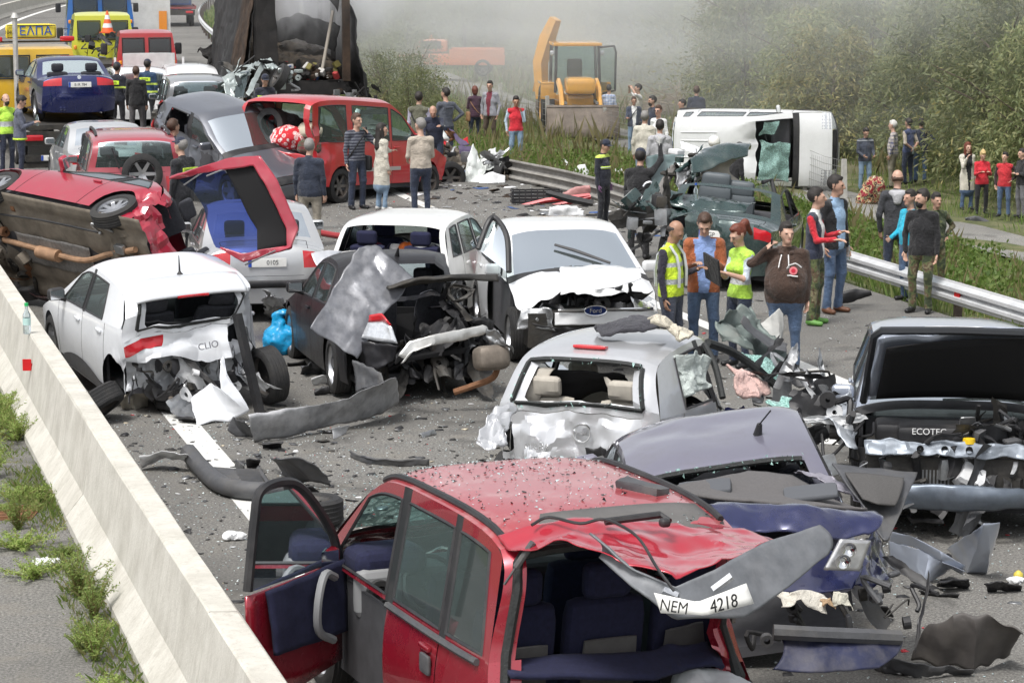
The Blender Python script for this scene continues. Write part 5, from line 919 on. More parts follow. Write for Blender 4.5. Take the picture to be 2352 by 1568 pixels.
# its door standing open toward the estate
mb = lruled(c, ZL('y3', [(1560, 240, 31.0), (1620, 200, 31.1), (1690, 300, 30.8)]), ZL('y3', [(1500, 400, 30.9), (1600, 480, 30.7), (1700, 560, 30.5)]), nu=10, nv=6); raw(c, mb, 'door_window', GL, 0); mb = MB(); mb.tube(smoothp(local(c, ZL('y3', [(1500, 400, 30.9), (1570, 215, 31.05), (1620, 185, 31.1), (1700, 310, 30.8), (1715, 560, 30.5)])), 5), .035, 8); raw(c, mb, 'door_frame', BLK, 0)

# --- white older hatchback, rear glass gone
df = crush((-2, 0, .6), (.8, 1, .6), (.15, 0, 0), .04, 2, 51)
golf = Car('hatchback_car', 'older white hatchback with a pushchair wheel behind its missing rear window', GOLF, paint('plain white', (.74, .74, .72), .35, 0, .2), G(906, 510, 1.37), 12, anchor=(2.01 - 3.45, 0, 1.38), dfm=df, miss=('rear_window', 'tail_light', 'rear_bumper'), wheels='0123')
c = golf; mb = MB(); mb.lathe([(-.03, .08), (-.03, .15), (.03, .15), (.03, .08)], 24, 0, 'z', (-1.35, -.35, 1.05)); mb.lathe([(.0, .01), (.012, .1)], 20, 1, 'z', (-1.35, -.35, 1.06)); raw(c, mb, 'pushchair_wheel', [mat('pale wheel', (.55, .55, .56), .5), GRYP], 0)
rs = np.random.RandomState(2); mb = MB()
for k in range(14): mb.rbox((-1.3 + .3 * rs.rand(), -.5 + rs.rand(), .95), (.3, .25, .16), .06, k % 4, rs.rand(3), 2)
raw(c, mb, 'luggage', [NAVY, mat('orange bag', (.7, .16, .03), .7), WHITEC, mat('maroon bag', (.12, .02, .05), .8)], 0)

# --- silver saloon tail between the hatchbacks
bmw2 = Car('saloon_car', 'silver saloon with black bumper strip seen between the red overturned car and black saloon', SEDAN, paint('light silver', (.52, .53, .54), .3, .4, .15), G(632, 655, .5), -10, anchor=(-2.2, -.1, .5), seats=SEATM)
c = bmw2; mb = MB(); P = c.patch(c.ni[-2] + 1.2, c.ni[-2] + 3.4, -1, 1, 20); mb.grid(P + np.array([-.012, 0, 0])); raw(c, mb, 'bumper_strip', BLK, .01)
c.plate('     0105', at=c.T(c.ni[-2] - 3.5, 0) + np.array([-.02, 0, .0]))
# --- red people carrier in the foreground, tailgate torn upward
CRD = paint('metallic red', (.33, .012, .03), .25, .35, .22)
df = chain(crush((-2.0, -.8, .7), (.9, .7, .8), (.2, .1, 0), .07, 2, 61), crush((1.9, .2, .6), (.9, 1.2, .6), (-.2, 0, 0), .06, 2, 62))
mult = Car('people_carrier_car', 'red people carrier with open front door and tailgate torn upward over its seats', MULT, CRD, G(1134, 1238, 1.6), -22, anchor=(2 - 3.5, .74, 1.6), dfm=df, miss=('tailgate', 'rear_window', 'door_l1', 'side_windowl0', 'rear_seat', 'tail_light-1', 'side_windowr2', 'windscreen'), glass_=glass('green tinted glass', (.42, .66, .64), .08), seats=NAVY, detail=1.6)
c = mult
for y in (.56, 0, -.56):
    mb = MB(); x = 2 - 3.05; mb.rbox((x, y, .48), (.5, .5, .2), .07); mb.rbox((x - .28, y, .85), (.16, .5, .66), .07, 0, (0, -.18, 0)); mb.rbox((x - .36, y, 1.28), (.12, .3, .22), .055, 0, (0, -.1, 0)); s_ = c.part(mb, 'rear_seat', NAVY)
    mb = MB(); mb.rbox((x - .38, y, .74), (.03, .34, .42), .03, 0, (0, -.18, 0)); c.part(mb, 'seat_back_panel', mat('grey moulded plastic', (.09, .088, .088), .6, 0, .2, 8), parent=s_)
mb = MB(); mb.ruled([(-1.62, .78, .92), (-1.62, -.7, .86)], [(-1.86, .78, .9), (-1.86, 0, .8), (-1.86, -.7, .74)], 20, 5, 0, .01, 3); c.part(mb, 'parcel_shelf', NAVY, thick=.03)
mb = MB(); mb.box((-1.3, 0, .34), (1.3, 1.5, .05)); mb.box((-1.86, 0, .5), (.05, 1.6, .36)); c.part(mb, 'boot_floor', INT, False)
# door opening surround and grey rear trim
i0, i1 = c.ni[6], c.ni[8]; ring = [c.T(i0 + 1, t) for t in np.linspace(-.86, .86, 9)] + [c.T(i, .9) for i in np.linspace(i0 + 1.5, i1, 8)] + [c.T(i1, t) for t in np.linspace(.86, -.86, 5)] + [c.T(i, -.9) for i in np.linspace(i1, i0 + 1.5, 8)]
ring = ring[-8:] + ring[:17]; mb = MB(); mb.tube(ring, .03, 7, 0, False); c.part(mb, 'door_seal', RUBS); mb = MB(); Rg = np.array(ring); cn = Rg.mean(0); mb.ruled(Rg, Rg + (cn - Rg) * np.array([0, .1, .08]) + np.array([.1, 0, 0]), 46, 3); c.part(mb, 'door_surround', CRD)
mb = MB(); mb.ruled([c.T(i0 - 1.6, t) + np.array([0, 0, .02]) for t in np.linspace(-.8, .55, 9)], [c.T(i0 + .6, t) + np.array([-.02, 0, .03 - .05 * abs(t)]) for t in np.linspace(-.95, .75, 9)], 16, 4); c.part(mb, 'roof_end_trim', mat('grey roof trim', (.12, .115, .11), .55, 0, .15, 5), thick=.02)
for sg in (1, -1): mb = MB(); mb.tube([c.T(i, sg * .93) + np.array([0, 0, .012]) for i in np.linspace(c.ni[4] + 1, c.ni[6] - .5, 14)], .022, 6); c.part(mb, 'roof_strip', BLK)
for sg in (1,):
    mb = MB(); P = [(2 - q, float(c.Y(q, .9)) + .012, float(c.belt(q)) - .01) for q in np.linspace(2.15, 3.6, 8)]; mb.tube(P, .022, 6); c.part(mb, 'waist_strip', GRYP)
    mb = MB(); q = 2.9; mb.rbox((2 - q, float(c.Y(q, .72)) + .015, .74), (.15, .03, .12), .05); c.part(mb, 'door_pull', GRYP)
# tailgate: bent red skin, grey garnish, plate
A = ZL('y7', [(130, 560, 14.35), (350, 490, 14.3), (700, 450, 14.35), (1150, 470, 14.5), (1600, 510, 14.7), (1960, 590, 14.9)]); B = ZL('y7', [(250, 640, 14.1), (560, 585, 13.85), (960, 770, 13.6), (1270, 850, 13.55), (1540, 740, 13.7), (1860, 610, 14.1)])
mb = lruled(c, A, B, nu=34, nv=14, amp=.035, fr=2.2, seed=6, sag=(0, 0, -.02)); tg = raw(c, mb, 'tailgate', paint('tailgate red', (.42, .016, .035), .3, .2, .1), .006)
A = ZL('y7', [(700, 545, 13.75), (960, 765, 13.58), (1250, 890, 13.52), (1500, 770, 13.62), (1830, 600, 13.95), (2165, 495, 14.2)]); B = ZL('y7', [(760, 700, 13.75), (1030, 930, 13.5), (1250, 1095, 13.42), (1690, 1085, 13.55), (1960, 900, 13.8), (2225, 680, 14.1)])
mb = lruled(c, A, B, nu=30, nv=8, amp=.008, fr=3, seed=2, sag=(0, -.05, 0)); raw(c, mb, 'tailgate_garnish', mat('dull grey garnish', (.13, .138, .15), .5, .1, .25, 6, .1, 20, 0, .35, (.3, .3, .31)), .012)
T1, B1 = ZL('y7', [(1112, 922, 13.42), (1390, 982, 13.36), (1700, 862, 13.48)]), ZL('y7', [(1155, 1052, 13.38), (1440, 1068, 13.33), (1750, 992, 13.46)])
mb = lruled(c, T1, B1, nu=18, nv=4); pl = raw(c, mb, 'licence_plate', PLW, .008)
for s0, a, b_, sz in (('NEM', (1240, 1015), (1340, 1030), .092), ('4218', (1560, 995), (1660, 968), .105)):
    o_ = ZY('y7', *a, 13.31 if s0 == 'NEM' else 13.36); x_ = ZY('y7', *b_, 13.31 if s0 == 'NEM' else 13.4) - o_; L_ = local(c, [o_, o_ + x_, o_ + np.array([0, .0, 1.])]); text(s0, sz, PLK, pl, frame(L_[0], L_[1] - L_[0], L_[2] - L_[0]), .002, sx=.8)
mb = MB(); mb.tube(smoothp(local(c, ZL('y7', [(330, 490, 14.2), (440, 440, 14.25), (640, 480, 14.1), (800, 455, 14.1), (1000, 560, 13.8), (1130, 760, 13.5), (1240, 910, 13.4)])), 5), .009, 6); raw(c, mb, 'wiring', BLK, 0)
mb = MB(); mb.tube(local(c, ZL('y7', [(800, 470, 14.2), (1150, 425, 14.3), (1210, 470, 14.25)])), .022, 7); mb.rbox(local(c, [ZY('y7', 1180, 475, 14.2)])[0], (.06, .06, .05), .02); raw(c, mb, 'wiper', BLK, 0)
mb = MB(); mb.tube(local(c, ZL('y7', [(340, 600, 14.1), (230, 760, 14.1)])), .02, 8); mb.tube(local(c, ZL('y7', [(230, 760, 14.1), (155, 870, 14.1)])), .008, 6); raw(c, mb, 'gas_strut', GRYP, 0)
for a, b_ in (((1490, 905), (1610, 815)), ((1170, 905), (1260, 945))):
    p, q = [local(c, [ZY('y7', *k, 13.5)])[0] for k in (a, b_)]; mb = MB(); mb.tube([p, q], .022, 4); raw(c, mb, 'plate_lamp', CLRL, 0)
mb = MB(); rs = np.random.RandomState(3); P0, F0 = blob([('a', (-1.72, -.62, .55), (-1.6, -.5, .62), .17, .14, (1, 1.2, 1))], .025); P0 += folds(P0, 5, 3) * .03; mb.add(P0, [tuple(f) for f in F0.tolist()]); raw(c, mb, 'plastic_bag', mat('pale plastic bag', (.55, .57, .58), .35, 0, .1, 9), 0)
# open front door seen from inside
hx, hy = 2 - 1.12, .87
def dp(a, z, o=0, an=54): return np.array([hx - a * math.cos(R(an)) - o * math.sin(R(an)), hy + a * math.sin(R(an)) - o * math.cos(R(an)) * 1., z])
d_ = bpy.data.objects.new('door', None); COL.objects.link(d_); d_.parent = c.o; d_['label'] = 'open front door showing its blue inner trim'
mb = MB(); mb.ruled([dp(.0, .95), dp(1.0, .93)], [dp(0, .3), dp(.5, .22), dp(.98, .28)], 12, 8); mb.build('door_skin', CRD, d_, True, None, .02)
mb = MB(); mb.ruled([dp(.02, .98, .05), dp(.84, .93, .05)], [dp(.04, .5, .07), dp(.8, .52, .07)], 10, 8, 0, .01, 3); mb.build('door_trim', NAVY, d_, True, None, .03)
mb = MB(); mb.tube(smoothp([dp(.2, .9, .1), dp(.35, .95, .13), dp(.45, .8, .15), dp(.42, .6, .13), dp(.25, .5, .12)], 4), .028, 8); mb.build('armrest', mat('light grey trim', (.24, .245, .25), .6), d_)
fr_ = smoothp([dp(.02, .98), dp(.12, 1.2), dp(.4, 1.5), dp(.62, 1.585), dp(.84, 1.56), dp(.9, 1.4), dp(.98, .96)], 5); mb = MB(); mb.tube(fr_, .032, 7); mb.build('window_frame', BLK, d_)
mb = MB(); n_ = len(fr_) // 2; mb.ruled([dp(.05, .96), dp(.5, .95), dp(.95, .95)], [dp(.12, 1.16), dp(.45, 1.52), dp(.84, 1.54)], 8, 6); mb.build('side_window', c.glass, d_, True, None)
mb = MB(); mb.rbox(dp(.18, 1.05, -.14), (.1, .22, .2), .06); mb.build('mirror', BLK, d_)
mb = MB(); p = c.T(c.ni[3] + 1, .7); mb.ruled([c.T(i, -.88) for i in np.linspace(c.ni[3] + 1, c.ni[4] - 1, 6)], [c.T(i, .86) for i in np.linspace(c.ni[3] + 1, c.ni[4] - 1, 6)], 8, 8, 0, .015, 3, 2); c.part(mb, 'windscreen', glass('cracked screen', (.5, .74, .72), .16, 9.))
mb = MB(); mb.rbox((.72, .62, .98), (.36, .5, .2), .09); o = c.part(mb, 'dashboard_top', NAVY); mb = MB(); mb.rbox((.58, .72, .8), (.16, .32, .34), .1); mb.lathe([(-.03, .05), (-.03, .085), (.02, .085)], 20, 1, 'x', (.49, .74, .82)); mb.box((.475, .74, .82), (.01, .13, .018), 1); mb.box((.475, .74, .85), (.01, .11, .018), 1); c.part(mb, 'air_vent', [mat('light grey trim', (.24, .245, .25), .6), BLK])
mb = MB(); mb.rbox((c.T(c.ni[5], 0) + np.array([0, 0, 0])), (.02, .02, .02), .005)
# glass crumbs and bits on the roof
rs = np.random.RandomState(9)
def crumbs(n_, i0, i1, t0, t1, sz, m_, nm, seed):
    rs = np.random.RandomState(seed); mb = MB(); P = c.T(i0 + (i1 - i0) * rs.rand(n_), t0 + (t1 - t0) * rs.rand(n_)); V = []
    for p in P: V.append(p + np.array([0, 0, .006]) + rs.normal(size=(4, 3)) * sz * np.array([1, 1, .5]))
    V = np.concatenate(V); F = [f for i in range(n_) for f in ((4 * i, 4 * i + 1, 4 * i + 2), (4 * i, 4 * i + 2, 4 * i + 3), (4 * i, 4 * i + 1, 4 * i + 3))]; mb.add(V, F); return stuff(c.part(mb, nm, m_, False))
crumbs(700, c.ni[4] - 1, c.ni[6], -.97, .9, .006, mat('glass crumbs', (.42, .52, .53), .2, 0, .3, 90), 'glass_crumbs', 1); crumbs(260, c.ni[4], c.ni[6], -.95, .9, .009, BLK, 'grit', 2)
mb = MB(); p = ZG('y7', 1040, 250, 1.7); mb.rbox(p, (.14, .3, .06), .01, 0, (.1, .1, .9), 2); mb.v[0] += folds(mb.v[0], 12, 2) * .012; loose('broken_plastic_block', 'broken charcoal plastic block lying on the red people carrier roof', 'car part', mb, GRYP, None, True, 0)

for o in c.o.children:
    if o.name.startswith('roof.') or o.name == 'roof': o.data.materials[0] = mat('red roof dust and painted sky sheen', (.4, .05, .06), .3, .2, .06, 2, 0, 40, .8, .75, (.5, .4, .39))  # roof colour paled to pink: some dust, plus the sky's grazing reflection painted in
# --- lilac grey saloon crushed beside it
CL = paint('lilac grey', (.2, .195, .25), .3, .35, .25); CDB = paint('dark blue', (.015, .02, .085), .25, .3, .25)
df = chain(crush((-2.0, 0, .7), (1.25, 1.2, .8), (.35, 0, .05), .09, 1.8, 71), crush((1.5, 0, .8), (1.5, 1.2, .8), (-.6, 0, -.1), .15, 2, 72), crush((.1, .3, 1.4), (1.3, .9, .5), (0, 0, -.03), .03, 1.0, 73))
lil = Car('saloon_car', 'crushed lilac grey saloon with dark blue tail and speakers on its bare parcel shelf', SEDAN, CL, G(1660, 1066, 1.3), -2, anchor=(2.25 - 3.2, 0, 1.34), roll=-8, pitch=7, dfm=df, miss=('rear_window', 'trunk_lid', 'rear_bumper', 'tail_light', 'windscreen', 'front_bumper', 'grille', 'headlight', 'hood', 'mirror-1', 'rear_seat', 'quarter_panel', 'side_windowr0', 'side_windowr1'), wheels='', seats=SEATM, detail=1.6)
c = lil
mb = lruled(c, ZL('w4', [(40, 60, 17.6), (330, 90, 17.55), (600, 230, 17.4), (830, 330, 17.2)]), ZL('w4', [(-560, 180, 16.9), (-200, 250, 16.8), (200, 280, 16.6), (880, 325, 16.6)]), nu=20, nv=10, amp=.012, fr=2); raw(c, mb, 'parcel_shelf', mat('grey carpet shelf', (.105, .1, .1), .95, 0, .15, 60), .02)
for u, v, d in ((480, 225, 16.95), (-280, 190, 17.1)):
    p = local(c, [ZY('w4', u, v, d)])[0]; mb = MB(); mb.rbox(p + np.array([0, 0, .02]), (.26, .36, .05), .025, 0, (0, .02, -.1)); raw(c, mb, 'speaker_cover', mat('speaker cloth', (.085, .09, .1), .8), 0)
mb = lruled(c, ZL('w4', [(-300, 290, 16.5), (0, 280, 16.5), (290, 280, 16.5), (500, 300, 16.5), (920, 335, 16.6)]), ZL('w4', [(-300, 480, 16.2), (0, 480, 16.2), (290, 500, 16.2), (500, 520, 16.2), (900, 520, 16.3)]), nu=30, nv=10, amp=.03, fr=2.2, seed=5, sag=(0, -.08, .03)); raw(c, mb, 'boot_lid', CDB, .006)
mb = lruled(c, ZL('w4', [(200, 560, 16.1), (500, 580, 16.1), (850, 740, 16.2)]), ZL('w4', [(200, 920, 16.0), (500, 930, 16.0), (780, 900, 16.05)]), nu=16, nv=10, amp=.02, fr=2.5, seed=7); raw(c, mb, 'rear_skin', CDB, .006)
mb = lruled(c, ZL('w4', [(900, 400, 16.7), (960, 480, 16.8), (1010, 600, 16.9), (1035, 720, 16.9)]), ZL('w4', [(800, 900, 16.1), (900, 900, 16.1), (960, 880, 16.3), (1030, 900, 16.5)]), nu=14, nv=10, amp=.05, fr=3, seed=8); raw(c, mb, 'quarter_panel', CDB, .006)
mb = lruled(c, ZL('w4', [(690, 535, 15.95), (905, 545, 16.0)]), ZL('w4', [(570, 755, 15.9), (825, 765, 15.95)]), nu=10, nv=10); raw(c, mb, 'tail_light', mat('silvered reflector', (.5, .5, .5), .25, .7, .2, 14), .03)
for u, v in ((745, 600), (705, 685)):
    p = local(c, [ZY('w4', u, v, 15.9)])[0]; mb = MB(); mb.lathe([(-.01, .012), (-.03, .03), (-.035, .05)], 16, 0, 'x', p); raw(c, mb, 'bulb_socket', CHROME, 0)
mb = lruled(c, ZL('w4', [(210, 1180, 15.7), (500, 1190, 15.7), (1110, 1210, 15.9)]), ZL('w4', [(210, 1480, 15.45), (500, 1490, 15.45), (960, 1470, 15.6)]), nu=20, nv=10, amp=.012, fr=2.2, seed=9, sag=(0, -.07, 0)); raw(c, mb, 'rear_bumper', mat('scuffed navy bumper', (.02, .024, .06), .45, 0, .3, 5, .1, 30, 0, .55, (.16, .15, .14)), .01)
mb = MB(); mb.tube(local(c, ZL('w4', [(210, 1200, 15.6), (500, 1215, 15.6), (1115, 1240, 15.8)])), .05, 8); raw(c, mb, 'bumper_strip', GRYP, 0)
for k, (a, b_, m_) in enumerate((((250, 930, 15.95), (620, 1060, 15.8), fab('torn white lining', (.6, .57, .5))), ((560, 930, 15.9), (640, 1070, 15.8), mat('cardboard', (.36, .25, .15), .9)), ((640, 920, 15.85), (770, 1050, 15.8), fab('cream lining', (.62, .6, .5))))):
    mb = lruled(c, [ZY('w4', a[0], a[1], a[2]), ZY('w4', b_[0], a[1], a[2])], [ZY('w4', a[0] + 10, b_[1] - 40, b_[2]), ZY('w4', (a[0] + b_[0]) / 2, b_[1] - 60, b_[2]), ZY('w4', b_[0], b_[1], b_[2])], nu=12, nv=6, amp=.04, fr=5, seed=k); raw(c, mb, 'torn_lining', m_, .005)
junk(c, 'boot_wreckage', local(c, [ZY('w4', 500, 1060, 16.3)])[0], (.5, 1.4, .3), 26, 12, [BLK, DKMET, BLK, GRYP], dfm=False, sz=.6)
mb = lruled(c, ZL('w4', [(340, 50, 17.8), (600, 90, 17.7), (720, 130, 17.6)]), ZL('w4', [(590, 110, 17.5), (720, 200, 17.4), (850, 320, 17.2)]), nu=12, nv=6, amp=.04, fr=4, seed=3); raw(c, mb, 'torn_pillar', mat('crumpled lilac metal', (.27, .26, .3), .35, .3, .2, 6, .1, 20), .006)
i0 = c.ni[6]; ring = [c.T(i0 + .8, t) for t in np.linspace(-.8, .8, 9)] + [c.T(i, .82) for i in np.linspace(i0 + 1.2, c.ni[7] - 1.2, 5)] + [c.T(i, -.82) for i in np.linspace(c.ni[7] - 1.2, i0 + 1.2, 5)]; mb = MB(); mb.tube(ring[:14], .022, 6); c.part(mb, 'window_seal', RUBS); shards(c, c.dfm(np.array(ring[:14])), seed=5)
rs = np.random.RandomState(8)
for k in range(6):
    P0, F0 = blob([('a', (0, 0, 0), (.2, .0, .03), .13, .1, (1, 1.2, .9))], .025); P0 += folds(P0, 5, k) * .04; mb = MB(); mb.add(P0 + np.array([-.95 + .1 * rs.rand(), -.5 + .2 * k, 1.0]), [tuple(f) for f in F0.tolist()]); c.part(mb, 'clothes_bundle', (NAVYC, BLACKC, GREYC)[k % 3])
mb = MB(); p = c.T(c.ni[5] + 4, -.45); mb.tube([p, p + np.array([-.02, -.02, .08])], [.035, .02], 8); mb.tube([p + np.array([-.02, -.02, .08]), p + np.array([-.14, -.1, .2])], .006, 6); c.part(mb, 'antenna', BLK)
mb = lruled(c, ZL('y4', [(1990, 570, 20.0), (2070, 560, 20.1), (2140, 555, 20.2)]), ZL('y4', [(2080, 780, 19.2), (2110, 800, 19.2), (2135, 810, 19.2)]), nu=8, nv=14, amp=.06, fr=3, seed=3); raw(c, mb, 'windscreen', GLC, .006)
junk(c, 'crushed_front', (1.0, -.5, .6), (.9, 1.0, .5), 26, 14, [BLK, DKMET, CDB, METAL, NAVY], dfm=False)

# --- door card torn off
mb = MB(); mb.ruled(ZL('w4', [(620, 0, 17.6), (900, 30, 17.6), (1240, 60, 17.7)]), ZL('w4', [(860, 300, 17.1), (1000, 550, 16.9), (1030, 545, 16.9), (1120, 350, 17.2)]), 16, 14, 0, .012, 2, 2); V = np.concatenate(mb.v); mb.ruled(ZL('w4', [(720, 60, 17.5), (900, 70, 17.5), (1150, 100, 17.55)]), ZL('w4', [(850, 250, 17.1), (960, 290, 17.05), (1080, 300, 17.15)]), 12, 8, 1, .004, 2, 1, (0, -.04, .0)); loose('door_card', 'torn off charcoal inner door panel propped between two wrecks', 'car part', mb, [GRYP, mat('woven door cloth', (.075, .072, .07), .9, 0, .2, 90)], None, True, .012)

# --- silver blue hatchback with open bonnet
CO = paint('silver blue', (.38, .42, .5), .28, .4, .18)
df = chain(crush((2.1, 0, .55), (.9, 1.2, .6), (-.3, 0, 0), .07, 2, 81))
opel = Car('hatchback_car', 'silver blue hatchback with raised bonnet and bare engine facing the debris', OPEL, CO, ZG('y5', 850, 690, .86), 187, anchor=(1.5, -.05, .86), dfm=df, miss=('hood', 'front_bumper', 'grille', 'headlight', 'fender_r0', 'mirror1'), seats=SEATM, detail=1.6)
c = opel; cw = 2.125 - 1.15
def hp(a, y, o=0, an=47): return np.array([cw + .02 + a * math.cos(R(an)) - o * math.sin(R(an)), y, 1.0 + a * math.sin(R(an)) + o * math.cos(R(an))])
mb = MB(); P = np.array([[hp(a, t * (.74 - .08 * a), .02 + .05 * (1 - t * t) - .05 * math.exp(-((t + .35) / .2) ** 2) * a, 45 + 4 * t) for t in np.linspace(-1, 1, 22)] for a in np.linspace(0, .98, 12)]); P = P + folds(P.reshape(-1, 3), 2, 3).reshape(P.shape) * .012; mb.grid(P); hd = raw(c, mb, 'raised_bonnet', CO, .01); mb = MB(); mb.grid(np.array([[hp(a, t * (.66 - .08 * a), -.02 + .03 * (1 - t * t), 45 + 4 * t) for t in np.linspace(-1, 1, 14)] for a in np.linspace(.08, .9, 8)])); raw(c, mb, 'bonnet_lining', BOOT, .012, parent=hd)
mb = MB(); P = [hp(a, t) for a, t in ((.0, -.76), (.98, -.68), (1.0, 0), (.98, .68), (0, .76))]; mb.tube(resamp(P, 30), .035, 6); raw(c, mb, 'bonnet_rim', mat('inner bonnet black', (.03, .032, .036), .35, .2), 0, parent=hd)
mb = MB(); mb.box((1.3, 0, .5), (1.0, 1.45, .42)); raw(c, mb, 'engine_bay', DKMET, 0, False); mb = MB(); mb.rbox((1.45, -.12, .82), (.42, .72, .18), .04); mb.rbox((1.3, -.5, .8), (.4, .32, .2), .04); mb.rbox((1.3, .55, .78), (.36, .3, .16), .03); mb.tube(smoothp([(1.62, .0, .8), (1.68, .1, .84), (1.62, .2, .8)], 5), .05, 9); raw(c, mb, 'engine_cover', BLK, 0)
text('ECOTEC', .075, mat('pale print', (.5, .5, .5), .5), c.o, frame((1.665, -.22, .87), (0, 1, 0), (-.35, 0, 1)), .002, 'engine_lettering')
junk(c, 'engine_parts', (1.6, .42, .84), (.7, .75, .14), 50, 17, [BLK, DKMET, BLK, GRYP, METAL], sz=.75); mb = MB(); mb.ruled([(1.83, -.75, .82), (1.9, 0, .84), (1.83, .75, .8)], [(1.9, -.75, .72), (1.97, 0, .72), (1.9, .75, .7)], 24, 6, 0, .03, 4, 2); raw(c, mb, 'radiator_support', mat('pale blue metal', (.24, .27, .31), .45, .4, .3, 6, 0, 40, 0, .7, (.06, .06, .06)), .01)
for y in (-.3, -.1, .1): mb = MB(); mb.lathe([(-.01, .002), (-.01, .03), (.012, .03)], 12, 0, 'x', (1.95, y, .78)); raw(c, mb, 'bracket_hole', BLK, 0)
mb = MB(); mb.lathe([(0, .055), (.04, .05), (.045, .005)], 16, 0, 'z', (1.86, .1, .82)); raw(c, mb, 'filler_cap', mat('yellow cap', (.75, .5, .02), .4), 0)
mb = MB(); mb.box((1.84, 0, .56), (.06, 1.15, .26)); 
for k in range(9): mb.box((1.875, -.3 + k * .03, .52), (.012, .014, .14), 1)
raw(c, mb, 'radiator', [DKMET, METAL], 0, False); junk(c, 'front_wreckage', (2.0, .05, .5), (.2, 1.4, .35), 80, 19, [BLK, DKMET, METAL, BLK, GRYP, WHITE], sz=.95)
mb = MB(); mb.ruled([(2.02, -.75, .5), (2.14, 0, .52), (2.1, .35, .5), (1.95, .62, .46)], [(1.98, -.75, .3), (2.1, 0, .3), (2.06, .35, .3), (1.9, .6, .3)], 22, 6, 0, .015, 3, 3, (.05, 0, 0)); raw(c, mb, 'bumper_beam', mat('blue grey beam', (.14, .165, .2), .35, .5, .2, 5, 0, 40, 0, .4, (.3, .33, .38)), .01)
mb = lruled(c, ZL('y5', [(270, 510, 21.9), (330, 480, 22.1), (350, 560, 22)]), ZL('y5', [(215, 640, 21.5), (280, 740, 21.3), (340, 800, 21.2)]), nu=12, nv=10, amp=.08, fr=3, seed=4); raw(c, mb, 'torn_wing', mat('blue grey wing', (.4, .43, .47), .4, .3, .2, 6, 0, 40, 0, .4), .006); junk(c, 'wing_wreckage', local(c, [ZY('y5', 280, 630, 21.6)])[0], (.4, .4, .5), 16, 21, [BLK, DKMET, WHITE, BLK], dfm=False)
mb = MB(); mb.tube([c.T(c.ni[3] + .8, t) + np.array([.02, 0, .02]) for t in (-.1, .8)], .014, 6); raw(c, mb, 'wiper', BLK, 0)
mb = MB(); mb.rbox(c.T(c.ni[4] + 3, .3) + np.array([0, 0, .05]), (.06, .85, .04), .02); raw(c, mb, 'foam_strip', WHITE, 0)
# bumper skins fallen in front of it
mb = MB(); mb.ruled(ZH('w4', [(1040, 560, .2), (1250, 600, .25), (1420, 700, .2), (1600, 770, .12)]), ZH('w4', [(1045, 750, .0), (1150, 800, .0), (1290, 875, .0), (1470, 760, .05)]), 20, 9, 0, .01, 3, 4, (0, 0, .02)); mb.ruled(ZH('w4', [(1060, 480, .3), (1200, 520, .33), (1400, 620, .28), (1590, 730, .15)]), ZH('w4', [(1040, 560, .2), (1250, 600, .25), (1420, 700, .2), (1570, 795, .05)]), 20, 5, 0, .006, 3, 5, (0, -.03, .03)); loose('bumper', 'broken silver blue bumper skin lying on the asphalt before the open bonnet car', 'bumper', mb, CO)
mb = MB(); mb.ruled(ZH('w4', [(1640, 480, .42), (1720, 430, .5), (1830, 420, .5)]), ZH('w4', [(1460, 610, .12), (1600, 780, .0), (1740, 790, .0), (1795, 570, .25)]), 18, 10, 0, .012, 3, 6, (0, -.05, .02)); loose('bumper', 'curled silver blue bumper corner with fog lamp hole beside the broken bumper skin', 'bumper', mb, CO)
mb = MB(); mb.ruled(ZH('w4', [(1380, 1150, .3), (1500, 1080, .42), (1750, 1090, .42), (1990, 1220, .3)]), ZH('w4', [(1190, 1400, .02), (1400, 1450, .02), (1660, 1470, .03), (1900, 1370, .03)]), 26, 16, 0, .02, 2, 6, (0, -.06, .1))
V = mb.v[0]; V[:, 2] += .012 * np.sin((V[:, 0] * .9 + V[:, 1] * .2) * 40); loose('wheel_arch_liner', 'large ribbed charcoal wheel arch liner lying on the asphalt', 'car part', mb, mat('dusty charcoal liner', (.075, .068, .064), .65, 0, .25, 5, .1, 30, 0, .4))
mb = MB(); mb.ruled(ZH('w4', [(980, 1380, .12), (1100, 1400, .14), (1300, 1450, .1), (1650, 1460, .06)]), ZH('w4', [(880, 1450, .0), (1000, 1500, .0), (1300, 1540, .0), (1600, 1490, .0)]), 20, 6, 0, .03, 4, 5); loose('undertray', 'crumpled flat undertray strip on the asphalt beside the ribbed liner', 'car part', mb, GRYP)
# ---------------------------------------------------------------- the far half of the pile-up
CEL = spec(4.42, 1.74, 1.3, 2.54, .95, P_((.12, .18), (0, .45), (.12, .62), (1.35, .86), (2.15, 1.24), (2.6, 1.29), (3.3, 1.24), (4.1, .93), (4.38, .58), (4.3, .22)), (.78, .86), (1.5, 2.85), [(1.65, 2.75, 2.25, 2.8), (2.95, 3.6, 2.92, 3.2)], tum=.4, pl=.14, r=.31, spokes=10, rw=.8)
CRC = paint('cherry red', (.36, .016, .04), .28, .1, .22)
df = chain(crush((-2.1, .5, .6), (.9, .9, .7), (.3, -.08, 0), .1, 2.2, 91))
cel = Car('coupe_car', 'red coupe lying on its side with dirty underbody showing and hatch hanging open', CEL, CRC, G(264, 486, 1.5), -46, pitch=3, roll=66, anchor=(2.21 - .95 - 2.54, .75, .31), dfm=df, miss=('tailgate', 'rear_window', 'tail_light', 'mirror-1'), seats=SEATM)
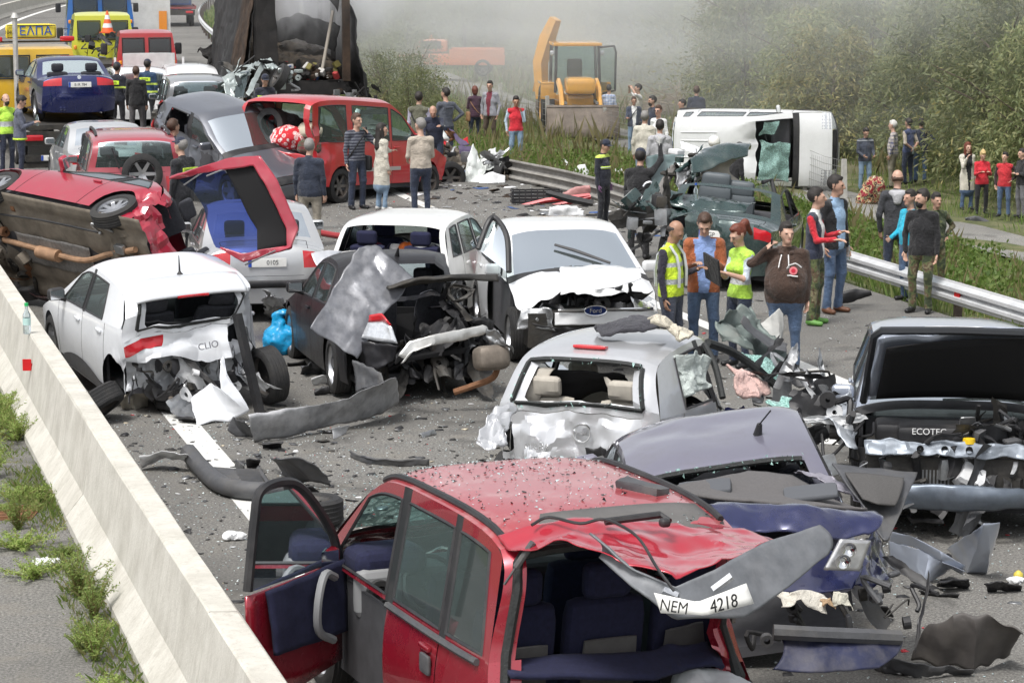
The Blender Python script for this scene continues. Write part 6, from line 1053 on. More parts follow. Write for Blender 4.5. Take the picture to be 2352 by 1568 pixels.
c = cel; mb = MB(); P = np.array([[(x, y, .2 - .035 * abs(math.sin(x * 5.5)) * (abs(y) < .5) - .03 * (abs(y) > .62) + .07 * math.exp(-(y / .12) ** 2)) for y in np.linspace(-.8, .8, 33)] for x in np.linspace(-1.95, 1.9, 60)]); mb.grid(P); raw(c, mb, 'underbody', UNDER, .01)
mb = MB(); mb.tube(smoothp([(1.3, .05, .12), (.7, .02, .13), (.2, 0, .12), (-.5, .02, .11), (-1.1, .2, .12), (-1.7, .35, .14)], 5), .04, 9); mb.tube([(.5, .0, .1), (.05, 0, .1)], .085, 12); mb.rbox((-1.75, -.1, .15), (.4, .7, .2), .08); raw(c, mb, 'exhaust', mat('rusty exhaust', (.33, .2, .12), .7, .3, .3, 7, .2, 20), 0)
mb = MB(); mb.tube(smoothp([(1.2, .45, .14), (.2, .5, .14), (-1.0, .5, .14)], 4), .016, 6); raw(c, mb, 'fuel_line', BLK, 0)
mb = MB(); mb.ruled([(1.0, .2, .16), (-.6, .2, .16)], [(1.0, -.25, .15), (-.6, -.25, .15)], 16, 6, 0, .02, 3, 2); raw(c, mb, 'heat_shield', mat('grey heat shield', (.2, .19, .18), .6, .3, .3, 20), .006)
junk(c, 'suspension', (1.25, 0, .2), (.7, 1.3, .2), 26, 92, [UNDER, DKMET, DKMET, RUST], dfm=False); junk(c, 'suspension', (-1.28, 0, .2), (.5, 1.2, .2), 18, 93, [UNDER, DKMET, METAL], dfm=False)
mb = MB(); mb.ruled([(2.1, -.85, .2), (1.0, -.9, .2), (.0, -.9, .2)], [(2.1, -.6, .05), (1.0, -.72, .06), (.0, -.74, .08)], 14, 5, 0, .03, 3); raw(c, mb, 'torn_sill', paint('dark maroon', (.05, .012, .016), .35, 0, .4), .006)
D0 = 31.3
A = ZL('y1', [(1225, 190, 32.0), (1450, 110, 31.8), (1680, 45, 31.6), (1890, 30, 31.4), (2010, 200, 31.3), (2170, 560, 31.2), (2110, 700, 31.1), (1950, 750, 31.2), (1770, 800, 31.3), (1600, 700, 31.4)]); B = ZL('y1', [(1300, 190, 32.0), (1470, 150, 31.8), (1640, 130, 31.6), (1840, 100, 31.4), (1920, 230, 31.3), (2080, 560, 31.2), (2090, 690, 31.15), (1940, 700, 31.2), (1760, 740, 31.3), (1610, 690, 31.4)])
h_ = bpy.data.objects.new('hatch', None); COL.objects.link(h_); h_.parent = c.o; h_['label'] = 'open hatch with black lining and blue tinted glass'
mb = lruled(c, A, B, nu=50, nv=4, amp=.008, fr=3); mb.build('hatch_rim', CRC, h_, True, None, .04)
mb = lruled(c, ZL('y1', [(1890, 30, 31.45), (2010, 200, 31.35), (2170, 560, 31.25), (2110, 700, 31.15)]), ZL('y1', [(1850, 30, 31.9), (2000, 200, 31.8), (2150, 550, 31.7), (2100, 690, 31.6)]), nu=14, nv=4); mb.build('hatch_edge', CRC, h_, True, None, .01)
mb = lruled(c, ZL('y1', [(1640, 130, 31.65), (1840, 100, 31.45), (1920, 230, 31.35), (2080, 560, 31.25), (2090, 690, 31.2)]), ZL('y1', [(1640, 130, 31.65), (1740, 320, 31.55), (1810, 470, 31.5), (1870, 560, 31.45), (1870, 735, 31.3)]), nu=16, nv=10); mb.build('hatch_lining', BOOT, h_, True, None, .02)
mb = lruled(c, ZL('y1', [(1300, 200, 32.0), (1470, 150, 31.85), (1640, 135, 31.7), (1740, 325, 31.6), (1810, 470, 31.55), (1870, 560, 31.5), (1870, 730, 31.35)]), ZL('y1', [(1310, 215, 32.0), (1400, 280, 31.9), (1480, 400, 31.8), (1500, 500, 31.75), (1520, 580, 31.7), (1560, 690, 31.55), (1700, 735, 31.4)]), nu=20, nv=8); mb.build('hatch_glass', GLB, h_, True, None)
for a, b_ in (((1335, 240, 31.9), (1600, 60, 31.7)), ((1500, 175, 31.7), (1710, 90, 31.55)), ((1780, 820, 31.3), (2000, 715, 31.1))): mb = MB(); mb.tube(local(c, ZL('y1', [a, b_])), .01, 6); mb.build('gas_strut', METAL, h_)
# --- red off-roader with spare wheel
crv = Car('off_roader_car', 'pink red off-roader with roof rails and spare wheel on its tail', CRV, paint('faded red', (.36, .05, .07), .35, .05, .25), G(308, 314, 1.65), -12, anchor=(2.15 - 3.95, 0, 1.66), seats=SEATM)
c = crv; w_ = wheel(c.o, c.T(c.ni[7] + 2, -.12) + np.array([-.12, 0, .1]), .34, .2, (0, 0, R(90)), ALLOY, 6)
for sg in (1, -1): mb = MB(); mb.tube([c.T(i, sg * .88) + np.array([0, 0, .05 if 0 < k < 7 else .0]) for k, i in enumerate(np.linspace(c.ni[4] + 4, c.ni[6] - 2, 8))], .025, 6); c.part(mb, 'roof_rail', BLK)
mb = MB(); mb.tube([c.T(c.ni[7] - 1, .35) + np.array([-.03, 0, 0]), c.T(c.ni[6] + 2.5, .55) + np.array([-.03, 0, 0])], .015, 6); c.part(mb, 'wiper', BLK)
# --- old silver saloon
Car('saloon_car', 'old silver saloon wedged behind the pink red off-roader', SEDAN, paint('old silver', (.5, .51, .52), .35, .35, .25), G(232, 279, 1.38), -16, anchor=(2.25 - 2.6, 0, 1.41), seats=SEATM, dfm=crush((-1.5, -.3, .9), (1, 1, .6), (.1, .1, -.05), .04, 2, 95))
# --- grey hatchback thrown up on its neighbours
CG = paint('slate grey', (.13, .14, .165), .28, .35, .25)
df = chain(crush((-1.9, -.5, .8), (1.1, .9, .9), (.3, .12, .05), .12, 2, 96), crush((.2, -.9, .6), (1.6, .4, .6), (0, .12, 0), .06, 2, 97))
leon = Car('hatchback_car', 'slate grey hatchback heaved up at an angle with crushed tail', LEON, CG, G(580, 318, 1.25), 137, anchor=(.75, 0, 1.1), pitch=-13, roll=5, dfm=df, miss=('side_windowr1', 'rear_window', 'tail_light'), seats=SEATM)
c = leon; junk(c, 'crushed_tail', (-1.75, -.5, .7), (.5, .8, .5), 20, 98, [BLK, DKMET, CG, mat('red scrap', (.4, .02, .02), .4)])
# --- dark off-roader, white covered car, white estate further back
Car('off_roader_car', 'grey off-roader with dark rear glass and roof rails behind the heaved up hatchback', CRV, paint('grey green', (.3, .31, .32), .3, .3, .2), G(458, 180, 1.66), -12, anchor=(2.15 - 3.95, 0, 1.66), glass_=GLD, seats=SEATM)
Car('hatchback_car', 'white car wrapped in a white sheet beside the burnt trailer', LEON, CW2, G(430, 146, 1.42), -14, anchor=(2.1 - 2.4, 0, 1.46), seats=SEATM, glass_=mat('white sheet', (.7, .7, .69), .8, 0, .08, 3, .4, 6))
Car('estate_car', 'white estate car behind the firefighters on the road', CRV, CW2, G(322, 160, 1.5), -14, anchor=(2.15 - 3.95, 0, 1.66), seats=SEATM)
# --- blue cabriolet on the flatbed
CBL = paint('deep blue', (.012, .02, .11), .2, .4, .12)
bmw = Car('cabriolet_car', 'deep blue cabriolet standing on the tow truck flatbed', CABR, CBL, GY(182, 200, 57.3), -18, anchor=(-2.2, 0, .78), glass_=glass('soft rear glass', (.5, .6, .6), .3), seats=SEATM)
c = bmw; c.plate('B IR 784', at=c.T(c.ni[-3] + 4, 0) + np.array([-.03, 0, -.02])); mb = MB(); mb.lathe([(-.004, .002), (-.004, .04), (.004, .042)], 18, 0, 'x', c.T(c.ni[-3] + 1.0, 0) + np.array([-.02, 0, .0])); raw(c, mb, 'badge', mat('badge white', (.6, .65, .7), .3), 0)
for y in (.42, .34): mb = MB(); mb.lathe([(-.06, .028), (.04, .032), (.04, .026)], 14, 0, 'x', (-2.2, y, .3)); raw(c, mb, 'tailpipe', CHROME, 0)
BEDZ = c.loc.z
# --- trucks
def wcyl(t, x, y, r, w_=.25): return wheel(t, (x, y, r), r, w_, (0, 0, 0 if y > 0 else math.pi), STEELR, 6)
def tow_truck(label, loc, hdg, colm, cabL=1.7, cabW=2.0, cabH=2.3, bed=4.8, bz=.95, beacon=True, glassm=None, bedm=None, group=None, cab2=False):
    t = thing('tow_truck', label, 'tow truck', loc, (0, 0, R(90 - hdg)), group)
    # cab rear face at x=0, cab forward, bed backward
    mb = MB(); L0 = cabL
    S = [(0, cabH * .28), (0, cabH * .62), (.06, cabH * .97), (.5, cabH), (L0 - .55, cabH * .97), (L0 - .12, cabH * .6), (L0, cabH * .5), (L0, cabH * .22)]
    hw = [cabW / 2, cabW / 2, cabW / 2 - .12, cabW / 2 - .15, cabW / 2 - .14, cabW / 2 - .02, cabW / 2, cabW / 2]
    P = np.array([[(x, t_ * w_, z + .035 * (1 - t_ ** 4) * (2 < i < 5)) for t_ in np.linspace(-1, 1, 13)] for i, ((x, z), w_) in enumerate(zip(S, hw))]); mb.grid(P)
    for sg in (1, -1): mb.add([(x, sg * w_, z) for (x, z), w_ in zip(S, hw)], [tuple(range(len(S)))[::sg]])
    mb.build('cab', colm, t, True)
    for y in (-cabW * .22, cabW * .22):
        mb = MB(); mb.rbox((.022, y, cabH * .8), (.03, cabW * .34, cabH * .2), .02, 0, (0, R(5), 0), 2); o = mb.build('rear_window', GLD, t); mb = MB(); a, b_, z0, z1 = y - cabW * .18, y + cabW * .18, cabH * .69, cabH * .91; mb.tube([(.0, a, z0), (.0, b_, z0), (.045, b_, z1), (.045, a, z1), (.0, a, z0)], .022, 6, 0, False); mb.build('seal', RUBS, o)
    for sg in (1, -1):
        mb = MB(); mb.add([(x, sg * (w_ + .008), z) for x, z, w_ in ((.3, cabH * .64, cabW / 2), (L0 - .35, cabH * .64, cabW / 2 - .02), (L0 - .62, cabH * .92, cabW / 2 - .12), (.35, cabH * .92, cabW / 2 - .12))], [(0, 1, 2, 3)]); mb.build('side_window', GLD, t, False, None, .01)
        mb = MB(); mb.rbox((L0 - .2, sg * (cabW / 2 + .22), cabH * .75), (.1, .2, .34), .04); mb.tube([(L0 - .2, sg * cabW / 2 * .95, cabH * .8), (L0 - .2, sg * (cabW / 2 + .2), cabH * .8)], .015, 6); mb.build('mirror', BLK, t)
        mb = MB(); mb.rbox((-.1, sg * (cabW / 2 - .1), cabH * .6), (.1, .1, .14), .03); mb.build('side_lamp', AMBL, t)
    mb = MB(); mb.box((-bed / 2 - .1, 0, bz - .06), (bed, cabW + .15, .1)); mb.box((-bed / 2, cabW / 2 + .06, bz + .02), (bed, .06, .1)); mb.box((-bed / 2, -cabW / 2 - .06, bz + .02), (bed, .06, .1)); mb.box((-bed / 2, .35, bz - .25), (bed, .12, .25)); mb.box((-bed / 2, -.35, bz - .25), (bed, .12, .25)); mb.build('flatbed', bedm or DKMET, t, False)
    mb = MB(); mb.box((-bed - .12, 0, bz - .3), (.1, cabW, .3)); mb.build('rear_crossbeam', DKMET, t, False)
    for sg in (1, -1): mb = MB(); mb.rbox((-bed - .2, sg * cabW * .36, bz - .28), (.05, .4, .13), .02); mb.build('tail_light', REDL, t)
    for x in (L0 - .6, -bed + 1.1):
        for sg in (1, -1): wcyl(t, x, sg * (cabW / 2 - .15), .38)
    return t
yl = GY(182, 200, 57.3)
hv = np.array([math.sin(R(-18)), math.cos(R(-18))]); bxy = np.array([bmw.loc.x, bmw.loc.y]); p = bxy + hv * 2.55
YELM = paint('tow yellow', (.7, .42, .02), .35, 0, .2); LIME = paint('lime yellow', (.6, .62, .05), .35, 0, .15)
tw = tow_truck('yellow tow truck with a rooftop sign carrying the blue cabriolet', (p[0] - .35, p[1], 0), -18, YELM, bed=5.2, bz=BEDZ - .0, cabH=2.42, cabW=2.1)
def sign_board(t, x, z, w_, h_, txt, m=None, sz=None, blue=None):
    mb = MB(); mb.rbox((x, 0, z), (.14, w_, h_), .08); s_ = mb.build('roof_sign', m or mat('sign yellow', (.78, .62, .06), .4, 0, .1, 3), t); mb = MB(); mb.tube([(x - .08, -w_ / 2 + .04, z - h_ / 2 + .04), (x - .08, w_ / 2 - .04, z - h_ / 2 + .04), (x - .08, w_ / 2 - .04, z + h_ / 2 - .04), (x - .08, -w_ / 2 + .04, z + h_ / 2 - .04), (x - .08, -w_ / 2 + .04, z - h_ / 2 + .04)], .012, 5, 0, False); mb.build('sign_border', BLK, s_)
    text(txt, sz or h_ * .8, mat('sign blue', (.01, .09, .4), .5), s_, frame((x - .08, -.1, z), (0, -1, 0), (0, 0, 1)), .004, sx=1.0); return s_
sg_ = sign_board(tw, .3, 2.76, 1.2, .36, 'ΕΛΠΑ'); text('10400', .13, PLK, sg_, frame((.215, .5, 2.74), (0, -1, 0), (0, 0, 1)), .003, sx=.8)
mb = MB(); mb.tube([(.3, -.95, 2.52), (.3, .95, 2.52)], .025, 6); mb.rbox((.3, .85, 2.58), (.12, .34, .12), .03, 1); mb.rbox((.3, -.85, 2.58), (.12, .34, .12), .03, 1); mb.build('beacon_bar', [BLK, REDL], tw)
mb = MB(); mb.tube([(-.3, .45, .9), (-.3, .45, 3.1)], .06, 8); mb.lathe([(0, .1), (.12, .05)], 10, 0, 'z', (-.3, .45, 3.1)); mb.build('exhaust_stack', mat('pale steel stack', (.5, .49, .46), .5, .4, .2, 6), tw)
pl = MB(); pl.rbox((0, 0, 0), (.015, .52, .12), .01); pl.box((-.009, .235, 0), (.004, .05, .11), 1); o = pl.build('licence_plate', [PLW, PLB], tw, False); o.location = (-5.36, .35, BEDZ - .72); text('HMX 36', .095, PLK, o, frame((-.009, -.02, 0), (0, -1, 0), (0, 0, 1)), .001, sx=.85)
mb = MB(); mb.box((-5.34, 0, BEDZ - .72), (.04, 1.9, .14)); mb.box((-5.3, .0, BEDZ - .9), (.05, 2.0, .12)); mb.build('rear_bar', DKMET, tw, False)
p = GY(238, 150, 82); tl2 = tow_truck('lime yellow tow truck cab with an orange and white cone on its deck', (p[0], p[1], 0), -15, LIME, cabH=2.62, cabW=1.95, bed=4.2, bz=1.25, glassm=None)
junk(None, 'crane_gear', (-.9, 0, 1.75), (1.2, 1.5, .6), 26, 101, [BLK, DKMET, BLK, METAL], parent=tl2)['kind'] = 'stuff'
mb = MB()
for k in range(5): mb.lathe([(k * .13, .19 - k * .033), (k * .13 + .13, .157 - k * .033)], 16, k % 2, 'z', (0, 0, .04))
mb.box((0, 0, .02), (.44, .44, .04), 0); o = mb.build('traffic_cone', [mat('cone orange', (.75, .12, .03), .5), WHITE], None); pc = Matrix.Rotation(R(105), 4, 'Z') @ Vector((-.45, -.1, 2.0)); o.location = (p[0] + pc.x, p[1] + pc.y, 2.02); tag(o, 'orange and white traffic cone on the lime yellow truck deck', 'cone')
p = GY(338, 165, 76); tr3 = tow_truck('small red recovery pickup with a white tailboard', (p[0], p[1], 0), -14, paint('truck red', (.42, .03, .035), .35, 0, .2), cabH=2.28, cabW=1.75, bed=2.6, bz=.95, bedm=paint('truck red', (.42, .03, .035)))
mb = MB(); mb.rbox((-.55, 0, 1.42), (.06, 1.5, .5), .02); mb.build('tailboard', mat('grey white board', (.5, .5, .5), .6, 0, .15, 4), tr3); mb = MB(); mb.box((-.6, 0, 1.12), (.06, 2.0, .06)); mb.box((-.6, .98, 1.3), (.06, .06, .5)); mb.box((-.6, -.98, 1.3), (.06, .06, .5)); mb.build('tail_frame', WHITE, tr3, False)
p = GY(232, 120, 97); tb = tow_truck('large blue tow truck cab with amber light bar and rooftop sign', (p[0], p[1], 0), -13, paint('truck blue', (.02, .13, .42), .35, 0, .15), cabH=3.15, cabW=2.45, bed=5, bz=1.2)
sign_board(tb, .3, 3.6, 1.15, .32, 'ΕΛΠΑ'); mb = MB(); mb.rbox((-.1, 0, 3.2), (.22, 2.0, .17), .05, 0); mb.rbox((-.1, .75, 3.2), (.24, .5, .19), .05, 1); mb.rbox((-.1, -.75, 3.2), (.24, .5, .19), .05, 1); mb.build('light_bar', [WHITE, AMBL], tb)
p = GY(302, 65, 104); t5 = thing('box_truck', 'white box truck with a green panel beside the blue tow truck', 'truck', (p[0], p[1], 0), (0, 0, R(90 + 12))); mb = MB(); mb.rbox((-2.0, 0, 2.3), (5, 2.4, 2.6), .05, 0); mb.build('box', mat('truck white', (.6, .6, .58), .5, 0, .1, 2, 0, 40, 0, .3), t5); mb = MB(); mb.box((-4.52, -.45, 3.1), (.02, .9, .5), 0); mb.box((-4.53, -.9, 1.7), (.02, .3, 1.0), 1); mb.build('panel', [mat('green panel', (.02, .22, .1), .5), AMBL], t5, False); mb = MB(); mb.rbox((1.3, 0, 1.7), (1.5, 2.3, 2.2), .15); mb.build('cab', WHITE, t5); mb = MB(); mb.box((-2, 0, .8), (5, 1, .3)); mb.box((-4.4, 0, .6), (.1, 2.3, .12)); mb.build('chassis', DKMET, t5, False)
for x in (-3.2, 1.2):
    for sg in (1, -1): wcyl(t5, x, sg * 1.0, .45, .3)
p = GY(384, 52, 150); t6 = tow_truck('dark blue flatbed truck far down the carriageway', (p[0], p[1] + 2.5, 0), -9, paint('truck navy', (.02, .06, .2), .4, 0, .2), cabH=2.7, cabW=2.2, bed=5, bz=1.1, bedm=mat('dull red deck', (.2, .03, .03), .6)); mb = MB(); mb.box((-2.4, 0, 1.9), (3.5, 1.6, 1.2)); mb.build('load', mat('dark load', (.03, .05, .09), .6, 0, .3, 3), t6, False)
# --- red van, tail smashed open
def van(label, loc, rot, colm, L=4.8, W=1.9, H=1.98, nose=.75, miss=(), dfm=None, glassm=GL, anchor=(0, 0, 0)):
    sp = spec(L, W, H, 2.95, .85, P_((.1, .3), (0, .55), (.08, .9), (nose + .25, 1.18), (nose + 1.15, 1.86), (nose + 1.8, H), (L - .25, H - .02), (L - .06, 1.15), (L, .6), (L - .05, .35)), (1.12, 1.12), (nose + .35, nose + 1.45, nose + 2.75), [(nose + .55, nose + 1.4, nose + 1.1, nose + 1.4), (nose + 1.5, nose + 2.65, nose + 1.5, nose + 2.65), (nose + 2.85, L - .35, nose + 2.85, L - .4)], tum=.1, pl=.06, r=.33, rim=STEELR, spokes=6, sill=.33, bpil=0, rw=.86, cr=(.22, .22, .14, .1, .12, .09, .08, .06, .06, .1), tl=(.86, .05, .6), s1=nose + 1.6, s2=nose + 2.5)
    return Car('van', label, sp, colm, loc, 0, rot=rot, miss=miss, dfm=dfm, anchor=anchor, glass_=glassm, cat='van', seats=SEATM, trim=None)
CVR = paint('van red', (.46, .012, .02), .32, .0, .22)
df = chain(crush((-2.4, -.8, 1.0), (.8, .6, 1.0), (.12, .06, 0), .07, 2.4, 111), crush((2.3, 0, .6), (1.2, 1.2, .8), (-.35, 0, 0), .1, 2, 112))
rv = van('red van with smashed open tail full of luggage and a spare tyre', G(726, 233, 1.95), Euler((R(0), R(2.5), R(90 - 33)), 'XYZ').to_matrix(), CVR, anchor=(-2.15, -.86, 1.93), miss=('rear_window', 'tailgate', 'tail_light', 'rear_bumper'), dfm=df)
c = rv; rs = np.random.RandomState(12)
mb = MB(); mb.lathe([(-.1, .2), (-.1, .32), (.1, .32), (.1, .2)], 28, 0, 'x', (-1.95, .32, 1.45)); raw(c, mb, 'spare_tyre', RUB, 0)
dotm, n, l, b = nodemat('ringed cloth'); tc = n.new('ShaderNodeTexCoord').outputs['Object']; vo = n.new('ShaderNodeTexVoronoi'); vo.inputs['Scale'].default_value = 11; l.new(tc, vo.inputs['Vector']); cc = ramp(n, l, vo.outputs[0], (.2, (.75, .72, .7)), (.3, (.6, .02, .03)), (.42, (.75, .72, .7)), (.55, (.5, .02, .03))); l.new(cc, b.inputs['Base Color']); b.inputs['Roughness'].default_value = .9
for k, (p, r_, m_) in enumerate((((-2.0, -.1, 1.2), .36, dotm), ((-1.8, .5, 1.2), .26, mat('red bag', (.45, .02, .03), .6)), ((-1.9, -.55, 1.35), .24, mat('pale sack', (.5, .46, .36), .8)), ((-1.7, .15, 1.5), .26, BLACKC), ((-2.0, -.6, 1.05), .24, fab('tartan bag', (.16, .03, .03), 'plaid', (.03, .08, .04))), ((-1.8, .1, .9), .34, NAVYC), ((-1.9, .6, .85), .3, GREYC))):
    P0, F0 = blob([('a', np.array(p) - [.0, .06, 0], np.array(p) + [.0, .08, .02], r_ * .75, r_ * .7, (1, 1.1, .9))], .035); P0 += folds(P0, 3, k) * .04; mb = MB(); mb.add(P0, [tuple(f) for f in F0.tolist()]); raw(c, mb, 'luggage', m_, 0)
mb = MB(); mb.ruled([(-2.38, .85, .95), (-2.4, 0, .98), (-2.3, -.8, .9)], [(-2.3, .82, .35), (-2.34, 0, .36), (-2.2, -.8, .36)], 20, 10, 0, .04, 2, 4); raw(c, mb, 'tail_panel', CVR, .008)
for sg in (-1,): mb = MB(); mb.box((-.3, sg * .965, .62), (1.5, .02, .07)); raw(c, mb, 'rub_strip', mat('faded strip', (.4, .36, .34), .6), 0)
# --- green saloon, roof peeled back
CGR = paint('bottle green', (.03, .06, .058), .25, .35, .3)
df = chain(crush((-2.2, .7, .7), (1.2, .8, .8), (.35, -.15, .05), .15, 2.2, 121), crush((-2.3, -.3, .6), (.8, .9, .6), (.15, 0, 0), .05, 2.2, 122))
aud = Car('saloon_car', 'bottle green saloon with its roof peeled back and left rear corner crushed', AUDI, CGR, G(1640, 545, .8), 12, anchor=(-2.35, 0, .8), roll=5, dfm=df, miss=('roof', 'rear_window', 'windscreen', 'side_window', 'tail_light1', 'side_windowl0', 'side_windowl1', 'mirror1', 'mirror-1', 'rear_seat', 'seat'), seats=mat('grey leather', (.08, .095, .105), .5), wheels='0123')
c = aud; c.plate('GP      7', at=c.dfm(np.array([c.T(c.ni[-2] - 3, .1)]))[0] + np.array([-.03, 0, 0]))
A = ZL('w5', [(1390, 170, 39.2), (1480, 80, 39.6), (1620, 45, 39.8), (1850, 40, 40.0)]); B = ZL('w5', [(1420, 220, 38.6), (1540, 190, 38.7), (1700, 110, 38.9), (1830, 90, 39.2)]); mb = lruled(c, A, B, nu=18, nv=8, amp=.04, fr=1.6, seed=5, sag=(0, 0, .15)); raw(c, mb, 'peeled_roof', CGR, .01)
A = ZL('w5', [(1500, 240, 39.0), (1600, 140, 39.0), (1720, 90, 39.1), (1820, 90, 39.3)]); B = ZL('w5', [(1640, 270, 39.1), (1680, 280, 39.1), (1740, 285, 39.2), (1800, 280, 39.3)]); mb = lruled(c, A, B, nu=14, nv=8, amp=.03, fr=2, seed=6, sag=(0, .25, 0)); raw(c, mb, 'headliner', INTB, .01)
mb = lruled(c, ZL('w5', [(1090, 90, 40.5), (1200, 65, 40.6), (1380, 70, 40.7)]), ZL('w5', [(1130, 410, 40.2), (1220, 330, 40.4), (1330, 180, 40.5)]), nu=12, nv=10, amp=.04, fr=1.5, seed=7); raw(c, mb, 'raised_bonnet', paint('green grey panel', (.14, .2, .2), .4, .2, .2), .01)
mb = MB(); mb.tube(smoothp(local(c, ZL('w5', [(1160, 450, 38.6), (1200, 330, 38.9), (1260, 220, 39.2), (1290, 180, 39.4)])), 4), .07, 8); raw(c, mb, 'torn_pillar', mat('grey pillar trim', (.16, .15, .14), .7), 0)
mb = lruled(c, ZL('w5', [(1330, 200, 39.0), (1370, 150, 39.2), (1410, 140, 39.3)]), ZL('w5', [(1290, 400, 38.4), (1340, 380, 38.5), (1390, 320, 38.7)]), nu=10, nv=10, amp=.06, fr=3, seed=8); raw(c, mb, 'torn_skin', METAL, .006)
for u, v in ((1600, 270), (1770, 330)):
    p = local(c, [ZY('w5', u, v, 38.7)])[0]; mb = MB(); mb.rbox(p, (.16, .44, .26), .07); mb.rbox(p + np.array([-.02, 0, -.3]), (.16, .5, .45), .06); raw(c, mb, 'rear_seat', mat('grey leather', (.08, .095, .105), .5), 0)
junk(c, 'crushed_corner', local(c, [ZY('w5', 1090, 540, 37.3)])[0], (.6, .6, .7), 34, 125, [BLK, DKMET, CGR, METAL], dfm=False); junk(c, 'crushed_corner', local(c, [ZY('w5', 1360, 150, 39.2)])[0], (.3, .5, .4), 16, 126, [METAL, CGR, WHITE, DKMET], dfm=False)
mb = lruled(c, ZL('w5', [(1250, 340, 38.0), (1500, 380, 37.9), (1900, 430, 37.9)]), ZL('w5', [(1270, 470, 37.3), (1500, 480, 37.3), (1800, 500, 37.3)]), nu=18, nv=6, amp=.05, fr=2, seed=4, sag=(0, 0, .05)); raw(c, mb, 'buckled_boot', CGR, .008)
mb = MB(); mb.tube(smoothp(local(c, ZL('w5', [(1070, 310, 38.3), (1090, 285, 38.3), (1130, 280, 38.3), (1160, 330, 38.3)])), 4), .02, 6); raw(c, mb, 'chrome_hook', CHROME, 0)
mb = MB(); mb.tube(local(c, ZL('w5', [(1935, 280, 38.6), (2000, 260, 38.7), (2033, 400, 38.6)])), .035, 7); raw(c, mb, 'door_frame', BLK, 0); mb = lruled(c, ZL('w5', [(1880, 310, 38.6), (1950, 285, 38.65), (2000, 270, 38.7)]), ZL('w5', [(1900, 330, 38.6), (1960, 380, 38.6), (2025, 410, 38.6)]), nu=6, nv=5); raw(c, mb, 'side_window', GL, 0)
p = ZY('w5', 1450, 415, 37.6); mb = MB(); mb.lathe([(0, .001), (0, .033), (.16, .033), (.2, .014), (.235, .014)], 14, 0, 'z'); mb.lathe([(.235, .017), (.262, .017), (.263, .001)], 12, 1, 'z'); o = mb.build('water_bottle', [glass('bottle plastic', (.8, .85, .88), .15), mat('blue cap', (.02, .08, .4), .4)]); o.location = p; tag(o, 'clear water bottle with blue cap standing on the green saloon boot', 'bottle')
# --- white van lying on its side in the field
F_ = Vector((math.sin(R(104)), math.cos(R(104)), 0)).normalized(); Lf = Vector((0, 0, 1)); Up = F_.cross(Lf); Mv = Matrix((F_, Lf, Up)).transposed()
wp = GT(1740, 437); df = chain(crush((.4, .1, 1.9), (.9, .7, .6), (0, 0, -.16), .09, 1.7, 131))
wv = van('white van lying on its side in the field with shattered windscreen', (wp[0], wp[1] + 1.0, wp[2] + .97), Mv, paint('van white', (.74, .75, .75), .35, 0, .12), L=4.15, W=1.95, H=1.98, miss=('windscreen',), dfm=df, anchor=(.02, 0, 1.0))
c = wv; mb = MB(); mb.ruled([c.T(i, .2) for i in np.linspace(c.ni[3] + 1, c.ni[4] - 1, 6)], [c.T(i, -.86) for i in np.linspace(c.ni[3] + 1, c.ni[4] - 1, 6)], 8, 8, 0, .06, 2, 3); c.part(mb, 'windscreen', GLC); mb = MB(); mb.ruled([c.T(c.ni[3] + 3, .8), c.T(c.ni[3] + 6, .8)], [c.T(c.ni[3] + 4, .45), c.T(c.ni[4] - 1, .4)], 8, 6, 0, .03, 2); c.part(mb, 'windscreen', GLC)
for t_ in (-.7, -.45, -.2, .05, .3, .55): mb = MB(); mb.tube([c.T(i, t_) + np.array([0, 0, .006]) for i in np.linspace(c.ni[5] + 2, c.ni[6] - 1, 8)], .014, 5); c.part(mb, 'roof_rib', c.col)
mb = MB(); P = c.patch(c.ni[0], c.ni[1] + 5, -1, 1, 16); mb.grid(P + np.array([.02, 0, 0])); raw(c, mb, 'bumper_cover', GRYP, .01)
Mp = frame(c.T(c.ni[1] + 1, -.1) + np.array([.06, 0, 0]), (0, -1, 0), (0, 0, 1)); pl = MB(); pl.rbox((0, 0, 0), (.52, .115, .012), .005); o = pl.build('licence_plate', PLW, c.o, False); o.matrix_local = frame(c.T(c.ni[1] + 1, -.1) + np.array([.05, 0, 0]), (0, 1, 0), (0, 0, 1)); text('PA2011AT', .09, PLK, o, Matrix.Translation((0, 0, .008)), .001, sx=.9)
# --- backhoe loader
JY = paint('digger yellow', (.68, .33, .03), .45, 0, .35); bp = GT(1322, 318); bp[1] = max(bp[1], 84); bp = GY(1322, 300, 85); bz_ = float(terr(bp[0], bp[1]))
t = thing('backhoe_loader', 'orange yellow backhoe loader with lowered bucket on the gravel track', 'excavator', (bp[0], bp[1], bz_), (0, 0, R(90 - 176)))
mb = MB(); mb.rbox((0, 0, 1.1), (3.2, .9, .5), .08); mb.rbox((1.35, 0, 1.62), (1.2, .95, .55), .14); mb.build('chassis', JY, t)
for x, y, r_, w_ in ((1.7, .85, .5, .32), (1.7, -.85, .5, .32), (-.7, .9, .78, .45), (-.7, -.9, .78, .45)): wheel(t, (x, y, r_), r_, w_, (0, 0, 0 if y > 0 else math.pi), JY, 6)
cb = bpy.data.objects.new('cab', None); COL.objects.link(cb); cb.parent = t
mb = MB()
for x, y in ((.55, .72), (.55, -.72), (-.95, .76), (-.95, -.76)): mb.tube([(x + .08, y, 1.35), (x, y * .95, 2.85)], .05, 6)
mb.rbox((-.2, 0, 2.9), (1.75, 1.6, .14), .05, 1); mb.build('cab_frame', [BLK, JY], cb)
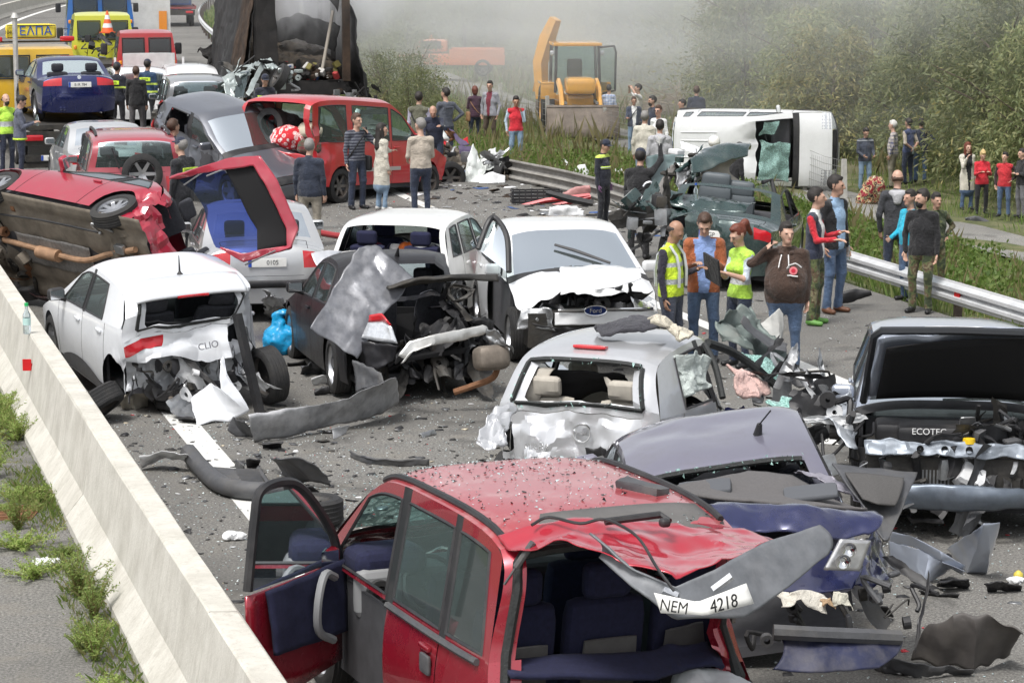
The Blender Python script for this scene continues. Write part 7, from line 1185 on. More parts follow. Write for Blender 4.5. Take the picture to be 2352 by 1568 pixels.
for nm, a, b_ in (('cab_glass', [(.62, .68, 1.4), (.62, -.68, 1.4)], [(.56, .66, 2.82), (.56, -.66, 2.82)]), ('cab_glass', [(-.95, .7, 1.5), (-.95, -.7, 1.5)], [(-.95, .68, 2.82), (-.95, -.68, 2.82)])): mb = MB(); mb.ruled(a, b_, 3, 3); mb.build(nm, GL, cb)
mb = MB(); mb.add([(.5, .78, 1.4), (-.6, 1.35, 1.4), (-.6, 1.35, 2.75), (.45, .75, 2.75)], [(0, 1, 2, 3)]); mb.build('open_door', GL, cb); mb = MB(); mb.tube([(.5, .78, 1.3), (-.6, 1.35, 1.35), (-.65, 1.38, 2.6), (-.5, 1.3, 2.8), (.45, .75, 2.8)], .04, 6); mb.build('door_frame', BLK, cb)
mb = MB(); mb.rbox((-.2, 0, 1.5), (.6, .6, .5), .1); mb.rbox((-.45, 0, 2.0), (.15, .5, .8), .06); mb.build('seat', BLK, cb)
for sg in (1, -1):
    mb = MB(); mb.tube([(.55, sg * .62, 1.75), (1.5, sg * .62, 1.5), (2.1, sg * .6, .8), (2.45, sg * .6, .45)], .09, 6); mb.build('loader_arm', JY, t); mb = MB(); mb.tube([(.9, sg * .5, 1.1), (2.0, sg * .5, 1.1)], .05, 8); mb.build('ram', METAL, t)
    mb = MB(); mb.rbox((-.7, sg * .9, 1.62), (1.5, .5, .1), .04); mb.rbox((-.0, sg * .9, 1.35), (.1, .5, .5), .04); mb.build('mudguard', JY, t)
    mb = MB(); mb.rbox((.45, sg * .8, 2.62), (.08, .16, .16), .03); mb.build('work_lamp', CLRL, t)
mb = MB(); P = np.array([[(2.5 + .55 * math.cos(a) + .1, y, .55 + .5 * math.sin(a)) for a in np.linspace(2.0, 5.2, 12)] for y in np.linspace(-1.15, 1.15, 8)]); mb.grid(P); mb.ruled([(2.3, -1.15, 1.05), (2.3, 1.15, 1.05)], [(2.9, -1.15, .08), (2.9, 1.15, .08)], 6, 4)
mb.build('bucket', mat('scraped bucket steel', (.17, .14, .115), .7, .3, .35, 3, .2, 20), t, True, None, .03)
mb = MB(); mb.tube([(-1.95, -.95, 1.0), (-2.15, -.98, 2.2), (-2.1, -.75, 3.0), (-1.9, -.5, 3.65)], [.2, .26, .28, .2], 4); mb.tube([(-1.9, -.5, 3.6), (-2.5, -.9, 2.4), (-2.6, -1.1, 1.2)], .14, 4); mb.build('digger_boom', JY, t); mb = MB(); mb.tube([(-2.4, -.95, 1.3), (-2.3, -.95, 3.0)], .06, 8); mb.build('ram', METAL, t); mb = MB(); mb.rbox((-2.5, -.85, .8), (.5, .5, .5), .1); mb.build('digger_bucket', mat('scraped bucket steel', (.17, .14, .115)), t); mb = MB(); mb.rbox((-1.9, 0, .9), (.3, 2.1, .5), .05); mb.build('slide_frame', JY, t)
# --- orange pickup beyond the bush
op = GY(1035, 195, 118); oz = float(terr(op[0], op[1])); t = thing('pickup_truck', 'faded orange pickup truck parked beyond the bushes in the smoke', 'pickup', (op[0], op[1], oz + .25), (0, 0, R(90 + 88))); OM = paint('faded orange', (.6, .17, .05), .5, 0, .25)
mb = MB(); mb.rbox((0, 0, .75), (5, 1.75, .55), .08); mb.rbox((-1.2, .85, 1.05), (2.4, .06, .35), .02); mb.rbox((-1.2, -.85, 1.05), (2.4, .06, .35), .02); mb.build('body', OM, t); mb = MB(); mb.rbox((.85, 0, 1.35), (1.5, 1.5, .6), .14); mb.build('cab', OM, t)
for sg in (1, -1): mb = MB(); mb.rbox((.85, sg * .74, 1.4), (.95, .06, .36), .02); mb.build('side_window', GLD, t)
mb = MB(); mb.lathe([(0, .09), (.16, .07), (.17, .001)], 12, 0, 'z', (.9, 0, 1.65)); mb.build('beacon', AMBL, t)
for x in (1.5, -1.5):
    for sg in (1, -1): wcyl(t, x, sg * .78, .38)
# --- wrecked front of a white car spun on the shoulder
wx = ZG('z3', 620, 1050, .0); t = thing('wrecked_car', 'mangled pale car remains with one wheel and torn panels beside the red van', 'wrecked car', tuple(wx)); OFF = np.array(wx)
PG = mat('pale green white', (.56, .59, .57), .4, .1, .15, 5, 0, 40, .2, .4); yy = wx[1]
def wp_(pts): return [ZY('z3', *p) - OFF for p in pts]
wheel(t, tuple(ZY('z3', 440, 1010, yy - .1) - OFF), .33, .2, (R(-8), 0, R(200)), STEELR, 6); wheel(t, tuple(ZY('z3', 900, 980, yy + .5) - OFF), .3, .2, (R(10), 0, R(70)), STEELR, 6)
for k, (A, B, m_, am) in enumerate((([(330, 740, yy + .8), (480, 720, yy + .8), (600, 860, yy + .6)], [(340, 900, yy + .4), (480, 880, yy + .3), (580, 960, yy + .3)], UNDER, .12), ([(650, 730, yy + .3), (740, 880, yy + .2), (760, 940, yy)], [(520, 1100, yy), (600, 1140, yy - .1), (700, 1050, yy - .1)], PG, .06), ([(700, 780, yy + .6), (820, 760, yy + .6), (925, 850, yy + .5)], [(740, 930, yy + .3), (860, 940, yy + .3), (930, 900, yy + .3)], PG, .1), ([(690, 1020, yy - .1), (820, 960, yy - .1), (930, 1000, yy)], [(730, 1130, yy - .4), (800, 1195, yy - .5), (950, 1120, yy - .3)], WHITE, .03), ([(265, 560, yy + 1), (330, 490, yy + 1), (400, 520, yy + 1)], [(290, 640, yy + .8), (360, 650, yy + .8), (420, 700, yy + .8)], PG, .1), ([(430, 570, yy + .8), (470, 590, yy + .8)], [(540, 740, yy + .6), (610, 720, yy + .6)], mat('purple trim', (.07, .05, .11), .7), .03), ([(520, 730, yy + .6), (640, 740, yy + .6)], [(530, 800, yy + .5), (640, 800, yy + .5)], mat('purple trim', (.07, .05, .11)), .03), ([(540, 690, yy + .7), (600, 650, yy + .7)], [(570, 720, yy + .7), (610, 720, yy + .7)], mat('bright red scrap', (.6, .02, .03), .5), .03), ([(300, 660, yy + .8), (420, 690, yy + .8)], [(320, 700, yy + .7), (430, 730, yy + .7)], mat('bright red scrap', (.6, .02, .03)), .06))):
    mb = MB(); mb.ruled(wp_(A), wp_(B), 14, 10, 0, am, 2.6, 130 + k); mb.build('torn_panel', m_, t, True, None, .008)
junk(None, 'mangled_core', tuple(ZY('z3', 640, 950, yy + .5) - OFF), (1.5, .8, .7), 44, 140, [DKMET, BLK, UNDER, METAL, DKMET], parent=t, dfm=False); junk(None, 'mangled_core', tuple(ZY('z3', 380, 820, yy + .9) - OFF), (.8, .6, .8), 26, 141, [UNDER, BLK, DKMET, RUST], parent=t, dfm=False)['kind'] = 'stuff'
# --- crumpled silver car under the trailer
p = GY(592, 215, 62); t = thing('wrecked_car', 'crushed silver green car jammed under the burnt trailer', 'wrecked car', (p[0], p[1], 0)); OFF = np.array([p[0], p[1], 0])
SGM = mat('crumpled silver green', (.42, .47, .46), .3, .4, .2, 5, 0, 40, .2, .3); wq = lambda pts: [ZY('z2', *q) - OFF for q in pts]
for k, (A, B, m_, am) in enumerate((([(0, 610, 63), (180, 590, 63), (350, 530, 63.5)], [(20, 760, 61.5), (140, 720, 61.5), (240, 640, 62)], SGM, .16), ([(350, 530, 63.5), (480, 590, 63.3), (590, 620, 63)], [(360, 600, 62), (480, 650, 62), (560, 680, 62)], SGM, .14), ([(330, 560, 62), (360, 600, 62)], [(190, 830, 61), (230, 850, 61)], SGM, .03), ([(120, 650, 62), (220, 640, 62)], [(80, 880, 61), (180, 860, 61)], GLD, .03), ([(0, 700, 61.5), (120, 650, 62)], [(30, 900, 61), (90, 900, 61)], SGM, .08))):
    mb = MB(); mb.ruled(wq(A), wq(B), 14, 10, 0, am, 2, 150 + k); mb.build('crushed_panel', m_, t, True, None, .01)
wheel(t, tuple(ZY('z2', 500, 690, 61.8) - OFF), .33, .22, (R(30), 0, R(110)), STEELR, 6); junk(None, 'crushed_core', tuple(ZY('z2', 330, 720, 62) - OFF), (2.0, .8, .9), 36, 155, [DKMET, BLK, SGM, METAL], parent=t, dfm=False)['kind'] = 'stuff'
# ---------------------------------------------------------------- the people at the scene
def pf(u, vh, vf):
    p = GT(u, vf); return tuple(p), float(np.clip((vf - vh) / FP * p[1] * 1.0, 1.5, 1.93))
def pd(u, vh, d, z=None):
    p = GY(u, vh, d); z = float(terr(p[0], p[1])) if z is None else z; return (p[0], p[1], z), float(np.clip(p[2] - z, 1.45, 1.95))
def PP(label, where, face, **k): p, h = where; return person(label, p, face, ht=h, **k)
FIRE = fab('firefighter cloth', (.014, .016, .028), 'bands', (.6, .75, .12), .9, ((1.2, 1.25),)); FIREP = fab('firefighter trousers', (.014, .015, .02)); FIREB = fab('firefighter blue', (.02, .05, .11), 'bands', (.6, .75, .12), .9, ((1.2, 1.25), (1.0, 1.05)))
HIVIS = fab('lime vest', (.6, .8, .03), 'bands', (.5, .52, .53), .7, ((1.0, 1.06), (1.2, 1.25))); HIVIS2 = fab('lime green vest', (.5, .82, .08), 'bands', (.55, .57, .58), .7, ((.98, 1.09),)); QUILT = fab('quilted navy', (.02, .018, .032), 'quilt', (.035, .03, .05)); LBLUE = fab('light blue shirt', (.22, .32, .6)); RUSTC = fab('rust suede blazer', (.34, .1, .035)); BROWN = fab('brown hoodie', (.055, .03, .02)); REDC = fab('red cloth', (.55, .02, .035)); CAMO = fab('camouflage', (.1, .12, .05), 'camo'); KHAKI = fab('khaki trousers', (.24, .22, .17)); CREAM = fab('cream coat', (.58, .55, .47)); SKYB = fab('sky shirt', (.28, .42, .6)); TURQ = fab('turquoise shirt', (.01, .42, .6)); LGREY = fab('light grey hoodie', (.42, .42, .44)); OLIVE = fab('olive quilted vest', (.13, .13, .09), 'quilt', (.1, .1, .07)); PALEB = fab('pale blue sleeves', (.42, .52, .62)); PLAID = fab('plaid shirt', (.55, .5, .45), 'plaid', (.06, .07, .16)); CHECK = fab('blue check shirt', (.55, .6, .7), 'plaid', (.25, .33, .52)); MARO = fab('plum jacket', (.08, .035, .06), 'stripe', (.05, .02, .04)); STRIPE = fab('striped jumper', (.13, .14, .17), 'stripe', (.02, .022, .04)); MIDG = fab('steel grey sweatshirt', (.09, .1, .125))
def backpatch(txt, m=None, z=.36, sz=.07, w_=.3):
    def f(i):
        t = i['tor']; a = np.array(t(0, .17, z)); mb = MB(); mb.rbox(a, (w_, .02, .1), .008); o = mb.build('back_patch', m or YEL, i['o']); text(txt, sz, PLK, o, frame(a + np.array([0, .013, 0]), (-1, 0, 0), (0, 0, 1)), .001, sx=.62)
    return f
def both(*fs):
    def f(i):
        for g in fs: g(i)
    return f
def phone_at(k):
    def f(i): in_hand(i, k, lambda mb, p: mb.rbox(p, (.02, .07, .12), .008, 0, (.3, 0, 0)), 'phone', SHOEK)
    return f
def held(k, name, m, fn): return lambda i: in_hand(i, k, fn, name, m)
def bottle_fn(mb, p): mb.lathe([(-.1, .001), (-.1, .033), (.06, .033), (.1, .014), (.13, .014), (.131, .001)], 12, 0, 'z', p)
BOTP = glass('bottle plastic', (.8, .85, .88), .15)
def specs(i): H = i['H']; mb = MB(); [mb.tube([H(s_ * .034 + .022 * math.cos(a), -.1, .012 + .017 * math.sin(a)) for a in np.linspace(0, 6.28, 11)], .002 * 1.2, 4, 0, False) for s_ in (1, -1)]; mb.tube([H(.056, -.1, .016), H(.083, 0, .02)], .002, 4); mb.tube([H(-.056, -.1, .016), H(-.083, 0, .02)], .002, 4); mb.tube([H(-.012, -.1, .014), H(.012, -.1, .014)], .002, 4); mb.build('glasses', SHOEK, i['o'])
def shades(i): H = i['H']; mb = MB(); [mb.rbox(H(s_ * .034, -.1, .014), (.05, .012, .034), .006, 0, None, 2) for s_ in (1, -1)]; mb.tube([H(.06, -.09, .018), H(.083, .01, .02)], .003, 4); mb.tube([H(-.06, -.09, .018), H(-.083, .01, .02)], .003, 4); mb.build('sunglasses', SHOEK, i['o'])
def belt(i): band(i, -.005, .035, SHOEB, .168, .128, 'belt')
def strap(m=None, bag=True):
    def f(i):
        t = i['tor']; mb = MB(); P = [t(.17 * math.cos(a), .14 * math.sin(a) - .01, .24 + .24 * math.cos(a + .5)) for a in np.linspace(0, 6.28, 25)]; mb.tube(P, .014, 5, 0, False); mb.build('bag_strap', m or SHOEK, i['o'])
        if bag: mb = MB(); mb.rbox(t(.2, -.05, -.08), (.1, .26, .28), .04); mb.build('shoulder_bag', m or SHOEK, i['o'])
    return f
def vest_straps(m, rx=.1):
    def f(i):
        t = i['tor']
        for sg in (1, -1):
            for fb in (-1, 1):
                mb = MB(); mb.tube([t(sg * rx, fb * .15, .05), t(sg * rx, fb * .155, .25), t(sg * rx * 1.05, fb * .12, .42), t(sg * rx * 1.05, fb * .03, .535)], .02, 4); mb.build('reflective_strip', m, i['o'])
    return f
def hood(m, z=.5):
    def f(i): t = i['tor']; P0, F0 = blob([('a', t(-.08, .06, z), t(.08, .06, z), .055, .055, (1, 1, 1)), ('a', t(0, .1, z - .03), t(0, .12, z - .12), .07, .05, (1.3, .8, 1)), ('a', t(.09, .02, z), t(.06, -.07, z - .02), .035, .03, (1, 1, 1)), ('a', t(-.09, .02, z), t(-.06, -.07, z - .02), .035, .03, (1, 1, 1))], .017); mb = MB(); mb.add(P0, [tuple(q) for q in F0.tolist()]); mb.build('hood', m, i['o'])
    return f
def hoodie_print(i):
    t = i['tor']; c_ = np.array(t(.1, -.268, .3)); mb = MB(); mb.lathe([(-.004, .001), (-.004, .025)], 12, 1, 'y', c_); mb.lathe([(-.001, .025), (.0, .048)], 14, 0, 'y', c_); mb.build('rosette_print', [mat('print pink', (.7, .2, .22), .8), mat('print red', (.55, .02, .05), .8)], i['o'])
    for pts in ([(-.075, .02), (-.05, .06), (-.01, .075), (.02, .085), (.05, .07), (.09, .035)], [(-.07, -.06), (-.03, -.056), (.0, -.062), (.05, -.066)]):
        mb = MB(); mb.tube([c_ + np.array([x, -.004 + abs(x) * .35, z]) for x, z in pts], .008, 5); mb.build('lettering_print', WHITEC, i['o'])
    for x in (-.05, .03): mb = MB(); mb.tube([t(x, -.14, .47), t(x * 1.3, -.2, .4), t(x * 1.5, -.25, .33)], .007, 5); mb.build('drawstring', WHITEC, i['o'])
# the four by the silver car
PP('man in lime reflective vest and quilted navy sleeves looking down beside the rust blazer', pd(1542, 505, 29.9, 0), 62, near=True, style='vest', top=HIVIS, sleeve=QUILT, pants=fab('slate trousers', (.06, .07, .1)), hs='bald', hair=HAIRD, skin=2, la='hold', ra='down', head=(0, 32), fat=1.12, extra=vest_straps(SILV))
PP('man in rust suede blazer over a blue shirt reading a small paper', pd(1618, 487, 30.4, 0), 0, near=True, top=RUSTC, inner=LBLUE, pants=JEAN, hair=HAIRB, skin=1, la='hold', ra='hold', head=(-5, 34), iw=.11, extra=both(specs, belt, held(0, 'paper', WHITEC, lambda mb, p: mb.box(p, (.09, .002, .06)))))
PP('woman with auburn ponytail in lime vest holding a black folder', pd(1702, 515, 30.0, 0), -58, near=True, fem=True, style='vest', top=HIVIS2, sleeve=fab('pale uniform shirt', (.55, .62, .7)), arm_len='short', pants=JEAND, hair=HAIRR, hs='pony', skin=1, la='hold', ra='hold', head=(0, 22), extra=both(specs, held(0, 'folder', BLACKC, lambda mb, p: mb.rbox(p + np.array([-.06, -.06, .02]), (.3, .03, .34), .008, 0, (.3, .25, 0))), held(1, 'water_bottle', BOTP, bottle_fn)))
PP('heavy man in brown hooded sweatshirt talking on a phone', pd(1808, 512, 29.7, 0), -10, near=True, fat=1.5, top=BROWN, pants=JEAN, hair=HAIRD, skin=1, ra=((.55, -.5, -.25), (-.72, .22, .72)), la='down', beard=False, head=(25, 0), extra=both(phone_at(1), hood(BROWN), hoodie_print))
PP('man in navy gilet with red sleeves and camouflage trousers gesturing', pf(1868, 428, 745), 70, near=True, style='vest', top=NAVYC, sleeve=REDC, inner=WHITEC, pants=CAMO, shoe=mat('green trainers', (.1, .25, .05), .6), hair=HAIRD, la='hold', ra='gest', head=(10, -4), skin=1)
PP('tall man in black blazer over light blue shirt and jeans', pf(1912, 400, 718), 45, near=True, top=BLACKC, inner=SKYB, pants=JEAN, shoe=SHOEB, hair=HAIRD, skin=0, la='down', ra='pocket', head=(20, 0), iw=.1, extra=both(belt, held(0, 'water_bottle', BOTP, bottle_fn)))
# by the guard rail
PP('young man in black windcheater and camouflage trousers by the guard rail', pf(2113, 432, 718), -28, near=True, top=BLACKC, pants=CAMO, hair=HAIRD, skin=1, la='down', ra='pocket', head=(-35, 0), beard=True)
PP('man in turquoise shirt half hidden behind the black windcheater', pd(2093, 437, 35.6, 0), -60, near=True, top=TURQ, style='tee', fat=1.2, pants=JEAN, hair=HAIRD, skin=0, la='down', ra='low')
PP('soldier in camouflage shirt behind the black windcheater', pd(2150, 452, 36.0, 0), 20, top=CAMO, pants=CAMO, hair=HAIRD, la='hip', ra='pocket')
PP('man in dark grey hooded jacket seen from behind beyond the guard rail', pd(2062, 391, 41.5), 175, near=True, top=fab('charcoal jacket', (.04, .042, .05)), pants=JEAND, hair=HAIRB, hs='bald', skin=1, la='pocket', ra='pocket', extra=hood(LGREY))
# firefighters by the green wreck
PP('firefighter in navy uniform and cap looking down by the torn rail', pd(1385, 321, 45.0, 0), 60, near=True, top=FIRE, pants=FIREP, cap=True, hair=HAIRD, la='down', ra='down', head=(0, 25), gloves=mat('purple work glove', (.16, .08, .16), .8), fat=1.1, extra=both(lambda i: band(i, .25, .3, YEL, .2, .15), lambda i: band(i, .265, .285, SILV, .203, .153)))
PP('person in black bent over the raised green bonnet with a gloved hand', pd(1468, 343, 40.3, 0), 165, near=True, top=BLACKC, pants=BLACKC, cap=True, hair=HAIRD, la='hold', ra='up', gloves=mat('grey work glove', (.42, .42, .4), .8), bend=8, fat=1.1)
PP('firefighter in pale helmet crouching behind the green saloon', pd(1642, 318, 47.0, -.2), 180, top=FIRE, pants=FIREP, cap='helmet', hair=HAIRD, bend=10)
PP('dark haired man bending behind the green saloon near the white van', pd(1682, 326, 48.0, -.3), 120, top=BLACKC, pants=JEAN, hair=HAIRD, bend=15)
PP('person in jeans and red gloves crouching at the green saloon door', pd(1733, 372, 41.5, -.35), -100, top=NAVYC, pants=JEAN, hair=HAIRD, bend=45, la='reach', ra='reach', gloves=mat('red glove', (.6, .02, .02), .7), kneel=.25)
PP('firefighter in cap inside the crushed silver wreckage', pd(608, 171, 61.0, 0), 10, top=FIRE, pants=FIREP, cap=True, hair=HAIRD, la='hold', ra='hold', head=(10, 25), extra=lambda i: band(i, .3, .35, YEL, .2, .15))
# beside the red van
PP('grey haired man in navy jacket and stone trousers seen from behind', pf(713, 319, 566), 170, near=True, top=fab('navy blazer', (.022, .03, .052)), pants=TAN, shoe=SHOEB, hair=HAIRG, skin=1, fat=1.1, la='down', ra='down')
PP('man in striped jumper on the phone beside the red van', pf(820, 261, 480), 35, near=True, top=STRIPE, pants=JEAND, hair=HAIRB, skin=1, la='phone', ra='down', head=(15, 0), style='tee', arm_len='long', extra=both(phone_at(0), strap(), specs))
PP('woman with long black hair in cream coat and white boots', pf(877, 284, 483), 125, near=True, fem=True, style='coat', top=CREAM, pants=JEANL, shoe=SHOEW, hair=HAIRD, hs='long', skin=1, la='hold', ra='down', head=(-35, 0))
PP('man in beige polo shirt with hands folded in front seen from behind', pd(966, 273, 46.3, 0), -160, near=True, top=BEIGE, style='tee', arm_len='short', sleeve=BEIGE, pants=JEAND, hair=HAIRG, skin=1, fat=1.15, la='low', ra='low', head=(25, 0))
PP('man in olive quilted gilet with pale sleeves facing the smoke', pd(962, 212, 55.0, 0), 170, style='vest', top=OLIVE, sleeve=fab('lilac sleeves', (.5, .48, .6)), pants=JEAND, hair=HAIRD, la='low', ra='low', extra=strap(None, False))
PP('bald man in navy stooping over the mangled pale wreck', pd(1000, 236, 53.5, 0), -10, top=NAVYC, pants=JEAND, hs='bald', hair=HAIRG, bend=18, la='reach', ra='low', head=(10, 30))
PP('bearded man in steel grey sweatshirt with hand on hip', pd(1024, 203, 57.0, 0), -155, top=MIDG, style='tee', pants=JEAND, hair=HAIRD, beard=True, la='hold', ra='hip', head=(30, 0), extra=backpatch('ΑΣΦΑΛΕΙΑ', MIDG, .38, .05, .25))
PP('woman with short auburn hair in plum striped jacket', pf(1091, 199, 332), 195, fem=True, top=MARO, pants=JEAND, hair=HAIRR, hs='bob', la='hold', ra='hold', extra=strap(mat('tan leather', (.3, .17, .09), .6)))
PP('man in grey jumper and maroon tie standing with the plum jacket woman', pf(1126, 187, 337), -25, top=fab('grey jumper', (.3, .3, .34)), inner=fab('maroon shirt', (.18, .02, .04)), pants=fab('brown trousers', (.08, .055, .04)), hair=HAIRD, la='pocket', ra='pocket', head=(10, 0))
PP('man in red gilet and washed jeans holding his chin on the grass', pf(1185, 221, 377), 5, near=True, style='vest', top=REDC, sleeve=PALEB, pants=JEANL, hair=HAIRD, skin=2, la='chin', ra='pocket', beard=False, head=(0, 12))
# on the track behind the fence
PP('man in blue checked shirt and jeans by a fence post', pf(1398, 196, 318), 175, top=CHECK, style='tee', pants=JEANL, hair=HAIRD, la='low', ra='down')
PP('man in cream gilet shading his eyes beyond the fence', pd(1467, 194, 80), -80, style='vest', top=CREAM, sleeve=WHITEC, arm_len='short', pants=JEAN, hair=HAIRD, la='brow', ra='brow')
PP('man in open navy jacket over a white shirt by the overturned white van', pf(1455, 223, 352), 5, top=fab('navy jacket', (.04, .05, .085)), inner=WHITEC, pants=JEANL, hair=HAIRB, skin=2, ra='gest', la='down', extra=strap(None, True))
PP('young man in dark top looking sideways behind the grey haired man', pd(1500, 221, 72), -70, top=NAVYC, pants=JEAN, hair=HAIRD, beard=True)
PP('person in mirrored sunglasses and white top by the overturned van', pd(1513, 243, 67), -30, fem=True, top=WHITEC, style='tee', pants=JEAN, hair=HAIRB, extra=shades)
PP('grey haired man in cream jacket seen from behind by the overturned van', pd(1481, 249, 61), 165, top=CREAM, pants=JEANL, hair=HAIRG, fat=1.1)
PP('man in light grey hooded top seen from behind by the green bonnet', pd(1516, 266, 57), 175, top=LGREY, pants=JEAND, hair=HAIRD, extra=hood(LGREY))
PP('man in white t shirt with folded arms by the overturned van', pf(1567, 229, 376), -75, near=True, top=WHITEC, style='tee', arm_len='short', sleeve=WHITEC, pants=JEAN, hair=HAIRD, la='cross', ra='cross')
PP('man in dark suit walking away beyond the overturned van', pd(1600, 198, 80), 170, top=NAVYC, pants=NAVYC, hair=HAIRB, fat=1.1)
# in the field on the right
PP('man in dark zipped jacket and pale jeans standing in the field', pf(1985, 293, 440), 15, top=fab('slate jacket', (.05, .06, .085), 'bands', (.3, .32, .34), .9, ((1.3, 1.33),)), pants=JEANL, hair=HAIRD, la='low', ra='low', head=(0, 22))
PP('white haired man in plaid shirt and khaki trousers in the field', pf(2049, 277, 432), -110, top=PLAID, style='tee', pants=KHAKI, hair=HAIRW, skin=1, la='pocket', ra='pocket', fat=1.15)
PP('man in blue and grey gilet holding a bottle behind his back', pf(2085, 272, 424), -140, style='vest', top=fab('blue grey gilet', (.05, .07, .16)), pants=JEAND, hair=HAIRD, la='back', ra='back', sleeve=BEIGE, arm_len='short', extra=held(1, 'water_bottle', BOTP, bottle_fn))
PP('man in navy jumper standing behind the blue and grey gilet', pf(2113, 273, 420), 165, top=NAVYC, pants=JEAN, hair=HAIRD, la='hip', ra='hip')
PP('woman with long auburn hair in cream cardigan covering her mouth', pf(2219, 327, 482), 15, fem=True, style='coat', top=CREAM, inner=BLACKC, pants=JEAN, hair=HAIRR, hs='long', skin=1, ra='chin', la='down', iw=.09)
PP('blonde woman in red fleece looking at her hands', pf(2253, 361, 492), 5, fem=True, top=REDC, pants=BLACKC, hair=HAIRY, hs='bun', skin=1, la='hold', ra='hold', head=(0, 28))
PP('man in red and black jacket and jeans in the field', pf(2305, 366, 498), -25, top=fab('red sport jacket', (.5, .025, .035)), sleeve=fab('black red sleeves', (.03, .015, .018)), pants=JEAN, hair=HAIRD, skin=1, la='hip', ra='pocket', head=(-15, 0))
PP('man in black jacket with folded arms at the edge of the field', pf(2345, 341, 500), -70, top=BLACKC, pants=fab('grey trousers', (.14, .14, .15)), hair=HAIRD, skin=1, la='cross', ra='cross')
# around the tow truck
PP('balding man in lime reflective vest beside the tow truck', pd(12, 216, 55.5, 0), 40, style='vest', top=HIVIS2, sleeve=NAVYC, pants=NAVYC, hs='bald', hair=HAIRD, skin=1, la='hold', ra='down', beard=True)
PP('man in slate sweatshirt holding a bottle behind the flatbed', pd(43, 220, 54.0, 0), 100, near=True, top=fab('slate sweatshirt', (.1, .11, .15)), pants=NAVYC, hair=HAIRD, skin=0, la='hold', ra='hold', head=(0, 25), extra=both(held(0, 'water_bottle', BOTP, bottle_fn), lambda i: band(i, -.1, -.06, YEL, .19, .15, 'vest_hem'), shades))
PP('firefighter in navy cap with a yellow back patch by the blue cabriolet', pd(268, 145, 66.0, 0), 160, top=FIRE, pants=FIREP, cap=True, hair=HAIRD, extra=backpatch('ΠΥΡΟΣΒ', None, .36))
PP('man in plain black jacket and grey trousers walking away between the cars', pd(312, 154, 64.5, 0), 175, near=True, top=BLACKC, pants=fab('charcoal trousers', (.08, .075, .08)), hair=HAIRB, hs='short', stride=.08)
PP('firefighter in blue jacket and cap beside the plain black jacket', pd(338, 138, 67.5, 0), 165, top=FIREB, pants=FIREP, cap=True, hair=HAIRD, extra=backpatch('ΠΥΡΟΣΒ', None, .36))
PP('sandy haired man holding a phone behind the fire officer', pd(396, 275, 44.8, 0), 140, top=NAVYC, pants=JEAN, hair=HAIRB, la='phone')
PP('fire officer in gold badged cap with a yellow back patch', pd(417, 318, 41.3, 0), -125, near=True, top=FIREP, pants=FIREP, cap=True, hair=HAIRG, skin=1, fat=1.15, extra=backpatch('ΠΥΡΟΣΒΕΣΤΙΚΗ', None, .34, .055, .34))
PP('far man in purple top and pale jeans standing on the carriageway', pd(338, 0, 146, 0), 120, top=fab('purple top', (.1, .05, .12)), pants=JEANL, hair=HAIRD)
PP('far man in dark top and stone trousers standing on the carriageway', pd(369, -2, 147, 0), 190, top=NAVYC, pants=TAN, hair=HAIRD)
# ---------------------------------------------------------------- burnt trailer
CHAR = mat('charred black', (.012, .011, .011), .9, 0, .5, 3, .4, 12, 0, .5, (.05, .045, .042)); CHARB = mat('scorched brown', (.045, .028, .018), .9, .1, .7, 2.5, .4, 12, 0, .8, (.01, .009, .009)); ASHT = mat('burnt tarpaulin', (.016, .016, .017), .8, 0, .6, 2, .5, 5, 0, .3, (.05, .048, .045))
tp = GY(694, 172, 70); t = thing('burnt_trailer', 'burnt out lorry trailer with charred frame, hanging tarpaulin and smoking cargo', 'trailer', (tp[0], tp[1], 0), (0, 0, R(90 + 13)))
mb = MB(); mb.box((4.5, 0, 1.08), (9, 2.5, .16)); mb.box((.02, 0, .95), (.12, 2.5, .34)); mb.box((4.5, .45, .82), (9, .15, .4)); mb.box((4.5, -.45, .82), (9, .15, .4)); mb.box((.1, 0, .5), (.1, 2.3, .14)); mb.build('bed', CHAR, t, False)
for x in (0, 2.2, 4.5, 6.8, 9):
    for sg in (1, -1): mb = MB(); mb.box((x, sg * 1.2, 2.6), (.14, .12 if x else .2, 2.9)); mb.build('post', CHARB if x == 0 and sg < 0 else CHAR, t, False)
for x in (0, 4.5, 9): mb = MB(); mb.box((x, 0, 4.02), (.12, 2.5, .12)); mb.build('roof_bow', CHAR, t, False)
mb = MB(); mb.box((9.05, 0, 2.5), (.08, 2.4, 2.7)); mb.build('front_wall', CHARB, t, False)
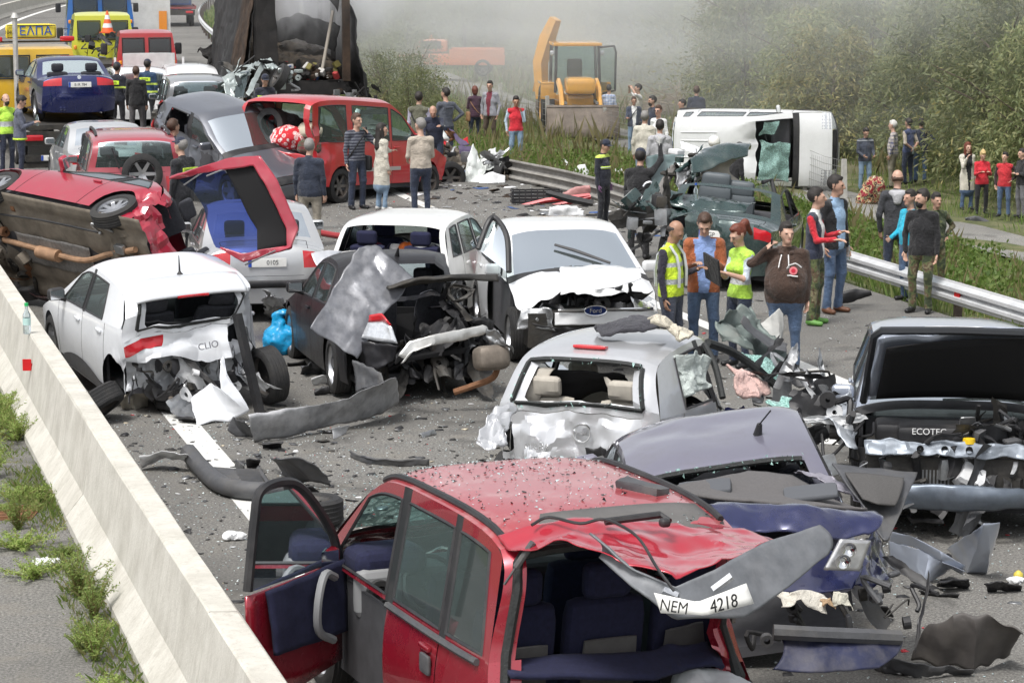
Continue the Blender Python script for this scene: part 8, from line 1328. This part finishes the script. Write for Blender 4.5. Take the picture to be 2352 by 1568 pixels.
for k, (A, B, m_, am) in enumerate((([(0, 1.22, 4.0), (3, 1.25, 4.0), (8.5, 1.25, 3.9)], [(-.3, 1.5, 1.0), (2.5, 1.9, .8), (8, 1.5, 1.0)], ASHT, 0.088), ([(-.05, 1.2, 4.0), (-.05, .75, 4.0)], [(-.12, 1.25, 1.0), (-.2, .62, 1.0)], CHAR, 0.028), ([(.02, 1.1, 4.0), (.0, .6, 4.05), (.0, 0, 4.0), (0, -.6, 4.05), (.02, -1.15, 4.0)], [(.1, 1.0, 3.2), (.0, .5, 3.6), (.1, .1, 3.5), (0, -.5, 3.65), (.1, -1.0, 3.0)], ASHT, 0.040), ([(0, -1.22, 4.0), (4, -1.25, 4.0), (8.5, -1.25, 3.5)], [(-.3, -1.75, .6), (3, -2.3, .5), (8, -1.6, .8)], ASHT, 0.088), ([(.3, -1.1, 2.6), (2.5, -.3, 2.9), (4, .2, 2.6)], [(.8, -1.0, 1.9), (2.5, -.2, 2.2), (4, .3, 2.0)], ASHT, 0.048), ([(-.1, 1.3, 3.4), (1.2, 1.35, 3.6)], [(-.25, 1.7, 1.1), (1.0, 1.9, 1.0)], CHARB, 0.048))):
    mb = MB(); mb.ruled(A, B, 26, 16, 0, am, 1.3, 160 + k); mb.build('tarpaulin', m_, t, True, None, .02)
P0, F0 = blob([('a', (1, y, 1.2 + .12 * (y % .7)), (6, y * .8, 1.5), .5, .7, (1, 1, .8)) for y in (-.8, -.3, .2, .7)], .09); P0 += folds(P0, 1.6, 5) * .16; mb = MB(); mb.add(P0, [tuple(q) for q in F0.tolist()]); mb.build('cargo_heap', mat('burnt cargo', (.035, .03, .025), .95, 0, .6, 3, .6, 9, 0, .6, (.16, .12, .08)), t)
rs = np.random.RandomState(33); mb = MB(); bm_ = [mat('cargo white', (.4, .39, .37), .8), mat('cargo red', (.3, .03, .03), .8), mat('cargo blue', (.05, .1, .25), .8), CHARB, CHAR, mat('cargo olive', (.16, .14, .04), .8)]
for k in range(150): mb.rbox((rs.rand() * 1.4 - .1, rs.rand() * 2.1 - 1.05, 1.22 + .35 * rs.rand()), .06 + .16 * rs.rand(3), .02, rs.randint(6) if rs.rand() < .4 else 3 + rs.randint(2), rs.rand(3) * 3, 2)
stuff(mb.build('cargo_litter', bm_, t)); mb = MB(); mb.tube([(.1, -.55, 1.4), (.6, -.95, 3.0)], .045, 7); mb.build('leaning_pole', mat('pale pole', (.3, .27, .23), .8), t)
for x in (1.6, 2.9):
    for sg in (1, -1): wheel(t, (x, sg * 1.0, .5), .5, .35, (0, 0, 0 if sg > 0 else math.pi), RUST, 6)
junk(None, 'burnt_wreckage', (-.4, -1.4, .5), (1.4, 1.2, .9), 34, 170, [CHAR, CHARB, METAL, CHAR], parent=t, dfm=False)
mb = MB(); o_ = GY(497, 150, 76); mb.ruled([ZY('z1', 1790, 500, 78), ZY('z1', 1880, 420, 78), ZY('z1', 2050, 430, 78)], [ZY('z1', 1850, 560, 77), ZY('z1', 1960, 640, 77), ZY('z1', 2060, 590, 77)], 14, 10, 0, .25, 1.2, 3, (0, .4, .2)); loose('burnt_car_shell', 'burnt black car shell beside the trailer tarpaulin', 'wrecked car', mb, CHAR, None, True, .03)
mb = MB(); mb.tube([ZY('z1', *p, 84) for p in ((1965, 400), (1945, 190), (2160, 170), (2180, 290))], .06, 6); loose('metal_frame', 'rusty bent metal frame standing beside the burnt trailer', 'frame', mb, RUST, None, True, 0)
mb = MB(); a = GY(556, -30, 150); a[2] = 0; mb.tube([a, a + np.array([0, 0, 4.]), a + np.array([0, 0, 8.])], [.18, .15, .12], 10); loose('lamp_post', 'pale grey lamp post base beside the far guard rail', 'lamp post', mb, CONCP, None, True, 0)
# ---------------------------------------------------------------- loose debris on the road: each larger piece on its own
GRD = lambda k, pts: ZH(k, pts)
mb = MB(); mb.tube(smoothp(ZH('w3', [(345, 550, .12), (420, 640, .1), (560, 760, .09), (760, 800, .09), (950, 790, .09)]), 6), .085, 9); loose('bumper_tube', 'thick curved grey plastic bumper piece lying across the white edge line', 'bumper', mb, GRYP, None, True, 0)
mb = MB(); mb.ruled(ZH('w3', [(25, 580, .14), (160, 548, .2), (340, 550, .2)]), ZH('w3', [(25, 665, .0), (150, 600, .06), (350, 600, .1)]), 16, 6, 0, .03, 4, 3); loose('bumper_corner', 'white curled bumper corner on the white edge line', 'car part', mb, WHITE)
g_ = thing('grille', 'broken grey slatted grille on the asphalt behind the curved bumper piece', 'grille', tuple(ZG('w3', 650, 690, 0))); OFF = ZG('w3', 650, 690, 0)
for k in range(7): mb = MB(); y0 = 655 + k * 17; mb.tube([p - OFF for p in ZH('w3', [(480 + k * 14, y0, .06), (640 + k * 12, y0 + 12, .09), (800 + k * 6, y0 + 14, .06)])], .02, 4); mb.build('slat', GRYP, g_, False)
for x in (480, 800): mb = MB(); mb.tube([p - OFF for p in ZH('w3', [(x, 650, .06), (x + 80, 770, .06)])], .02, 4); mb.build('rail', GRYP, g_, False)
for k, (A, B, m_, lab) in enumerate((([(880, 585, .1), (930, 590, .3), (1080, 585, .3), (1180, 650, .2)], [(960, 700, .02), (1040, 745, .0), (1160, 740, .05), (1270, 760, .02)], GRYP, 'grey moulded wheel arch liner lying curled on the asphalt'), ([(1390, 555, .03), (1500, 590, .05), (1700, 615, .05), (1915, 605, .04)], [(1400, 580, .0), (1500, 620, .0), (1700, 645, .0), (1915, 635, .0)], GRYP, 'long dark toothed plastic strip lying alone on the asphalt'), ([(1845, 440, .02), (1940, 425, .02)], [(1870, 458, .0), (1960, 435, .0)], METAL, 'small pale metal strip lying alone on the asphalt'), ([(715, 600, .1), (810, 600, .12)], [(720, 650, .0), (800, 652, .0)], BLK, 'black bracket piece on the asphalt near the slatted grille'), ([(640, 600, .12), (710, 640, .1)], [(650, 650, .0), (700, 670, .0)], GRYP, 'bent grey plate standing by the slatted grille'), ([(950, 770, .08), (1130, 780, .1)], [(960, 830, .0), (1200, 830, .0)], BLK, 'flat black bracket at the end of the curved bumper piece'), ([(260, 330, .05), (385, 330, .07)], [(280, 350, .0), (400, 360, .0)], BLK, 'flat black scrap beside the white arch panel'), ([(820, 500, .06), (960, 490, .08)], [(830, 530, .0), (950, 520, .0)], BLK, 'black grille scrap under the scraped bumper'))):
    mb = MB(); mb.ruled(ZH('w3', A), ZH('w3', B), 16, 7, 0, .015, 5, 180 + k, (0, 0, .03)); loose('plastic_scrap', lab, 'car part', mb, m_, None, True, .012)
w_ = wheel(None, (0, 0, 0), .31, .22, (0, 0, 0), STEELR, 8); w_.location = tuple(ZG('w3', 1120, 930, .13)); w_.rotation_euler = (R(88), 0, R(20)); tag(w_, 'flat lying wheel with dark rim behind the red people carrier door', 'wheel')
P0, F0 = blob([('a', (0, 0, .16), (.08, .02, .2), .2, .17, (1.1, 1, 1)), ('a', (0, 0, .3), (-.02, 0, .46), .12, .05, (1, 1, 1)), ('a', (-.05, 0, .46), (.06, 0, .5), .05, .06, (1, 1, .7))], .02); P0 += folds(P0, 7, 4) * .022; mb = MB(); mb.add(P0, [tuple(q) for q in F0.tolist()]); o = mb.build('rubbish_bag', mat('blue plastic bag', (.01, .28, .55), .3, 0, .15, 8, .3, 14)); o.location = tuple(ZG('y3', 110, 1130)); tag(o, 'bright blue tied plastic bag between the white hatchback and black saloon', 'bag')
mb = MB(); mb.ruled(ZH('y3', [(0, 690, .55), (60, 690, .55), (130, 760, .45)]), ZH('y3', [(0, 880, .02), (60, 900, .0), (120, 890, .0)]), 12, 10, 0, .06, 4, 3); loose('torn_metal', 'crumpled grey metal sheet under the silver saloon bumper', 'car part', mb, METAL)
for k, (zk, A, B, m_, nm, lab) in enumerate((('y3', [(340, 1310, .08), (440, 1290, .1)], [(350, 1355, .0), (445, 1340, .0)], WHITE, 'plastic_cup', 'crushed white plastic cup by the black saloon wheel'), ('y3', [(255, 1240, .1), (340, 1200, .14), (400, 1230, .1)], [(260, 1275, .0), (340, 1275, .0), (400, 1270, .0)], GRYP, 'plastic_scrap', 'curved grey plastic cover in front of the black saloon'), ('y3', [(160, 1200, .04), (290, 1185, .05)], [(165, 1220, .0), (300, 1210, .0)], BLK, 'plastic_scrap', 'flat black plate in front of the black saloon'), ('y3', [(350, 1370, .08), (470, 1360, .1)], [(360, 1420, .0), (470, 1420, .0)], BLK, 'plastic_scrap', 'heap of black plastic by the black saloon rear wheel'), ('w4', [(1380, 850, .1), (1600, 850, .08)], [(1400, 890, .0), (1610, 880, .0)], BLK, 'plastic_scrap', 'black plastic shard below the curled bumper corner'), ('w4', [(1715, 870, .08), (1850, 865, .08), (1985, 880, .04)], [(1730, 915, .0), (1850, 910, .0), (1980, 900, .0)], BLK, 'plastic_scrap', 'thick black plastic bar beside the yellow fruit'), ('w4', [(1255, 915, .02), (1530, 940, .02)], [(1270, 928, .0), (1530, 955, .0)], BLK, 'plastic_scrap', 'thin black strip on the asphalt below the broken bumper skin'), ('w4', [(915, 1020, .12), (1010, 1040, .12)], [(920, 1090, .0), (1060, 1110, .0)], BLK, 'plastic_scrap', 'black plastic lump beside the lilac saloon tail'), ('y5', [(165, 590, .1), (212, 592, .12)], [(170, 632, .0), (212, 632, .0)], mat('red rag', (.6, .04, .05), .7), 'lamp_fragment', 'bright red lamp fragment beside the open bonnet car'), ('z3', [(1440, 840, .9), (1500, 880, .8), (1530, 960, .5)], [(1430, 960, .4), (1470, 980, .3), (1500, 1010, .2)], WHITE, 'scrap_sheet', 'white twisted metal standing above the flattened rail'), ('z3', [(1510, 1000, .3), (1590, 900, .6), (1650, 890, .6), (1690, 1010, .3)], [(1500, 1045, .0), (1560, 1065, .0), (1630, 1080, .0), (1690, 1085, .0)], WHITE, 'scrap_sheet', 'white bent car door skin leaning on the flattened rail'), ('z3', [(1080, 920, .2), (1270, 940, .2)], [(1090, 980, .0), (1240, 990, .0)], BLK, 'scrap_sheet', 'black crumpled radiator piece on the grass edge'), ('z3', [(1900, 950, .3), (1960, 930, .4), (2020, 990, .3)], [(1900, 1010, .0), (1960, 1050, .0), (2010, 1060, .0)], WHITE, 'scrap_sheet', 'grey white torn panel between the firefighters'), ('z3', [(1330, 1270, .2), (1500, 1250, .35), (1640, 1310, .2)], [(1330, 1350, .0), (1450, 1385, .0), (1620, 1375, .0)], WHITE, 'scrap_sheet', 'white perforated inner panel behind the white cars'), ('z3', [(1440, 1160, .05), (1560, 1095, .15), (1690, 1090, .2)], [(1560, 1200, .02), (1640, 1180, .05), (1700, 1160, .1)], mat('red grey panel', (.42, .2, .19), .5), 'scrap_sheet', 'red and grey flattened panel in front of the firefighter'), ('z5', [(480, 1400, .03), (560, 1360, .06), (715, 1355, .05)], [(500, 1455, .0), (600, 1440, .0), (725, 1390, .0)], BLK, 'scrap_sheet', 'black flat plastic tray on the verge behind the standing men'), ('z5', [(1370, 850, .3), (1480, 840, .35), (1600, 910, .2), (1790, 1010, .1)], [(1380, 880, .1), (1500, 920, .1), (1620, 980, .05), (1780, 1020, .0)], GRYP, 'scrap_sheet', 'long grey car panel lying in the grass below the red jackets'), ('y2', [(720, 1260, .14), (830, 1190, .2), (940, 1210, .2)], [(725, 1330, .0), (840, 1340, .0), (950, 1310, .0)], mat('pale dusty part', (.42, .39, .33), .7, 0, .2, 6), 'plastic_scrap', 'pale dusty plastic housing under the white hatchback tail'))):
    pz = 0 if zk not in ('z3', 'z5') else None
    f = (lambda q: ZG(zk, *q)) if pz == 0 else (lambda q: (lambda p: GY(*Z(zk, q[0], q[1]), p[1]) )(GT(*Z(zk, B[0][0], B[0][1] + 10))))
    mb = MB(); mb.ruled([f(q) for q in A], [f(q) for q in B], 14, 8, 0, .02 if 'flat' in lab or 'strip' in lab else .035, 3.5, 200 + k, (0, -.03, .02)); loose(nm, lab, 'car part', mb, m_, None, True, .012)
mb = MB(); dz = GT(*Z('z3', 1300, 1250))[1]
for A in ([(1040, 1280), (1300, 1215), (1690, 1170)], [(1060, 1290), (1350, 1270), (1550, 1220)], [(1350, 1200), (1600, 1205), (1700, 1180)]): mb.tube([GY(*Z('z3', *p), dz) for p in A], .045, 5)
loose('red_sill', 'long torn red body sill lying behind the white cars', 'car part', mb, mat('torn red', (.5, .02, .03), .4, 0, .15, 5), None, True, 0)
mb = MB(); mb.tube([GY(*Z('z3', *p), dz - .3) for p in ((1300, 1145), (1500, 1200), (1720, 1245))], [.05, .08, .07], 6); loose('black_beam', 'long black rubber beam across the torn red sill', 'car part', mb, BLK, None, True, 0)
cr = GT(*Z('z3', 1215, 1235)); t = thing('crate', 'black slatted plastic crate on the asphalt behind the white cars', 'crate', tuple(cr), (0, 0, .1))
for y in (-.2, .2):
    for k in range(4): mb = MB(); mb.box((0, y, .03 + k * .065), (.95, .02, .03)); mb.build('slat', BLK, t, False)
for k in range(9): mb = MB(); mb.box((-.46 + k * .115, -.2, .125), (.02, .025, .25)); mb.build('upright', BLK, t, False)
for x in (-.47, .47):
    for k in range(4): mb = MB(); mb.box((x, 0, .03 + k * .065), (.02, .4, .03)); mb.build('slat', BLK, t, False)
mb = MB(); mb.box((0, 0, .015), (.95, .4, .02)); mb.build('base', BLK, t, False)
mb = MB(); mb.tube(smoothp([G(690, 528, .05), G(730, 533, .05), G(775, 541, .05), G(830, 545, .05)], 5), .05, 8); loose('fire_hose', 'dark red fire hose lying on the asphalt behind the grey haired man', 'hose', mb, mat('hose red', (.3, .03, .035), .6), None, True, 0)
P0, F0 = blob([('a', (0, 0, .1), (.25, -.1, .45), .2, .24, (1, 1, 1)), ('a', (.2, 0, .05), (.35, 0, .2), .14, .18, (1, 1, 1))], .03); P0 += folds(P0, 5, 4) * .05; mb = MB(); mb.add(P0, [tuple(q) for q in F0.tolist()]); o = mb.build('rug_bundle', fab('patterned rug', (.32, .05, .05), 'camo')); MC['cloth patterned rug'].node_tree.nodes
for e in MC['cloth patterned rug'].node_tree.nodes:
    if e.type == 'VALTORGB' and len(e.color_ramp.elements) == 4:
        for q, c_ in zip(e.color_ramp.elements, ((.25, .02, .03, 1), (.5, .4, .2, 1), (.06, .02, .02, 1), (.55, .48, .36, 1))): q.color = c_
o.location = tuple(GT(*Z('z5', 670, 760))); tag(o, 'crumpled red and cream patterned rug lying on the grass', 'rug')
def bottle(label, p, capm, h=1., rot=(0, 0, 0)):
    mb = MB(); mb.lathe([(0, .001), (0, .033), (.05, .034), (.06, .031), (.07, .034), (.16, .033), (.2, .014), (.235, .014)], 14, 0, 'z'); mb.lathe([(.235, .017), (.262, .017), (.263, .001)], 12, 1, 'z'); mb.lathe([(.075, .0345), (.135, .0345)], 14, 2, 'z'); o = mb.build('water_bottle', [BOTP, capm, mat('bottle label', (.45, .65, .62), .5)]); o.location = p; o.rotation_euler = rot; o.scale = (h, h, h); return tag(o, label, 'bottle')
bottle('clear water bottle with green cap standing on the concrete barrier', tuple(ZG('w1', 197, 562, .815)), mat('green cap', (.02, .45, .12), .4), 1.25)
for k, (zk, x, y, s_, nm, lab) in enumerate((('w2', 260, 925, .11, 'paper_scrap', 'crumpled white paper on the asphalt left of the barrier'), ('w2', 1300, 775, .1, 'plastic_wrap', 'thin white plastic wrap on the edge line near the open red door'), ('w4', 1950, 850, .07, 'paper_scrap', 'crumpled white tissue beside the yellow fruit'), ('w4', 1165, 1505, .08, 'paper_scrap', 'crumpled white tissue on the undertray strip'))):
    P0, F0 = blob([('a', (-s_ * .5, 0, s_ * .3), (s_ * .5, .02, s_ * .3), s_ * .6, s_ * .5, (1, 1, .6))], .012); P0 += folds(P0, 14, k) * .02; mb = MB(); mb.add(P0, [tuple(q) for q in F0.tolist()]); o = mb.build(nm, WHITE); o.location = tuple(ZG(zk, x, y)); tag(o, lab, 'litter')
mb = MB(); mb.lathe([(0, .001), (.005, .025), (.03, .04), (.06, .036), (.082, .012), (.086, .001)], 16, 0, 'z'); o = mb.build('fruit', mat('yellow fruit', (.62, .5, .08), .5, 0, .15, 12)); o.location = tuple(ZG('w4', 1965, 835)); tag(o, 'yellow round fruit on the asphalt', 'fruit')
mb = MB(); mb.rbox((0, 0, 0), (.5, .115, .012), .004); o = mb.build('licence_plate', PLW); o.location = tuple(ZG('y5', 205, 745, .25)); o.rotation_euler = (R(25), 0, R(-8)); tag(o, 'loose white licence plate lying beside the open bonnet car', 'licence plate'); text('180', .09, PLK, o, Matrix.Translation((-.02, 0, .008)), .001)
# white lying car part between far cars, small litter of wreckage: too small to pick apart
def litter(name, label, n_, boxes, mats, smin, smax, seed):
    rs = np.random.RandomState(seed); V = []; MI = []; 
    for _ in range(n_):
        q0, q1, y0, y1 = boxes[rs.randint(len(boxes))]; q = q0 + (q1 - q0) * rs.rand(); y = y0 + (y1 - y0) * rs.rand(); s_ = smin + (smax - smin) * rs.rand() ** 3; a = rs.rand() * 6.28; ca, sa = math.cos(a), math.sin(a); e = .25 + .75 * rs.rand(); tl = rs.normal() * .25
        x = qx(q, y); z = .006 if q < 15.3 else float(terr(x, y)) + .03; P = np.array([(-s_, -s_ * e, 0), (s_, -s_ * e * rs.rand(), s_ * tl * .5), (s_ * .8 * rs.rand(), s_ * e, abs(s_ * tl)), (-s_ * .9, s_ * e * .7, abs(s_ * tl) * .5)]); V.append(np.c_[P[:, 0] * ca - P[:, 1] * sa + x, P[:, 0] * sa + P[:, 1] * ca + y, P[:, 2] + z]); MI.append(rs.randint(len(mats)))
    V = np.concatenate(V); o = bpy.data.objects.new(name, qmesh(name, V, None, 4, np.array(MI), mats)); COL.objects.link(o); stuff(o, label, 'debris'); md = o.modifiers.new('t', 'SOLIDIFY'); md.thickness = .006; return o
RB = [(3.2, 8, 14.5, 30), (4.5, 9.5, 19, 28), (6, 11.5, 15, 30), (9.5, 14, 14, 36), (5, 14, 36, 52), (8, 15.8, 40, 56), (3.2, 5.5, 17, 27)]
litter('wreck_debris', 'small dark plastic and metal fragments scattered over the road', 2600, RB, [BLK, GRYP, BLK, METAL, DKMET, BLK], .008, .07, 1); litter('wreck_debris', 'tiny red and white lamp and paint fragments scattered over the road', 700, RB, [mat('red chips', (.5, .02, .03), .3), WHITE, mat('cream chips', (.55, .48, .36), .7), WHITE], .006, .035, 2); litter('glass_debris', 'small crumbs of broken glass glittering on the road', 7000, RB, [mat('glass crumbs', (.55, .68, .68), .15), mat('bright glass crumbs', (.75, .82, .82), .08)], .004, .012, 3); litter('wreck_debris', 'charred scraps and rubbish strewn on the verge by the burnt trailer', 1200, [(12, 19, 46, 75), (13, 17, 42, 60)], [CHAR, BLK, WHITE, METAL, CHARB, CHAR, mat('cargo blue', (.05, .1, .25))], .03, .16, 4)
# ---------------------------------------------------------------- smoke
def smoke(c_, r_, dens, seed, nz=1.2, col=(.96, .97, .98), lab=None):
    m = bpy.data.materials.new('smoke'); m.use_nodes = True; n = m.node_tree.nodes; l = m.node_tree.links; n.remove(n['Principled BSDF']); pv = n.new('ShaderNodeVolumePrincipled'); pv.inputs['Color'].default_value = (*col, 1); pv.inputs['Anisotropy'].default_value = .2
    tc = n.new('ShaderNodeTexCoord'); gr = n.new('ShaderNodeTexGradient'); gr.gradient_type = 'SPHERICAL'; l.new(tc.outputs['Object'], gr.inputs[0]); no = n.new('ShaderNodeTexNoise'); no.inputs['Scale'].default_value = nz; no.inputs['Detail'].default_value = 4; no.inputs['Roughness'].default_value = .6; no.inputs['Distortion'].default_value = .8
    mp = n.new('ShaderNodeMapping'); mp.inputs['Location'].default_value = (seed * 3.1, seed, 0); l.new(tc.outputs['Object'], mp.inputs[0]); l.new(mp.outputs[0], no.inputs['Vector']); rm = n.new('ShaderNodeMapRange'); rm.inputs[1].default_value = .35; rm.inputs[2].default_value = .7; l.new(no.outputs[0], rm.inputs[0])
    a = n.new('ShaderNodeMath'); a.operation = 'MULTIPLY'; l.new(gr.outputs[1], a.inputs[0]); l.new(rm.outputs[0], a.inputs[1]); b = n.new('ShaderNodeMath'); b.operation = 'MULTIPLY'; l.new(a.outputs[0], b.inputs[0]); b.inputs[1].default_value = dens * 2; l.new(b.outputs[0], pv.inputs['Density']); l.new(pv.outputs[0], n['Material Output'].inputs['Volume'])
    mb = MB(); mb.lathe([(-math.cos(k * math.pi / 12), max(1e-4, math.sin(k * math.pi / 12))) for k in range(13)], 24, 0, 'z'); mb.f = [q[::-1] for q in mb.f]; o = mb.build('smoke', m); o.location = c_; o.scale = r_; stuff(o, lab or 'pale smoke drifting from the burnt trailer over the field', 'smoke'); return o
smoke((-5.0, 74, 3.6), (2.2, 4.5, 2.4), .9, 1, 2.2, (.97, .98, 1), 'thick white smoke inside the burnt trailer frame')
smoke((-1.5, 87, 4.5), (8.5, 13, 5.5), .07, 2, 1.6); smoke((6, 105, 4.5), (18, 24, 5.5), .034, 3, 2.0); smoke((21, 98, 4.5), (37, 50, 7.5), .085, 4, 1.6)
